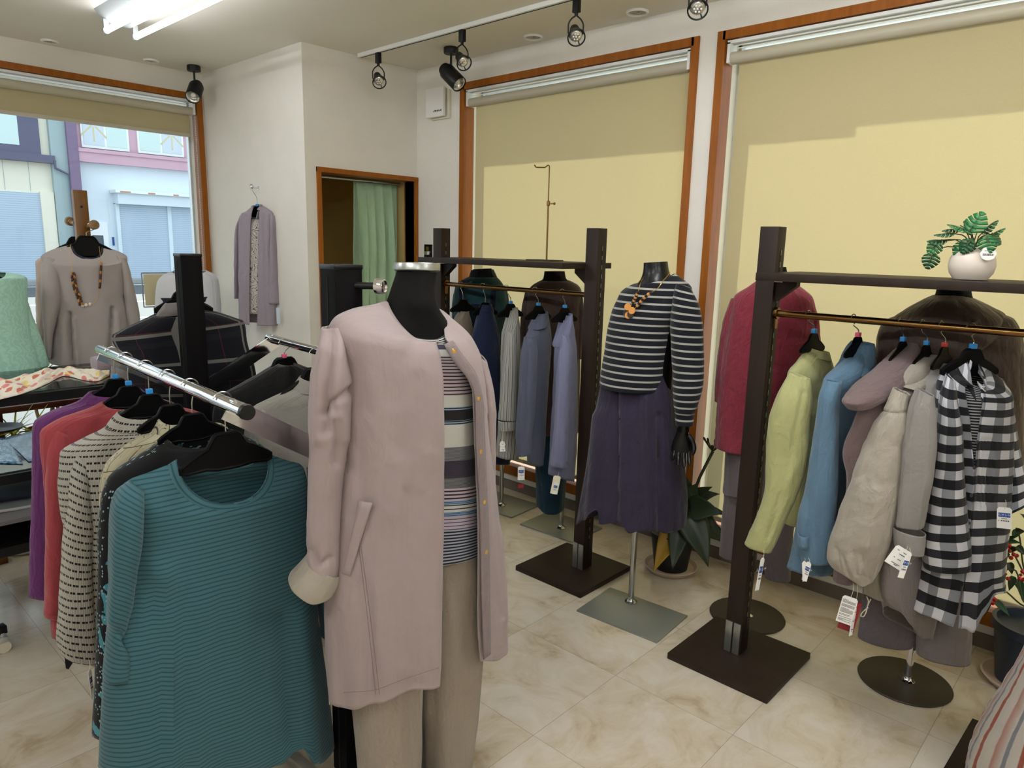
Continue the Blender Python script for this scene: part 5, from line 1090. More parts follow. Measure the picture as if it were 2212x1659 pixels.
# ---------------------------------------------------------------- striped sweater mannequin in the middle
SX, SY = 2.44, 1.53
P = Pl(SX, SY, None, -24)
mannequin('glossy black headless mannequin on a steel plate wearing the striped sweater dress', SX, SY,
    [(1391, 568, 1442, 565, .052), (1390, 585, 1444, 582, .053), (1384, 604, 1450, 598, .06), (1370, 618, 1468, 610, .068), (1340, 640, 1490, 635, .075), (1325, 700, 1470, 700, .09), (1310, 850, 1450, 850, .09), (1300, 980, 1460, 980, .1)], P, base='plate', rot=4, size=(.27, .375), pole_z=.8, mat='black_gloss', bc=(2.365, 1.475))
t = garment('striped_sweater_dress', 'navy and white striped sweater over a long plum skirt', 'dress', P, .3)
piece('front_sweater', t, 'breton', [(1378, 610, 1457, 592, .07, 10, 0), (1360, 616, 1470, 602, .082, 16), (1340, 630, 1488, 622, .098, 20), (1324, 668, 1484, 660, .112, 14), (1314, 715, 1460, 715, .118, 10), (1307, 765, 1448, 772, .122, 8, 0, .008), (1300, 800, 1442, 812, .124, 6, 0, .014), (1296, 822, 1434, 840, .124, 6, 0, .016)], P, nu=110, nv=100, uvz=True, fold=(.0005, .005, 6), seed=111)
piece('neck_band', t, 'breton', [(1379, 609, 1456, 591, .07, 10, 0), (1376, 613, 1459, 596, .074, 12, 0)], P, nv=5, fold=(0, 0, 1), uoff=.01, label='white edged neck band')
piece('sleeve', t, 'breton', [(1462, 612, 1492, 622, .03), (1452, 655, 1512, 665, .048), (1449, 710, 1519, 715, .055), (1452, 780, 1521, 785, .056), (1455, 840, 1518, 840, .054), (1456, 875, 1508, 878, .046), (1459, 892, 1498, 895, .036)], Pl(P.hit(1485, 800).x - .03, P.hit(1485, 800).y - .06, None, 5), nu=70, nv=80, fold=(.001, .006, 9), seed=112, uoff=.01)
PC = Pl(P.hit(1485, 800).x - .03, P.hit(1485, 800).y - .06, None, 5)
piece('cuff', t, 'breton', [(1458, 891, 1499, 894, .036), (1460, 917, 1497, 918, .034)], PC, nv=10, fold=(0, .001, 4), uoff=.02)
piece('skirt', t, 'plum', [(1318, 720, 1450, 725, .085), (1300, 822, 1450, 822, .10), (1285, 900, 1456, 900, .122), (1271, 1005, 1466, 1005, .14), (1258, 1090, 1470, 1090, .155), (1252, 1126, 1469, 1146, .16)], P, nu=170, nv=110, fold=(.002, .018, 6), crump=(.001, 10), seed=113, hem=[(0, 0), (.15, -25), (.33, -58), (.36, -26), (.57, -36), (.66, -14), (.79, -20), (1, 0)], hems=.7,
      creases=[(((1330, 840), (1332, 1000), (1330, 1150)), -.014, .010), (((1345, 850), (1346, 1150)), .010, .016), (((1395, 860), (1396, 1000), (1396, 1170)), .020, .020), (((1425, 900), (1428, 1170)), -.016, .014), (((1290, 900), (1275, 1110)), .012, .02), (((1360, 900), (1368, 1150)), .006, .02)])
for y in (838, 905, 985):
    b = B(); c = P.hit(1340 - (y - 838) * .02, y, .112 + (y - 838) * .00012); b.lathe([(.005, 0), (.0055, .001), (.004, .0025), (.001, .0025)], c, 14, P.n); part('button', b, 'plum_dark', t)
# hand below the cuff
def hand(P0, px, py, L, name, parent, mat, dirs, flip=1):
    """slightly curled hand hanging from the wrist: palm plus five separate bent fingers"""
    c = P0.hit(px, py); b = B(); u, n = P0.u, P0.n
    def tp(x, y, z): return c + u * x * flip + V((0, 0, -y)) + n * z
    rows_ = []
    prof = [(0, .021, .017, 0), (.02, .023, .016, 0), (.05, .034, .015, .002), (.08, .039, .014, .004), (.095, .037, .012, .004)]
    for y, w_, d_, z0 in prof: rows_.append([tp(w_ * cos(k * pi / 8), y, z0 + d_ * sin(k * pi / 8)) for k in range(16)])
    vs = b.grid(rows_, closed=True); b.bm.faces.new(vs[-1]); b.bm.faces.new(vs[0])
    for x, L_, r, cv in ((-.028, .062, .0075, .5), (-.010, .074, .0082, .6), (.009, .070, .008, .7), (.026, .056, .007, .85)):
        pts = [tp(x, .085, .004)]; a = .15
        for k, q in enumerate((.45, .3, .25)):
            a += cv * .45; p = pts[-1] + V((0, 0, -cos(a) * L_ * q)) + n * sin(a) * L_ * q + u * x * flip * .08; pts.append(p)
        b.tube(smooth_path(pts, 10), [r] * 8 + [r * .9, r * .75, r * .4], 10)
    pts = [tp(-.022, .025, .004), tp(-.04, .05, .012), tp(-.046, .075, .022), tp(-.042, .096, .032)]
    b.tube(smooth_path(pts, 10), [.011] * 4 + [.0095] * 4 + [.0085, .007, .004], 10)
    return part(name, b, mat, parent, 'glossy black hand with curled fingers')
mq = [o for o in bpy.data.objects if o.get('label', '').startswith('glossy black headless')][0]
b = B(); b.tube(smooth_path([PC.hit(1478, 780), PC.hit(1479, 860), PC.hit(1477, 932)], 8), [.036] * 3 + [.03] * 3 + [.026, .023, .022], 18); part('forearm', b, 'black_gloss', mq)
hand(PC, 1475, 925, .1, 'hand', mq, 'black_gloss', None, -1)
# necklace of orange and black beads
t = thing('bead_necklace', 'orange and dark wooden bead necklace on the striped sweater', 'necklace', P.hit(1360, 660, .12), None)
def sf(px, py, lift=.0):
    k = {0: 0}; f = (px - 1405) / 80; return P.hit(px, py, .112 * max(0, 1 - min(.99, abs(f)) ** 2.2) ** .45 + lift)
b = B(); L1 = [sf(1390, 598, -.03), sf(1381, 622, .012), sf(1374, 640, .010), sf(1362, 662, .012)]; L2 = [sf(1448, 588, -.03), sf(1425, 618, .012), sf(1395, 640, .012), sf(1370, 668, .012)]
b.tube(smooth_path(L1, 16), .0014, 6); b.tube(smooth_path(L2, 20), .0014, 6); part('cord', b, 'brass', t)
M['bead_orange'] = plain('orange_bead_wood', 'c98a44', .45); M['bead_dark'] = plain('dark_bead_wood', '2b2622', .4)
for pts, n0 in ((L1, 7), (L2, 8)):
    sp = smooth_path(pts, 40)
    for k in range(n0):
        i = 22 + k * 2; c = sp[i]; d = (sp[min(40, i + 1)] - sp[i - 1]).normalized()
        b = B(); b.lathe([(.001, -.006), (.0055, -.005), (.0065, 0), (.0055, .005), (.001, .006)], c, 12, d); part('bead', b, 'bead_orange' if k % 2 else 'bead_dark', t)
for px, py, m_ in ((1356, 663, 'bead_orange'), (1353, 677, 'bead_dark'), (1357, 681, 'bead_orange'), (1365, 671, 'bead_orange'), (1362, 679, 'bead_dark')):
    b = B(); b.lathe([(.001, -.003), (.013, -.003), (.0145, 0), (.013, .003), (.001, .003)], sf(px, py, .016 + .003 * (py % 2)), 20, P.n + V((0, 0, .1))); part('disc_bead', b, m_, t)
# ---------------------------------------------------------------- mannequins behind the left rack
P = Pl(2.87, 2.72, None, 0)
mannequin('headless mannequin in the teal knit and navy apron dress behind the left rack', 2.87, 2.72,
    [(1021, 582, 1062, 580, .05), (1019, 594, 1064, 592, .055), (1010, 604, 1072, 604, .07), (996, 625, 1086, 625, .085), (992, 700, 1084, 700, .09), (990, 900, 1080, 900, .09)], P, base='plate', rot=4, size=(.27, .36), bc=(2.90, 2.74))
t = garment('teal_knit_top', 'teal knit top with a dark roll neck behind the left rack', 'top', P, .9)
piece('body', t, 'teal_knit', [(1012, 598, 1072, 598, .075), (996, 606, 1084, 610, .09), (984, 622, 1094, 630, .105), (980, 660, 1098, 668, .11), (984, 760, 1092, 760, .11), (986, 850, 1090, 850, .11)], P, fold=(.001, .006, 7), seed=121)
piece('neck_band', t, 'navy_dark', [(1018, 584, 1066, 582, .062), (1013, 600, 1073, 598, .075)], P, nv=6, fold=(0, 0, 1))
piece('sleeve', t, 'teal_knit', [(984, 618, 1000, 625, .03), (977, 660, 997, 665, .045), (976, 780, 995, 780, .045)], P, fold=(.001, .005, 8), nu=30, seed=122)
piece('sleeve', t, 'teal_knit', [(1082, 622, 1096, 630, .03), (1080, 670, 1103, 675, .045), (1080, 790, 1106, 790, .045)], P, fold=(.001, .005, 8), nu=30, seed=123)
t = garment('navy_apron_dress', 'navy apron dress with broad shoulder straps over the teal knit', 'dress', P, .7)
piece('dress', t, 'apron', [(1002, 652, 1076, 655, .118), (990, 700, 1088, 700, .122), (985, 850, 1098, 850, .13), (980, 985, 1102, 990, .14)], P, fold=(.001, .010, 7), seed=124)
for a_, c_ in ((((998, 604), (990, 630), (992, 690))), (((1056, 603), (1064, 620), (1070, 690)))) if False else ((((1002, 606), (997, 630), (998, 690)), 0), (((1080, 616), (1066, 630), (1062, 690)), 0)):
    b = ribbon([P.hit(px, py, d_) for (px, py), d_ in zip(a_, (.085, .118, .13))], P.u, .028, thick=.004); part('strap', b, 'apron', t)
P = Pl(2.86, 2.26, None, 0)
mannequin('headless mannequin in the mocha top and petrol skirt behind the left rack', 2.86, 2.26,
    [(1176, 586, 1220, 586, .05), (1174, 600, 1222, 600, .055), (1165, 612, 1232, 612, .07), (1150, 640, 1250, 640, .085), (1140, 750, 1250, 750, .09), (1150, 950, 1240, 950, .09)], P, base='plate', rot=2, size=(.27, .36), bc=(2.885, 2.28))
t = garment('mocha_top', 'mocha brown long sleeve top behind the left rack', 'top', P, .9)
piece('body', t, 'brown_top', [(1168, 606, 1230, 606, .075), (1152, 615, 1248, 616, .09), (1140, 630, 1256, 630, .105), (1135, 680, 1256, 680, .112), (1136, 800, 1252, 800, .115), (1138, 930, 1250, 930, .115)], P, fold=(.001, .008, 7), seed=125)
piece('sleeve', t, 'brown_top', [(1136, 625, 1152, 632, .03), (1128, 665, 1152, 670, .045), (1124, 760, 1150, 760, .045), (1122, 880, 1148, 880, .042)], P, nu=30, fold=(.001, .006, 8), seed=126)
piece('sleeve', t, 'brown_top', [(1246, 625, 1258, 632, .03), (1244, 690, 1262, 690, .045), (1242, 770, 1256, 775, .045)], P, nu=30, fold=(.001, .006, 8), seed=127)
t = garment('petrol_skirt', 'petrol blue straight skirt below the mocha top', 'skirt', P, .5)
piece('skirt', t, 'teal_skirt', [(1150, 900, 1240, 900, .11), (1155, 1000, 1228, 1000, .115), (1158, 1060, 1222, 1060, .115), (1159, 1085, 1221, 1092, .115)], P, fold=(.001, .007, 6), seed=128, nv=60, hem=[(0, 0), (.35, 8), (.7, 6), (1, 0)])
# ---------------------------------------------------------------- garments on the left wooden rack
GS = 'shirts on the left wooden rack'
ang = -10
P = Pl(R1X, 2.72, ang)
rack_hanger(R1X, 2.735, (1000, 648), P, 'black hanger carrying the taupe shirt at the far rail end')
t = garment('taupe_shirt', 'taupe shirt at the far end of the left rack almost hidden by the pink coat', 'shirt', P, .9, GS)
piece('body', t, 'bistre', [(992, 672, 1012, 672, .03), (982, 690, 1018, 695, .04), (976, 720, 1022, 725, .045), (976, 900, 1020, 900, .05), (978, 1000, 1018, 1000, .05)], P, fold=(.001, .006, 8), seed=131)
P = Pl(R1X, 2.565, ang)
rack_hanger(R1X, 2.57, (1048, 655), P, 'black hanger carrying the navy blue shirt')
t = garment('navy_shirt', 'navy blue collared shirt second from the far end of the left rack', 'shirt', P, .9, GS)
piece('body', t, 'navy', [(1036, 664, 1062, 660, .03), (1026, 700, 1072, 700, .04), (1018, 740, 1080, 745, .045), (1020, 850, 1088, 850, .05), (1030, 960, 1094, 960, .05), (1036, 998, 1100, 1000, .05)], P, fold=(.001, .007, 8), seed=132)
piece('collar', t, 'navy', [(1038, 658, 1061, 656, .034), (1032, 674, 1066, 672, .042)], P, nv=8, fold=(0, 0, 1))
P = Pl(R1X, 2.40, ang); PS = Pl(R1X - .17, 2.42, None)
rack_hanger(R1X, 2.405, (1103, 658), P, 'black hanger with a blue marker carrying the pin striped shirt', 'size_blue')
t = garment('pinstriped_shirt', 'white shirt with fine dark vertical stripes on the left rack', 'shirt', P, .9, GS)
piece('body', t, 'pin_stripe', [(1098, 670, 1117, 666, .03), (1090, 700, 1121, 700, .04), (1084, 730, 1123, 735, .045), (1082, 850, 1124, 850, .05), (1077, 950, 1120, 950, .05), (1074, 988, 1116, 988, .05)], P, nu=70, nv=60, fold=(.001, .007, 8), seed=133)
piece('collar', t, 'pin_stripe', [(1102, 665, 1116, 663, .034), (1095, 690, 1118, 688, .044), (1084, 722, 1110, 716, .046)], P, nv=12, fold=(0, .001, 6), uoff=.02)
piece('sleeve', t, 'pin_stripe', [(1094, 714, 1112, 718, .02), (1090, 745, 1116, 748, .038), (1083, 830, 1118, 832, .04), (1078, 905, 1116, 908, .038)], PS, nu=50, nv=60, fold=(.001, .004, 8), seed=134)
piece('cuff', t, 'pin_stripe', [(1077, 908, 1115, 908, .038), (1079, 930, 1115, 926, .037)], PS, nv=8, fold=(0, 0, 1))
P = Pl(R1X, 2.215, ang); PS = Pl(R1X - .18, 2.235, None)
rack_hanger(R1X, 2.22, (1163, 662), P, 'black hanger with a blue marker carrying the slate blue shirt', 'size_blue')
t = garment('slate_shirt', 'sheer slate blue shirt next to the pin striped one', 'shirt', P, .9, GS)
piece('body', t, 'slate', [(1150, 690, 1184, 680, .03), (1142, 715, 1188, 710, .04), (1134, 735, 1190, 740, .045), (1138, 850, 1182, 850, .05), (1140, 950, 1176, 950, .05), (1143, 1004, 1172, 998, .05)], P, nu=60, nv=60, fold=(.001, .008, 8), seed=135)
piece('collar', t, 'slate', [(1158, 678, 1182, 672, .034), (1147, 696, 1184, 690, .046), (1140, 712, 1180, 704, .05)], P, nv=12, fold=(0, .001, 6))
piece('sleeve', t, 'slate', [(1132, 728, 1156, 728, .02), (1126, 765, 1161, 765, .038), (1122, 820, 1160, 822, .042), (1118, 880, 1156, 885, .042), (1116, 945, 1150, 945, .04), (1119, 984, 1148, 978, .038)], PS, nu=60, nv=70, fold=(.001, .007, 8), seed=136, creases=[(((1130, 760), (1126, 940)), .006, .008), (((1142, 760), (1136, 940)), -.006, .006)])
P = Pl(R1X, 2.05, ang); PS = Pl(R1X - .19, 2.06, None)
rack_hanger(R1X, 2.055, (1220, 667), P, 'black hanger with a blue marker carrying the lavender shirt', 'size_blue')
t = garment('lavender_shirt', 'lavender shirt with dark stitched hems next to the near rack post', 'shirt', P, .9, GS)
piece('body', t, 'lav', [(1212, 692, 1236, 682, .03), (1206, 720, 1240, 720, .04), (1200, 750, 1244, 755, .045), (1196, 850, 1246, 850, .05), (1190, 960, 1244, 960, .05), (1183, 1026, 1240, 1038, .05)], P, nu=60, nv=60, fold=(.001, .007, 8), seed=137)
piece('collar', t, 'lav', [(1216, 681, 1234, 676, .034), (1206, 702, 1236, 698, .046), (1195, 752, 1224, 730, .048)], P, nv=12, fold=(0, .002, 6), seed=138)
piece('sleeve', t, 'lav', [(1214, 722, 1230, 728, .02), (1209, 755, 1236, 758, .036), (1203, 820, 1234, 822, .04), (1198, 910, 1229, 912, .04), (1193, 970, 1226, 970, .04), (1190, 1003, 1225, 1008, .04)], PS, nu=60, nv=70, fold=(.001, .005, 8), seed=139, creases=[(((1212, 760), (1206, 900), (1203, 1000)), .007, .007)])
for y in (996, 1000):
    piece('stitching', t, 'navy_dark', [(1189.5, y - 5, 1226, y + 0, .0405), (1189.5, y - 4, 1226, y + 1, .0405)], PS, nv=1, nu=40, fold=(0, 0, 1), crump=(0, 1), thick=.001)
# ---------------------------------------------------------------- street window side: wooden stands, blouses, glass table
M['stand_wood'] = wood('stand_wood', '7a5426', '5b3c18', .35); M['pale_wood'] = wood('pale_peg_wood', '8d7048', '6d5434', .4); M['red_wood'] = wood('red_brown_wood', '6b3a2a', '4e281d', .35, axis=0)
def m_tglass():
    t = NT('table_glass'); fr = t.n('Fresnel', {0: 1.5}).outputs[0]
    s = t.n('MixShader', {0: t.math('MULTIPLY_ADD', fr, .9, .06), 1: t.n('BsdfTransparent', {0: (.80, .9, .88, 1)}).outputs[0], 2: t.n('BsdfGlossy', {'Roughness': .02}).outputs[0]})
    t.t.links.new(s.outputs[0], t.out.inputs[0]); return t.m
M['table_glass'] = m_tglass()
def wood_stand(x, y, label, ang=0):
    t = thing('coat_stand', label, 'coat stand', (x, y, 0), 'wooden coat stands at the street window')
    b = B(); b.box((x, y, .865), (.058, .034, 1.69), rot=ang, bev=.002); p = part('post', b, 'stand_wood', t)
    b = B(); b.cyl((x - .0, y - .018, 1.635), (x, y - .0165, 1.635), .006); part('bolt_hole', b, 'dark_gap', p)
    b = B(); b.cyl((x + .022, y - .015, 1.545), (x + .022, y - .085, 1.552), .010, seg=14); g_ = part('peg', b, 'pale_wood', t)
    b = B(); b.lathe([(.010, 0), (.02, .002), (.0215, .007), (.0215, .022), (.019, .026), (.003, .027)], (x + .022, y - .08, 1.552), 22, (0, -1, .1)); part('peg_knob', b, 'pale_wood', g_)
    b = B(); b.cyl((x - .022, y + .015, 1.56), (x - .022, y + .085, 1.567), .010, seg=14); b.lathe([(.010, 0), (.02, .002), (.0215, .022), (.003, .027)], (x - .022, y + .08, 1.567), 22, (0, 1, .1)); part('peg', b, 'pale_wood', t)
    b = B(); b.box((x, y, .015), (.36, .05, .03), rot=ang, bev=.003); b.box((x, y, .0151), (.05, .36, .03), rot=ang, bev=.003); part('cross_foot', b, 'stand_wood', t)
    return t
STX, STY = 1.115, 3.80
wood_stand(STX, STY, 'brown wooden coat stand with round pegs before the street window')
P = Pl(STX + .012, STY - .075, None, 2)
q = P.hit(187, 512); hanger('black hanger on the wooden peg carrying the grey blouse', V((STX + .022, STY - .062, 1.548)), q, P, 'black hangers at the street window', None, .22, .05, rr=.017)
t = garment('grey_crepe_blouse', 'warm grey crepe blouse with a navy neck edge on the wooden stand', 'blouse', P, .95)
piece('body', t, 'grey_blouse', [(160, 529, 217, 533, .05, 27, 4), (140, 534, 232, 537, .06, 30, 4), (114, 545, 253, 546, .068, 28), (104, 556, 264, 556, .072, 18), (118, 590, 262, 592, .075, 8), (131, 640, 262, 642, .08), (134, 690, 266, 690, .085), (130, 735, 278, 735, .095), (128, 784, 292, 784, .105)], P, nu=130, nv=110, fold=(.0005, .010, 6), seed=141,
      creases=[(((150, 676), (152, 740), (158, 790)), -.022, .008), (((160, 690), (172, 790)), .016, .012), (((140, 690), (140, 785)), .010, .02), (((242, 666), (238, 740), (236, 790)), -.020, .008), (((250, 680), (262, 785)), .012, .014), (((200, 560), (196, 590), (205, 620)), .004, .03), (((268, 640), (278, 700), (280, 780)), -.008, .008)])
piece('neck_band', t, 'navy_ring', [(160, 526, 216, 530, .051, 27, 4), (157, 531, 219, 535, .056, 29, 4)], P, nv=8, fold=(0, 0, 1), label='navy neck edge', thick=.005)
piece('sleeve', t, 'grey_blouse', [(97, 553, 122, 560, .02, 0, 0, .02), (93, 590, 128, 604, .04, 0, 0, .03), (92, 640, 127, 650, .045, 0, 0, .035), (94, 680, 118, 690, .04, 0, 0, .04), (97, 730, 110, 735, .034, 0, 0, .04), (100, 774, 108, 776, .03, 0, 0, .04)], P, nu=44, nv=60, fold=(.001, .005, 8), seed=142)
piece('sleeve', t, 'grey_blouse', [(252, 552, 270, 557, .02, 0, 0, .02), (262, 590, 282, 594, .04, 0, 0, .02), (267, 640, 294, 642, .045, 0, 0, .02), (272, 680, 302, 684, .042, 0, 0, .02), (278, 730, 304, 732, .038, 0, 0, .02), (284, 776, 304, 778, .034, 0, 0, .02)], P, nu=44, nv=60, fold=(.001, .005, 8), seed=143)
P2 = Pl(STX - .02, STY + .075, None, 2)
q = P2.hit(168, 514); hanger('black hanger on the rear wooden peg carrying the pale beige blouse', V((STX - .022, STY + .062, 1.562)), q, P2, 'black hangers at the street window', None, .22, .05, rr=.017)
t = garment('beige_crepe_blouse', 'pale beige blouse hanging behind the warm grey one', 'blouse', P2, .95)
piece('body', t, 'grey_blouse_pale', [(145, 540, 200, 542, .05, 14), (110, 552, 235, 552, .06), (92, 566, 250, 564, .06), (96, 640, 250, 640, .065), (100, 780, 258, 780, .07)], P2, fold=(.001, .006, 7), seed=144)
piece('sleeve', t, 'grey_blouse_pale', [(90, 560, 110, 566, .02), (82, 590, 108, 600, .04), (80, 680, 100, 690, .04), (84, 776, 100, 780, .034)], P2, nu=36, fold=(.001, .004, 8), seed=145)
# bead necklace on the grey blouse
t = thing('long_necklace', 'long necklace of brown and amber beads on the grey blouse', 'necklace', P.hit(190, 600, .09))
def nf(px, py, l=.006): f = (px - 190) / 75; return P.hit(px, py, .078 * max(0, 1 - min(.99, abs(f)) ** 2.3) ** .43 + l + .006)
Lp = [(152, 528), (153, 560), (157, 590), (162, 620), (170, 640), (177, 660), (196, 657), (207, 652), (214, 630), (217, 600), (218, 565), (214, 532)]
sp = smooth_path([nf(*q) for q in Lp], 90); b = B(); b.tube(sp, .0009, 5); part('cord', b, 'brass', t)
M['amber_bead'] = plain('amber_bead', 'a06c34', .3); M['brown_bead'] = plain('brown_bead', '3d241a', .35); M['shell_bead'] = plain('shell_bead', 'd9cdbd', .4)
for k in range(20, 41, 2):
    for off in (-1, 1):
        c = sp[k] + P.u * off * .005; b = B(); d = (sp[k + 1] - sp[k]).normalized(); b.lathe([(.001, -.009), (.0045, -.007), (.005, 0), (.0045, .007), (.001, .009)], c, 10, d + P.u * .3 * off); part('bead', b, 'brown_bead' if (k // 2 + off) % 3 else 'amber_bead', t)
for k in range(62, 80, 2):
    c = sp[k]; b = B(); d = (sp[k + 1] - sp[k]).normalized(); b.lathe([(.001, -.009), (.005, -.007), (.0055, 0), (.005, .007), (.001, .009)], c, 10, d); part('bead', b, 'brown_bead' if (k // 2) % 3 else 'amber_bead', t)
for k in (43, 45, 47): b = B(); b.ball(sp[k], .007, (1, .5, 1.2), 10); part('shell', b, 'shell_bead', t)
# mint blouse at the left edge, hung from a second stand
wood_stand(.50, 3.82, 'brown wooden coat stand left of the picture edge')
PM = Pl(.60, 3.70, None, 0)
hanger('black hanger carrying the mint green blouse', V((.522, 3.757, 1.548)), PM.hit(-42, 580), PM, 'black hangers at the street window', None, .22, .05, rr=.017)
t = garment('mint_blouse', 'mint green blouse with a leaf relief at the left edge', 'blouse', PM, .95)
piece('body', t, 'mint', [(-62, 588, 4, 588, .05, 16), (-100, 592, 28, 593, .065, 8), (-122, 606, 42, 602, .07), (-120, 660, 42, 660, .075), (-118, 720, 46, 720, .08), (-118, 770, 58, 762, .085), (-110, 818, 70, 804, .09)], PM, nu=70, nv=70, fold=(.001, .008, 7), crump=(.002, 30), seed=146)
piece('sleeve', t, 'mint', [(22, 592, 43, 602, .02), (30, 625, 52, 632, .036), (38, 680, 66, 676, .042), (46, 730, 86, 728, .044), (56, 770, 98, 762, .042), (66, 800, 105, 788, .036)], Pl(PM.hit(60, 690).x, PM.hit(60, 690).y + .03, None), nu=50, nv=60, fold=(.001, .006, 8), crump=(.002, 30), seed=147)
# glass display table
t = thing('glass_display_table', 'black framed glass display table with two tiers below its top', 'table', (.3, 3.3, 0))
TX0, TX1, TY0, TY1 = -.5, 1.06, 3.05, 3.62
tilt = 0
b = B(); hs = (.925, .635, .36)
for x in (TX0, TX1):
    for y in (TY0, TY1):
        b = B(); b.box((x, y, .4625), (.03, .03, .925), bev=.002); part('leg', b, 'black_metal', t)
for z in hs:
    b = B()
    for y in (TY0, TY1): b.span((TX0, y - .015, z - .035), (TX1, y + .015, z))
    for x in (TX0, TX1): b.span((x - .015, TY0, z - .035), (x + .015, TY1, z))
    part('tier_frame', b, 'black_metal', t)
for z in hs[:2]:
    b = B(); b.span((TX0 + .014, TY0 + .013, z - .004), (TX1 - .014, TY1 - .013, z + .004)); part('glass_shelf', b, 'table_glass', t)
b = B(); b.span((TX0 + .014, TY0 + .013, hs[2] - .012), (TX1 - .014, TY1 - .013, hs[2] - .004)); part('lower_shelf', b, 'black_metal', t)
# floral cloth heaped on the table top
def on_table(px, py, z): return ground(px, py, z)
b = B(); rws, uvv = [], []
edgeF = [(-140, 862), (-40, 868), (20, 858), (62, 846), (104, 828), (140, 812), (176, 820), (206, 824), (236, 812)]
edgeB = [(-140, 812), (-40, 806), (10, 812), (50, 804), (88, 796), (130, 792), (170, 790), (206, 793), (238, 802)]
NX, NY = 90, 34
fF = [pchip([i / 8 for i in range(9)], [p[k] for p in edgeF]) for k in (0, 1)]; fB = [pchip([i / 8 for i in range(9)], [p[k] for p in edgeB]) for k in (0, 1)]
for i in range(NX + 1):
    q = i / NX; r, uu = [], []
    A = ground(fF[0](q), fF[1](q), .931); C = ground(fB[0](q), fB[1](q), .945)
    for j in range(NY + 1):
        s = j / NY; p = A.lerp(C, s); hgt = sin(pi * min(1, s * 1.02)) ** .7
        p.z = .9315 + .028 * hgt * (.55 + .45 * noise.noise(V((q * 7, s * 2.2, 1)))) + .010 * hgt * noise.noise(V((q * 17, s * 7, 4))) + .006 * hgt * sin(q * 40 + s * 8)
        p.z = max(p.z, .9305); r.append(p); uu.append((q * 1.0, s * .42))
    rws.append(r); uvv.append(uu)
b.grid(rws, uvv); b.thick = .0015
solo('floral_cloth', b, 'flower_cloth', 'cream cloth with orange and pink flowers lying on the glass table', 'cloth')
# lilac folded knit beyond
b = B(); b.box(ground(236, 783, .965), (.13, .10, .06), bev=.02); solo('folded_lilac_top', b, 'lilac', 'folded lilac top at the back right of the glass table', 'folded top')
# items on the tiers
def sheet(name, cs, z, mat, label, cat, th=.0015, wav=.002):
    P4 = [ground(px, py, z) for px, py in cs]; b = B(); rws, uu = [], []
    for i in range(13):
        r, u_ = [], []
        for j in range(13):
            a = P4[0].lerp(P4[1], j / 12); c = P4[3].lerp(P4[2], j / 12); p = a.lerp(c, i / 12); p.z = z + .001 + abs(wav * noise.noise(V((i * .3, j * .3, z)))); r.append(p); u_.append((j / 12, i / 12))
        rws.append(r); uu.append(u_)
    b.grid(rws, uu); b.thick = -th; return solo(name, b, mat, label, cat)
def bluepic(t, u, v):
    vec = t.n('CombineXYZ', {0: u, 1: v}).outputs[0]; n1 = t.noise(vec, 5, 5, .6); return t.ramp(n1, [(.2, lin('5f7fae')), (.45, lin('8ea9cc')), (.6, lin('b9cbe0')), (.75, lin('d6e0ea'))])
fab('blue_paper', bluepic, rough=.25, sheen=0, k=1.6)
def seapic(t, u, v):
    vec = t.n('CombineXYZ', {0: u, 1: v}).outputs[0]; n1 = t.noise(vec, 9, 6, .7); return t.ramp(n1, [(.3, lin('163a5a')), (.48, lin('3d7ba8')), (.56, lin('b6cfdc')), (.66, lin('6a5a3c')), (.8, lin('2c4d66'))])
fab('sea_paper', seapic, rough=.2, sheen=0, k=1.6)
sheet('pale_blue_print', [(10, 948), (62, 998), (140, 985), (140, 914)], .640, 'blue_paper', 'pale blue printed sheet on the upper glass tier of the table', 'sheet')
sheet('sea_print', [(-60, 1000), (50, 1003), (22, 945), (-60, 955)], .6395, 'sea_paper', 'dark blue and white printed sheet at the left edge of the upper glass tier', 'sheet')
b = B(); c = ground(0, 931, .642); b.lathe([(.001, 0), (.06, 0), (.085, .012), (.09, .018), (.086, .018), (.06, .006), (.001, .005)], c, 36); solo('black_tray', b, 'black_metal', 'round black tray at the back of the upper glass tier', 'tray', c)
for k in range(6):
    z = .361 + k * .021; b = B(); c = ground(40, 1120, z); b.box((c.x - .06 + .006 * (k % 2), c.y + .12, z + .010), (.5, .34, .018), rot=.03 * (-1) ** k, bev=.004)
    M.setdefault('grey_cloth_fold', cloth('folded_grey_cloth', '8e8a8b', .06)); solo('folded_cloth', b, 'grey_cloth_fold', 'grey folded cloth in the stack on the lowest table tier, ' + ('bottom', 'second from bottom', 'third from bottom', 'fourth from bottom', 'fifth from bottom', 'topmost')[k] + ' one', 'folded cloth', group='stack of folded cloths')
M['navy_leaf'] = cloth('dark_navy_bag_cloth', '3b3f55', .1, .5)
t = thing('folded_navy_bag', 'dark navy folded bag with a cream edge on the stack of folded cloths', 'bag', ground(45, 1080, .487))
b = B(); c = ground(45, 1062, .50); b.box((c.x - .02, c.y + .06, .500), (.36, .25, .022), rot=-.25, bev=.010); part('cover', b, 'navy_leaf', t)
b = B(); c2 = ground(62, 1088, .492)
b.tube(smooth_path([c2 + V((-.22, -.02, .012)), c2 + V((0, -.03, -.002)), c2 + V((.06, -.02, .0)), c2 + V((.02, .0, .012)), c2 + V((.16, .04, .012))], 30), .006, 8); part('piped_edge', b, 'lining', t)
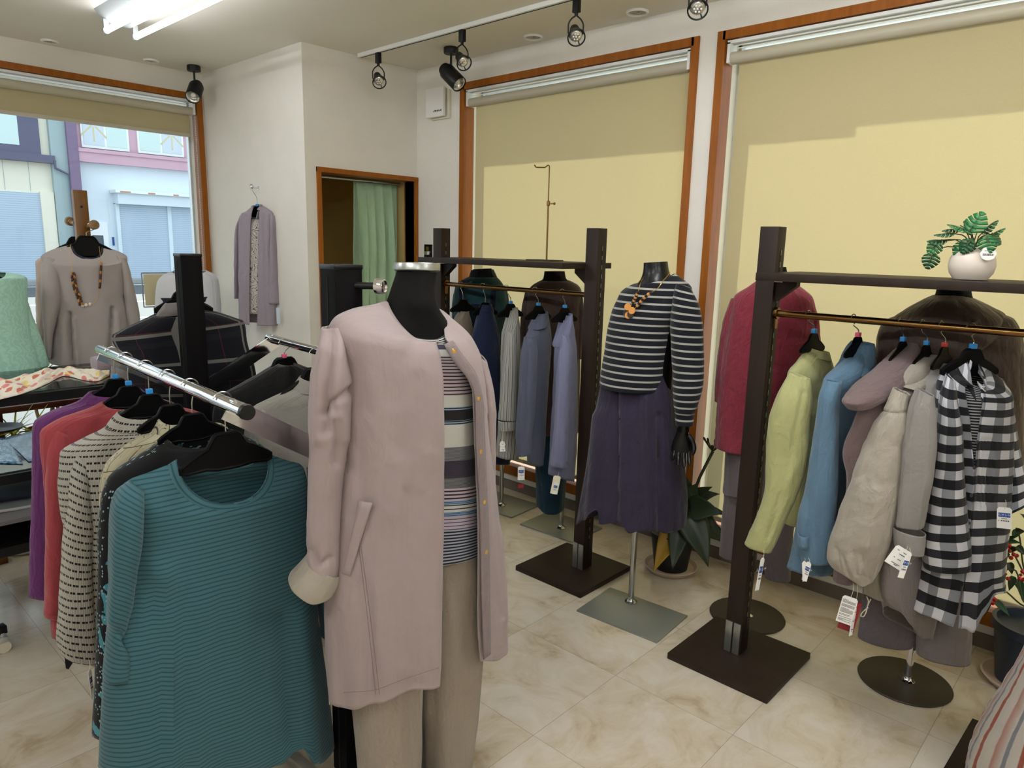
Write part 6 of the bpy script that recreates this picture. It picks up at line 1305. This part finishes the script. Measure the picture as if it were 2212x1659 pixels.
# plants, red-brown side table and white pot behind the glass table
t = thing('side_table', 'red brown wooden side table behind the glass table', 'table', (1.0, 4.15, 0))
b = B(); b.box((1.02, 4.18, .685), (.66, .44, .03), bev=.004); part('table_top', b, 'red_wood', t)
for sx in (-.28, .28):
    for sy in (-.17, .17): b = B(); b.box((1.02 + sx, 4.18 + sy, .335), (.04, .04, .67)); part('leg', b, 'red_wood', t)
b = B(); b.span((.90, 4.03, .7005), (1.13, 4.13, .716), bev=.003); b.span((.93, 4.04, .716), (1.10, 4.12, .735), bev=.003); solo('black_tape_dispenser', b, 'black_metal', 'small flat black object on the red brown side table', 'desk item')
M['leaf_yellow'] = plain('yellow_green_leaf', 'a2a83c', .5); M['stem_brown'] = plain('pale_stem', '8a7a56', .8); M['terracotta'] = plain('terracotta', '8c4a30', .8); M['soil'] = plain('soil', '2e241c', .95)
def blade(b, p, d, L, w, droop):
    d = V(d).normalized(); side = d.cross(V((0, 0, 1)));
    side = side.normalized() if side.length > 1e-3 else V((1, 0, 0)); rows_ = []; n = 7; pos = V(p); cur = V(d)
    for i in range(n + 1):
        s = i / n; wd = w * (1 - s) ** .6 * min(1, .5 + s * 3); rows_.append([pos - side * wd, pos + cur.cross(side) * wd * .3, pos + side * wd]); pos = pos + cur * L / n; cur = (cur + V((0, 0, -droop / n))).normalized()
    b.grid(rows_)
def spiky(x, y, z0, hpot, label, n, L):
    t = thing('spiky_plant', label, 'plant', (x, y, z0), 'spiky plants behind the glass table')
    b = B(); b.lathe([(.07, 0), (.09, hpot), (.098, hpot), (.098, hpot - .03), (.088, hpot - .03), (.08, hpot - .02), (.001, hpot - .02)], (x, y, z0), 24); part('pot', b, 'terracotta', t)
    rng = random.Random(int(x * 100))
    b = B(); tops = []
    for k in range(5):
        a = rng.uniform(0, 6.28); tp = V((x + .09 * cos(a), y + .09 * sin(a), z0 + hpot + .16 + rng.uniform(0, .14))); b.tube(smooth_path([V((x + .02 * cos(a), y + .02 * sin(a), z0 + hpot - .03)), V((x + .06 * cos(a + .8), y + .06 * sin(a), z0 + hpot + .08)), tp], 8), .009, 7); tops.append(tp)
    part('stem', b, 'stem_brown', t)
    b = B(); b.thick = .001
    for tp in tops:
        for k in range(n):
            a = rng.uniform(0, 6.28); e = rng.uniform(-.2, 1.1); blade(b, tp, (cos(a) * cos(e), sin(a) * cos(e), sin(e)), L * rng.uniform(.7, 1.1), .007, rng.uniform(.3, 1.0))
    part('foliage', b, 'leaf_yellow', t, stuff=True)
spiky(.80, 3.98, .12, .16, 'spiky yellow green plant seen between the glass table tiers, nearer the left edge', 14, .17)
spiky(1.06, 4.55, .28, .16, 'spiky yellow green plant seen between the glass table tiers, further right', 14, .19)
b = B(); b.span((.86, 4.42, 0), (1.26, 4.68, .28), bev=.004); solo('plant_plinth', b, 'red_wood', 'low red brown plinth under the further spiky plant', 'plinth')
t = thing('white_planter', 'round white planter on the floor below the glass table', 'planter', (.80, 3.98, 0))
b = B(); b.lathe([(.14, 0), (.17, .03), (.185, .10), (.185, .12), (.172, .12), (.165, .105), (.001, .10)], (.80, 3.98, 0), 40); part('bowl', b, 'white_paint', t)
b = B(); b.lathe([(.165, .106), (.16, .112), (.001, .117)], (.80, 3.98, 0), 30); part('soil', b, 'soil', t)
# caster foot of a stand cut by the left edge
t = thing('castered_stand_foot', 'black stand foot with a small cream caster at the left edge', 'stand foot', (.42, 2.95, 0))
b = B(); b.box((.40, 2.95, .085), (.20, .035, .03), rot=.15, bev=.003); b.span((.30, 2.93, .1), (.335, 2.965, 1.2)); part('foot_bar', b, 'black_metal', t)
b = B(); b.cyl((.484, 2.938, .022), (.484, 2.962, .022), .022, seg=24); part('wheel', b, 'cream_plastic', t)
b = B(); b.box((.484, 2.95, .052), (.03, .034, .022), bev=.003); b.cyl((.484, 2.95, .06), (.484, 2.95, .075), .008); part('caster_fork', b, 'alu', t)
# white knit torso in the window and small easel board
P = Pl(1.92, 4.60, None, 0)
mannequin('headless mannequin at the street window wearing the white knit', 1.92, 4.60,
    [(388, 585, 426, 585, .05), (386, 598, 430, 598, .06), (356, 612, 462, 612, .08), (350, 680, 466, 680, .09), (356, 800, 460, 800, .09)], P, base='plate', rot=0, size=(.26, .30), pole_z=.9)
t = garment('white_knit_top', 'white knit with a navy chest stripe at the street window', 'top', P, .9)
piece('body', t, 'white_knit', [(376, 586, 442, 584, .075, 6), (358, 594, 458, 592, .09), (346, 612, 468, 608, .1), (343, 660, 472, 660, .11), (350, 760, 466, 760, .11), (352, 850, 464, 850, .11)], P, nu=60, nv=60, fold=(.001, .006, 7), seed=151)
piece('chest_stripe', t, 'navy_ring', [(344, 642, 468, 638, .1125), (344.5, 653, 468, 649, .1125)], P, nu=60, nv=3, fold=(0, 0, 1), crump=(0, 1), label='navy chest stripe')
piece('sleeve', t, 'white_knit', [(347, 606, 358, 610, .03), (341, 650, 356, 652, .05), (340, 740, 358, 740, .05)], P, nu=30, fold=(.001, .004, 8), seed=152)
piece('sleeve', t, 'white_knit', [(456, 602, 469, 610, .03), (458, 650, 474, 652, .05), (458, 740, 475, 740, .05)], P, nu=30, fold=(.001, .004, 8), seed=153)
t = thing('easel_board', 'small pale board in a wire frame beside the white knit', 'sign board', ony(335, 700, 4.82))
b = B(); A = ony(315, 660, 4.82); C = ony(360, 592, 4.82); b.span((A.x, 4.815, A.z), (C.x + .10, 4.825, C.z)); part('board', b, 'pane_star', t)
b = B(); z0, z1 = A.z - .01, C.z + .008
for q_ in ((A.x - .012, z0, A.x - .012, z1), (A.x - .012, z1, C.x + .11, z1), (A.x - .012, z0, C.x + .11, z0), (C.x + .11, z0, C.x + .11, z1), (A.x + .05, .0, A.x + .05, z0), (C.x + .05, .0, C.x + .05, z0)): b.cyl((q_[0], 4.82, q_[1]), (q_[2], 4.82, q_[3]), .004, seg=8)
part('wire_frame', b, 'nickel', t)
# ---------------------------------------------------------------- lavender ensemble on the wall
P = Pl(XP - .075, 4.40, None, 0); P = Pl(2.196, 4.395, -66)
q = P.hit(556, 447); hanger('black hanger on the wall hook carrying the lavender cardigan', V((XP - .045, 4.36, 1.832)), q, P, None, 'size_blue', .15, .05, rr=.014)
t = garment('lavender_cardigan', 'lavender grey open cardigan hung on the wall', 'cardigan', P, 1.0)
piece('body', t, 'lilac', [(543, 446, 566, 444, .035, 4, 0), (534, 454, 576, 450, .05, 6), (524, 463, 590, 462, .06), (519, 490, 593, 492, .065), (520, 560, 593, 560, .068), (521, 630, 594, 630, .07), (522, 697, 596, 703, .07)], P, nu=110, nv=90, fold=(.001, .008, 9), seed=161, opening=[(546, 562), (544, 561), (543, 560), (541, 559), (540, 558), (539, 557), (539, 556)], creases=[(((533, 470), (530, 600), (530, 700)), -.006, .008), (((570, 470), (574, 600), (576, 700)), -.006, .010)])
piece('sleeve', t, 'lilac', [(519, 466, 530, 470, .02), (512, 490, 526, 496, .04), (510, 560, 523, 562, .045), (510, 643, 519, 645, .04)], P, nu=36, fold=(.001, .004, 8), seed=162)
piece('sleeve', t, 'lilac', [(582, 458, 595, 466, .02), (586, 490, 601, 495, .04), (584, 560, 605, 562, .045), (579, 654, 606, 656, .042)], P, nu=36, fold=(.001, .004, 8), seed=163)
piece('shawl_collar', t, 'lilac', [(544, 443, 565, 441, .04, 4, 0), (540, 452, 569, 449, .052, 8), (537, 470, 572, 470, .066, 4)], P, nu=60, nv=14, fold=(0, .001, 6), opening=[(547, 562), (544, 561), (542, 559.5)])
t2 = garment('leaf_print_top', 'cream top with dark leaf print inside the lavender cardigan', 'top', P, 1.05)
piece('body', t2, 'leaf_print', [(546, 470, 566, 470, .03, 4), (530, 490, 580, 490, .05), (528, 560, 582, 560, .055), (528, 676, 582, 678, .055)], P, nu=50, nv=60, fold=(.0005, .003, 6), seed=164)
b = B(); c = P.hit(601, 682, .05); b.box(c, (.022, .003, .10), rot=radians(-50)); solo('clear_price_tag', b, 'pane_pale', 'pale price tag hanging below the sleeve of the lavender cardigan', 'price tag')
# ---------------------------------------------------------------- potted plants
M.update(leaf=plain('monstera_leaf', '2c6a3c', .42), leaf_d=plain('dark_leaf', '1d4a2c', .45), leaf_deep=plain('deep_green_leaf', '27341c', .4), leaf_gold=plain('yellowing_leaf', 'b08a22', .45), berry=plain('red_berry', 'b81d1c', .25, coat=.4), twig=plain('twig', '4b4a2a', .7), vase=plain('cream_vase', 'cfc3b4', .5), navy_pot=plain('navy_pot', '2a3344', .4), saucer=plain('terracotta_saucer', 'b9a592', .7), black_pot=plain('black_pot', '121212', .5), bud=plain('flower_bud', '2a2a1c', .5))
def frame(tip_dir, up):
    x = V(tip_dir).normalized(); z = V(up); z = (z - x * z.dot(x)).normalized(); return x, z.cross(x), z
def monstera(b, p, d, up, L, curl=.25, seed=0):
    """heart shaped leaf cut into fingers, folded along the midrib and drooping to its tip"""
    x, y, z = frame(d, up); N = 6
    def P_(u, v): return V(p) + x * (u * L) + y * (v * L) + z * (L * (-abs(v) * .28 - curl * u * u))
    wid = lambda u: .52 * sin(pi * min(1, max(0, (u + .12) / 1.12)) ** .75) + .02
    for s in (-1, 1):
        for k in range(N):
            u0 = -.12 + 1.12 * k / N; u1 = u0 + 1.12 / N * .99; g = 1.12 / N * .22
            a = [P_(max(0, u0), 0), P_(max(0, u0 + .03), s * wid(u0) * .42), P_(u0 + g + .10, s * wid(u0 + g) * .98), P_(min(1, u1 - g * .3 + .10), s * wid(min(.97, u1)) * .94), P_(u1, s * wid(min(.97, u1)) * .42), P_(max(0, u1), 0)]
            vs = [b.bm.verts.new(q) for q in a]
            for tri in ((0, 1, 4, 5), (1, 2, 3, 4)):
                try: b.bm.faces.new([vs[i] for i in tri])
                except ValueError: pass
    return b
def oval_leaf(b, p, d, up, L, w, curl=.5, fold=.25, n=9, m=4, tipw=.6):
    x, y, z = frame(d, up); rows_ = []; pos = V(p); cur = V(x)
    for i in range(n + 1):
        s = i / n; wd = w * (sin(pi * min(.985, .06 + .94 * s) ** tipw))
        nz = y.cross(cur) * -1; nz = cur.cross(y)
        rows_.append([pos + y * (wd * (j / m)) + nz * (abs(j / m) * wd * fold) for j in range(-m, m + 1)])
        pos = pos + cur * (L / n); cur = (cur - nz * 0 + V((0, 0, -curl / n))).normalized()
    b.grid(rows_); return b
# monstera in the cream vase on the right rack's shelf
c = V((2.37, .437, 1.436))
t = thing('potted_monstera', 'small artificial monstera in a round cream vase on the right rack shelf', 'potted plant', c)
b = B(); b.lathe([(.03, 0), (.042, .002), (.054, .020), (.0585, .040), (.056, .060), (.047, .078), (.036, .088), (.031, .092), (.029, .09), (.034, .084), (.04, .07), (.03, .066), (.001, .066)], c, 48); part('vase', b, 'vase', t)
def VP(px, py, off=0.0):
    n = V((c.x, c.y, 0)).normalized(); pl = Pl(c.x, c.y); return pl.hit(px, py, off)
right = Pl(c.x, c.y).u; tow = Pl(c.x, c.y).n; UPV = V((0, 0, 1))
top = c + V((0, 0, .088))
LV = [((2095, 500), (2060, 478), .065, 'leaf', .02, (.2, .9)), ((2092, 505), (2106, 478), .07, 'leaf', .045, (.6, .7)), ((2062, 505), (2032, 500), .055, 'leaf_d', .03, (.2, .9)), ((2100, 515), (2080, 540), .05, 'leaf_d', .05, (.7, .5)), ((2088, 522), (2070, 548), .055, 'leaf', .03, (.8, .4)), ((2046, 520), (2024, 516), .055, 'leaf_d', .02, (.3, .8)), ((2028, 520), (2008, 545), .05, 'leaf', .03, (.6, .5)), ((2016, 545), (2002, 578), .045, 'leaf_d', .03, (.6, .5)),
      ((2120, 505), (2140, 480), .055, 'leaf_d', .0, (.3, .8)), ((2130, 515), (2154, 495), .055, 'leaf', -.02, (.3, .8)), ((2138, 505), (2160, 520), .045, 'leaf_d', .01, (.4, .7)), ((2132, 508), (2136, 534), .055, 'leaf', .055, (.85, .4)), ((2075, 495), (2050, 492), .05, 'leaf_d', .0, (.3, .9)), ((2110, 500), (2098, 484), .05, 'leaf_d', -.03, (.4, .8))]
for i, (a_, e_, L_, m_, off, upw) in enumerate(LV):
    p0, p1 = VP(*a_, off), VP(*e_, off + .008); b = B(); b.thick = .0008
    monstera(b, p0, p1 - p0, tow * upw[0] + UPV * upw[1], max(L_ * .85, (p1 - p0).length) * 1.05, .25, i); part('leaf', b, m_, t)
    b = B(); b.tube(smooth_path([top + V((.01 * (i % 3 - 1), .01 * (i % 2), -.02)), top.lerp(p0, .6) + V((0, 0, .012)), p0, p0.lerp(p1, .6)], 8), .0016, 5); part('stem', b, 'twig', t)
# swing tag on the vase
b = B(); cc = VP(2135, 548, .056); wv = UPV - tow * .1; ww = right * .9 - tow * .35
pts = [(.0205 * cos(k * 2 * pi / 28) * (1 + .05 * cos(8 * k * 2 * pi / 28)), .018 * sin(k * 2 * pi / 28)) for k in range(28)]
b.prism(pts, cc, ww, wv, .0008); tg = part('swing_tag', b, 'paper', t, label='white scalloped swing tag with a barcode')
b = B(); nn = ww.cross(wv).normalized() * .0008
if nn.dot(tow) < 0: nn = -nn
for k, w_ in enumerate((2, 1, 3, 1, 1, 2, 3, 1, 2, 1, 1, 3)): b.box(cc + ww * (-.0135 + k * .0023) + wv * -.003 + nn, (.0004 + w_ * .0004, .0003, .006), rot=atan2(ww.y, ww.x))
for k in range(8): b.box(cc + ww * (-.010 + k * .0026) + wv * .0075 + nn, (.0017, .0003, .0016), rot=atan2(ww.y, ww.x))
part('barcode', b, 'ink', tg)
# big leafy plant behind the striped dress
c = V((2.86, 1.585, 0))
t = thing('leafy_potted_plant', 'dark broad leaved potted plant on a saucer behind the striped sweater dress', 'potted plant', c)
b = B(); b.lathe([(.10, 0), (.115, .006), (.128, .026), (.122, .028), (.108, .014), (.001, .012)], c, 40); part('saucer', b, 'saucer', t)
b = B(); b.lathe([(.078, .013), (.10, .17), (.108, .175), (.108, .195), (.098, .195), (.093, .18), (.001, .175)], c, 40); part('pot', b, 'black_pot', t)
pl = Pl(c.x, c.y); rt, tw = pl.u, pl.n; c2 = c + V((0, 0, .22))
for i, (a_, e_, w_, m_, off, cu) in enumerate([((1470, 1130), (1432, 1236), .055, 'leaf_gold', .12, .9), ((1472, 1130), (1458, 1228), .05, 'leaf_deep', .14, .8), ((1485, 1110), (1512, 1222), .07, 'leaf_deep', .14, .8), ((1490, 1100), (1545, 1150), .06, 'leaf_deep', .10, .9), ((1480, 1090), (1440, 1030), .05, 'leaf_deep', .06, .7), ((1485, 1090), (1512, 1050), .05, 'leaf_deep', .05, 1.2), ((1490, 1080), (1545, 1070), .035, 'leaf_deep', .04, .6), ((1490, 1085), (1555, 1100), .04, 'leaf_deep', .0, .9), ((1480, 1080), (1470, 1020), .05, 'leaf_deep', .0, .6), ((1490, 1100), (1562, 1140), .03, 'leaf_deep', .02, .7), ((1475, 1100), (1425, 1110), .05, 'leaf_deep', .02, .9), ((1500, 1120), (1525, 1190), .06, 'leaf_deep', .05, .8), ((1500, 1110), (1555, 1180), .022, 'leaf_deep', .05, .6)]):
    p0 = pl.hit(*a_, off * .5); p1 = pl.hit(*e_, off); d = p1 - p0; b = B(); b.thick = .001
    oval_leaf(b, p0, d + V((0, 0, cu * .16)), tw * .8 + UPV * .6, d.length * 1.06, w_, cu, .16, tipw=.5); part('leaf', b, m_, t, label='yellowing leaf' if m_ == 'leaf_gold' else None)
b = B(); b.tube(smooth_path([c + V((0, 0, .17)), c + V((0, 0, .24)), pl.hit(1487, 1095, .02)], 8), .022, 10)
part('stem', b, 'leaf_deep', t)
b = B(); b.tube(smooth_path([pl.hit(1490, 1100, .02), pl.hit(1508, 1040, .02), pl.hit(1522, 1010, .01), pl.hit(1540, 975, 0)], 16), .0075, 8); fs_ = part('flower_stalk', b, 'leaf_deep', t)
hd = pl.hit(1540, 975, 0)
for k in range(9):
    e = hd + rt * (.045 * sin(k * .8 - 3.1)) + tw * .03 * cos(k * 1.7) + V((0, 0, .02 + .045 * cos((k - 4) * .32))); b = B(); b.tube(smooth_path([hd, hd.lerp(e, .6) + (e - hd).normalized() * 0 + V((0, 0, -.006)), e], 8), [.003] * 6 + [.004, .006, .004], 7); part('bud', b, 'bud', fs_)
# berry plant at the right edge
c = V((2.96, .20, 0))
t = thing('red_berry_plant', 'red berried shrub in a dark navy pot at the right edge', 'potted plant', c)
b = B(); b.lathe([(.09, .01), (.115, .20), (.125, .205), (.125, .235), (.112, .235), (.108, .21), (.001, .20)], c, 40); part('pot', b, 'navy_pot', t)
b = B(); b.lathe([(.11, 0), (.125, .006), (.135, .02), (.128, .022), (.11, .01), (.001, .008)], c, 36); part('saucer', b, 'saucer', t)
pl = Pl(2.93, .26); 
BR = [((2215, 1290), (2180, 1250), (2140, 1282)), ((2212, 1240), (2180, 1180), (2168, 1165)), ((2212, 1300), (2190, 1230), (2175, 1230)), ((2212, 1230), (2200, 1150), (2195, 1140)), ((2214, 1310), (2160, 1270), (2128, 1290)), ((2240, 1250), (2230, 1150), (2250, 1080))]
base_ = c + V((0, 0, .2))
for i, br in enumerate(BR):
    pts = [base_ + V((.01 * (i - 2), 0, 0)), base_ + V((0, 0, .12))] + [pl.hit(*q, .02 * (i % 3)) for q in br]; b = B(); b.tube(smooth_path(pts, 20), [.0045] * 11 + [.0028] * 10, 6); part('branch', b, 'twig', t)
LF = [((2165, 1170), (2205, 1172)), ((2168, 1172), (2190, 1158)), ((2165, 1185), (2170, 1225)), ((2180, 1195), (2150, 1215)), ((2175, 1190), (2205, 1185)), ((2190, 1245), (2180, 1275)), ((2200, 1250), (2212, 1300)), ((2140, 1285), (2118, 1278)), ((2135, 1292), (2126, 1330)), ((2145, 1295), (2182, 1330)), ((2150, 1278), (2168, 1275)), ((2195, 1150), (2215, 1150)), ((2200, 1145), (2188, 1165)), ((2180, 1215), (2185, 1240)), ((2196, 1180), (2212, 1200)), ((2225, 1150), (2250, 1180)), ((2230, 1130), (2205, 1110)), ((2240, 1200), (2260, 1240))]
for i, (a_, e_) in enumerate(LF):
    p0, p1 = pl.hit(*a_, .02 * (i % 3)), pl.hit(*e_, .02 * (i % 3) + .01); b = B(); b.thick = .0006; oval_leaf(b, p0, p1 - p0 + V((0, 0, .01)), pl.n * .7 + UPV * .7, (p1 - p0).length * 1.05, .0125, .5, .3); part('leaf', b, 'leaf_deep' if i % 3 else 'leaf_d', t)
rng = random.Random(4)
for i, (px, py) in enumerate([(2134, 1292), (2146, 1292), (2141, 1300), (2138, 1290), (2150, 1296), (2172, 1178), (2180, 1178), (2176, 1186), (2158, 1248), (2166, 1252), (2172, 1240), (2178, 1250), (2170, 1232), (2184, 1205), (2190, 1198), (2205, 1242), (2212, 1252), (2203, 1250), (2209, 1235), (2196, 1200), (2182, 1190), (2144, 1303)]):
    b = B(); b.ball(pl.hit(px, py, .03 + .006 * (i % 3)), .0075 if i % 5 else .0055, (1, 1, .95), 12); part('berry', b, 'berry', t)
# ---------------------------------------------------------------- dark stand and striped fabric cut by the lower right corner
t = thing('dark_plank_base', 'dark wooden base plate cut by the lower right corner', 'stand base', ground(2090, 1620))
b = B(); A = ground(2100, 1553, .02); b2_ = ground(2170, 1590, .02); cc = (A + ground(2035, 1665, .02)) / 2; d = (A - ground(2035, 1665, .02)); an = atan2(d.y, d.x); sd_ = V((d.y, -d.x, 0)).normalized(); ctr = A - d.normalized() * .26 + sd_ * .10
b.box((ctr.x, ctr.y, .012), (.52, .20, .024), rot=an, bev=.003); part('base_plate', b, 'brown_wood', t)
b = B(); q = ctr - d.normalized() * .10 + sd_ * .06; b.cyl((q.x, q.y, .02), (q.x, q.y, .95), .014); part('pole', b, 'black_metal', t)
PQ = Pl(q.x, q.y, None, 0)
t = garment('orange_striped_dress', 'crinkled cream dress with orange and grey stripes at the lower right corner', 'dress', PQ, .3)
piece('dress', t, 'orange_stripe', [(2330, 640, 2400, 640, .07), (2300, 690, 2430, 690, .10), (2290, 760, 2440, 760, .11), (2298, 1000, 2430, 1000, .10), (2290, 1280, 2440, 1280, .12), (2248, 1400, 2470, 1400, .14), (2214, 1470, 2490, 1470, .16), (2172, 1545, 2510, 1560, .17), (2146, 1610, 2530, 1640, .18), (2136, 1680, 2540, 1720, .18)], PQ, nu=150, nv=150, fold=(.002, .010, 9), crump=(.004, 30), seed=171)
# ---------------------------------------------------------------- swing tags
def tag_card(label, P, px, py, w, h, top, style='blue', tilt=0.0, off=0.0, yaw=0.0, mat='paper', scal=False):
    """card hung by a string from a point; faces the plane P turned by yaw"""
    o = P.hit(px, py, off); u = Matrix.Rotation(radians(yaw), 3, 'Z') @ P.u; n = V((u.y, -u.x, 0)); r = Matrix.Rotation(radians(tilt), 3, n); U, W_ = r @ u, r @ V((0, 0, 1))
    t = thing('price_tag', label, 'price tag', o, 'price tags on the garments')
    poly = [(-w / 2, -h), (w / 2, -h), (w / 2, -.006), (w / 2 - .005, 0), (-w / 2 + .005, 0), (-w / 2, -.006)]
    if scal: poly = [(-w / 2, -h), (w / 2, -h), (w / 2 - .002, -h * .45), (w / 2 + .001, -h * .4), (w / 2 - .003, -h * .12), (w * .2, -.004), (0, 0), (-w * .2, -.004), (-w / 2 + .003, -h * .12), (-w / 2 - .001, -h * .4), (-w / 2 + .002, -h * .45)]
    b = B(); b.prism(poly, o, U, W_, .0008); cd = part('card', b, mat, t)
    nn = U.cross(W_).normalized(); nn = nn if nn.dot(EYE - o) > 0 else -nn; f = nn * .0009
    def bar(bb, x, y, bw, bh, k=1): bb.prism([(x, y), (x + bw, y), (x + bw, y + bh), (x, y + bh)], o + f * k, U, W_, .0003)
    if style == 'blue':
        b = B(); bar(b, -w * .40, -h * .46, w * .8, h * .2); pl_ = part('label_panel', b, 'blue_ink', cd, label='blue name panel')
        b = B(); text_into(b, TAGTXT, o + f * 1.6 + W_ * (-h * .36) , U, W_, h * .12, .0002); part('lettering', b, 'paper', pl_)
        b = B(); bar(b, -w * .2, -h * .545, w * .4, h * .025); bar(b, -w * .38, -h * .66, w * .05, h * .05)
        for k in range(5): bar(b, -w * .22 + k * w * .12, -h * .665, w * .07, h * .06)
        part('printed_price', b, 'ink', cd)
    elif style == 'text':
        b = B(); rng = random.Random(int(px)); k = 0
        y = -h * .14
        while y > -h * .95:
            x = -w * .42; end = w * .42 if rng.random() > .25 else w * rng.uniform(-.1, .3)
            while x < end:
                l = w * rng.uniform(.03, .07); bar(b, x, y, min(l, end - x), h * .016); x += l + w * .015
            y -= h * .036 if rng.random() > .2 else h * .07
        part('printed_lines', b, 'ink', cd)
    elif style == 'few':
        b = B()
        for x, y, l in ((-.3, -.2, .12), (.05, -.2, .3), (-.1, -.34, .35), (-.25, -.58, .08), (.0, -.6, .2), (.3, -.57, .1), (-.2, -.84, .5), (.0, -.9, .2)): bar(b, w * x, h * y, w * l, h * .028)
        part('printed_lines', b, 'ink', cd)
    b = B(); tp = V(top); b.tube(smooth_path([o - W_ * .006, (o + tp) / 2 + U * .003, tp], 8), .0006, 5); part('string', b, 'cream_card', t)
    return t
TAGTXT = 'ムサシヤ'
PT = Pl(R2X - .25, .80)
def at(P, px, py, off=0): return P.hit(px, py, off)
PA = Pl(2.30, 2.33)
tag_card('white scalloped tag hanging from the pin striped shirt', PA, 1085, 952, .026, .052, PA.hit(1086, 930, 0), 'few', 3, .10, scal=True)
PB_ = Pl(2.30, 2.10)
tag_card('white tag with a blue panel and red card below the slate blue shirt', PB_, 1126, 1008, .031, .064, PB_.hit(1127, 985), 'blue', 1, .0)
b = B(); q = PB_.hit(1125, 1050, -.004); b.box(q, (.026, .0015, .02), rot=atan2(PB_.u.y, PB_.u.x)); solo('red_swing_card', b, 'red_card', 'dark red card showing below the blue panel tag', 'card')
PC_ = Pl(2.27, 1.93)
tag_card('cream folded tag with a blue panel on the lavender shirt hem', PC_, 1204, 1028, .032, .084, PC_.hit(1207, 1020), 'none', -9, .0, mat='cream_card')
tag_card('rounded white tag with a blue panel over the cream folded tag', PC_, 1202, 1042, .02, .055, PC_.hit(1205, 1026), 'blue', -9, .006)
P_ = Pl(2.12, .86)
tag_card('narrow white tag turned edge on below the yellow jacket sleeve', P_, 1648, 1205, .020, .11, P_.hit(1650, 1188), 'blue', -8, 0, 55)
P_ = Pl(2.14, .70)
tag_card('folded white tag under the sky blue jacket cuff, the left half', P_, 1737, 1212, .014, .068, P_.hit(1738, 1205), 'none', 8, 0, 30)
tag_card('folded white tag under the sky blue jacket cuff, the right half', P_, 1748, 1214, .016, .066, P_.hit(1746, 1205), 'blue', -8, 0, -20)
P_ = Pl(2.13, .60)
tag_card('large white text tag hanging below the mauve hooded coat', P_, 1838, 1290, .042, .088, P_.hit(1843, 1260), 'text', -8, .01)
tag_card('white tag turned sideways behind the large text tag', P_, 1850, 1298, .018, .11, P_.hit(1852, 1262), 'few', -5, .0, 62)
b = B(); q = P_.hit(1835, 1330, -.006); b.box(q, (.045, .0015, .10), rot=Matrix.Rotation(atan2(P_.u.y, P_.u.x), 3, 'Z') @ Matrix.Rotation(radians(8), 3, 'Y')); solo('maroon_swing_card', b, 'red_card', 'maroon card behind the large white text tag', 'card')
P_ = Pl(2.09, .44)
tag_card('grey backed wide tag below the embroidered cuff', P_, 1955, 1186, .045, .062, P_.hit(1960, 1180), 'few', -24, -.01)
tag_card('small blue panel tag beside the wide tag below the embroidered cuff', P_, 1963, 1198, .018, .07, P_.hit(1965, 1184), 'blue', -12, .004, 35)
P_ = Pl(2.28, .33)
tag_card('white tag with a blue panel under the right gingham cuff', P_, 2170, 1096, .035, .062, P_.hit(2172, 1080), 'blue', 6, -.06)
P_ = Pl(.60, 1.95)
tag_card('thin white tag seen edge on below the dashed knit top', P_, 193, 1447, .014, .085, P_.hit(192, 1425), 'blue', 3, 0, 60)
P_ = Pl(.86, 1.45)
tag_card('thin pale tag on a cord beside the teal striped shirt cuff', P_, 708, 1440, .008, .11, P_.hit(703, 1390), 'none', 3, 0, 60)
b = B(); q = Pl(.60, 2.10); b.prism([(-.012, 0), (.012, .0), (.012, -.02), (-.006, -.045), (-.012, -.04)], q.hit(150, 1412), q.u, (0, 0, 1), .006); solo('black_belt_end', b, 'black_wool', 'black belt end showing below the dashed knit sleeve', 'belt')
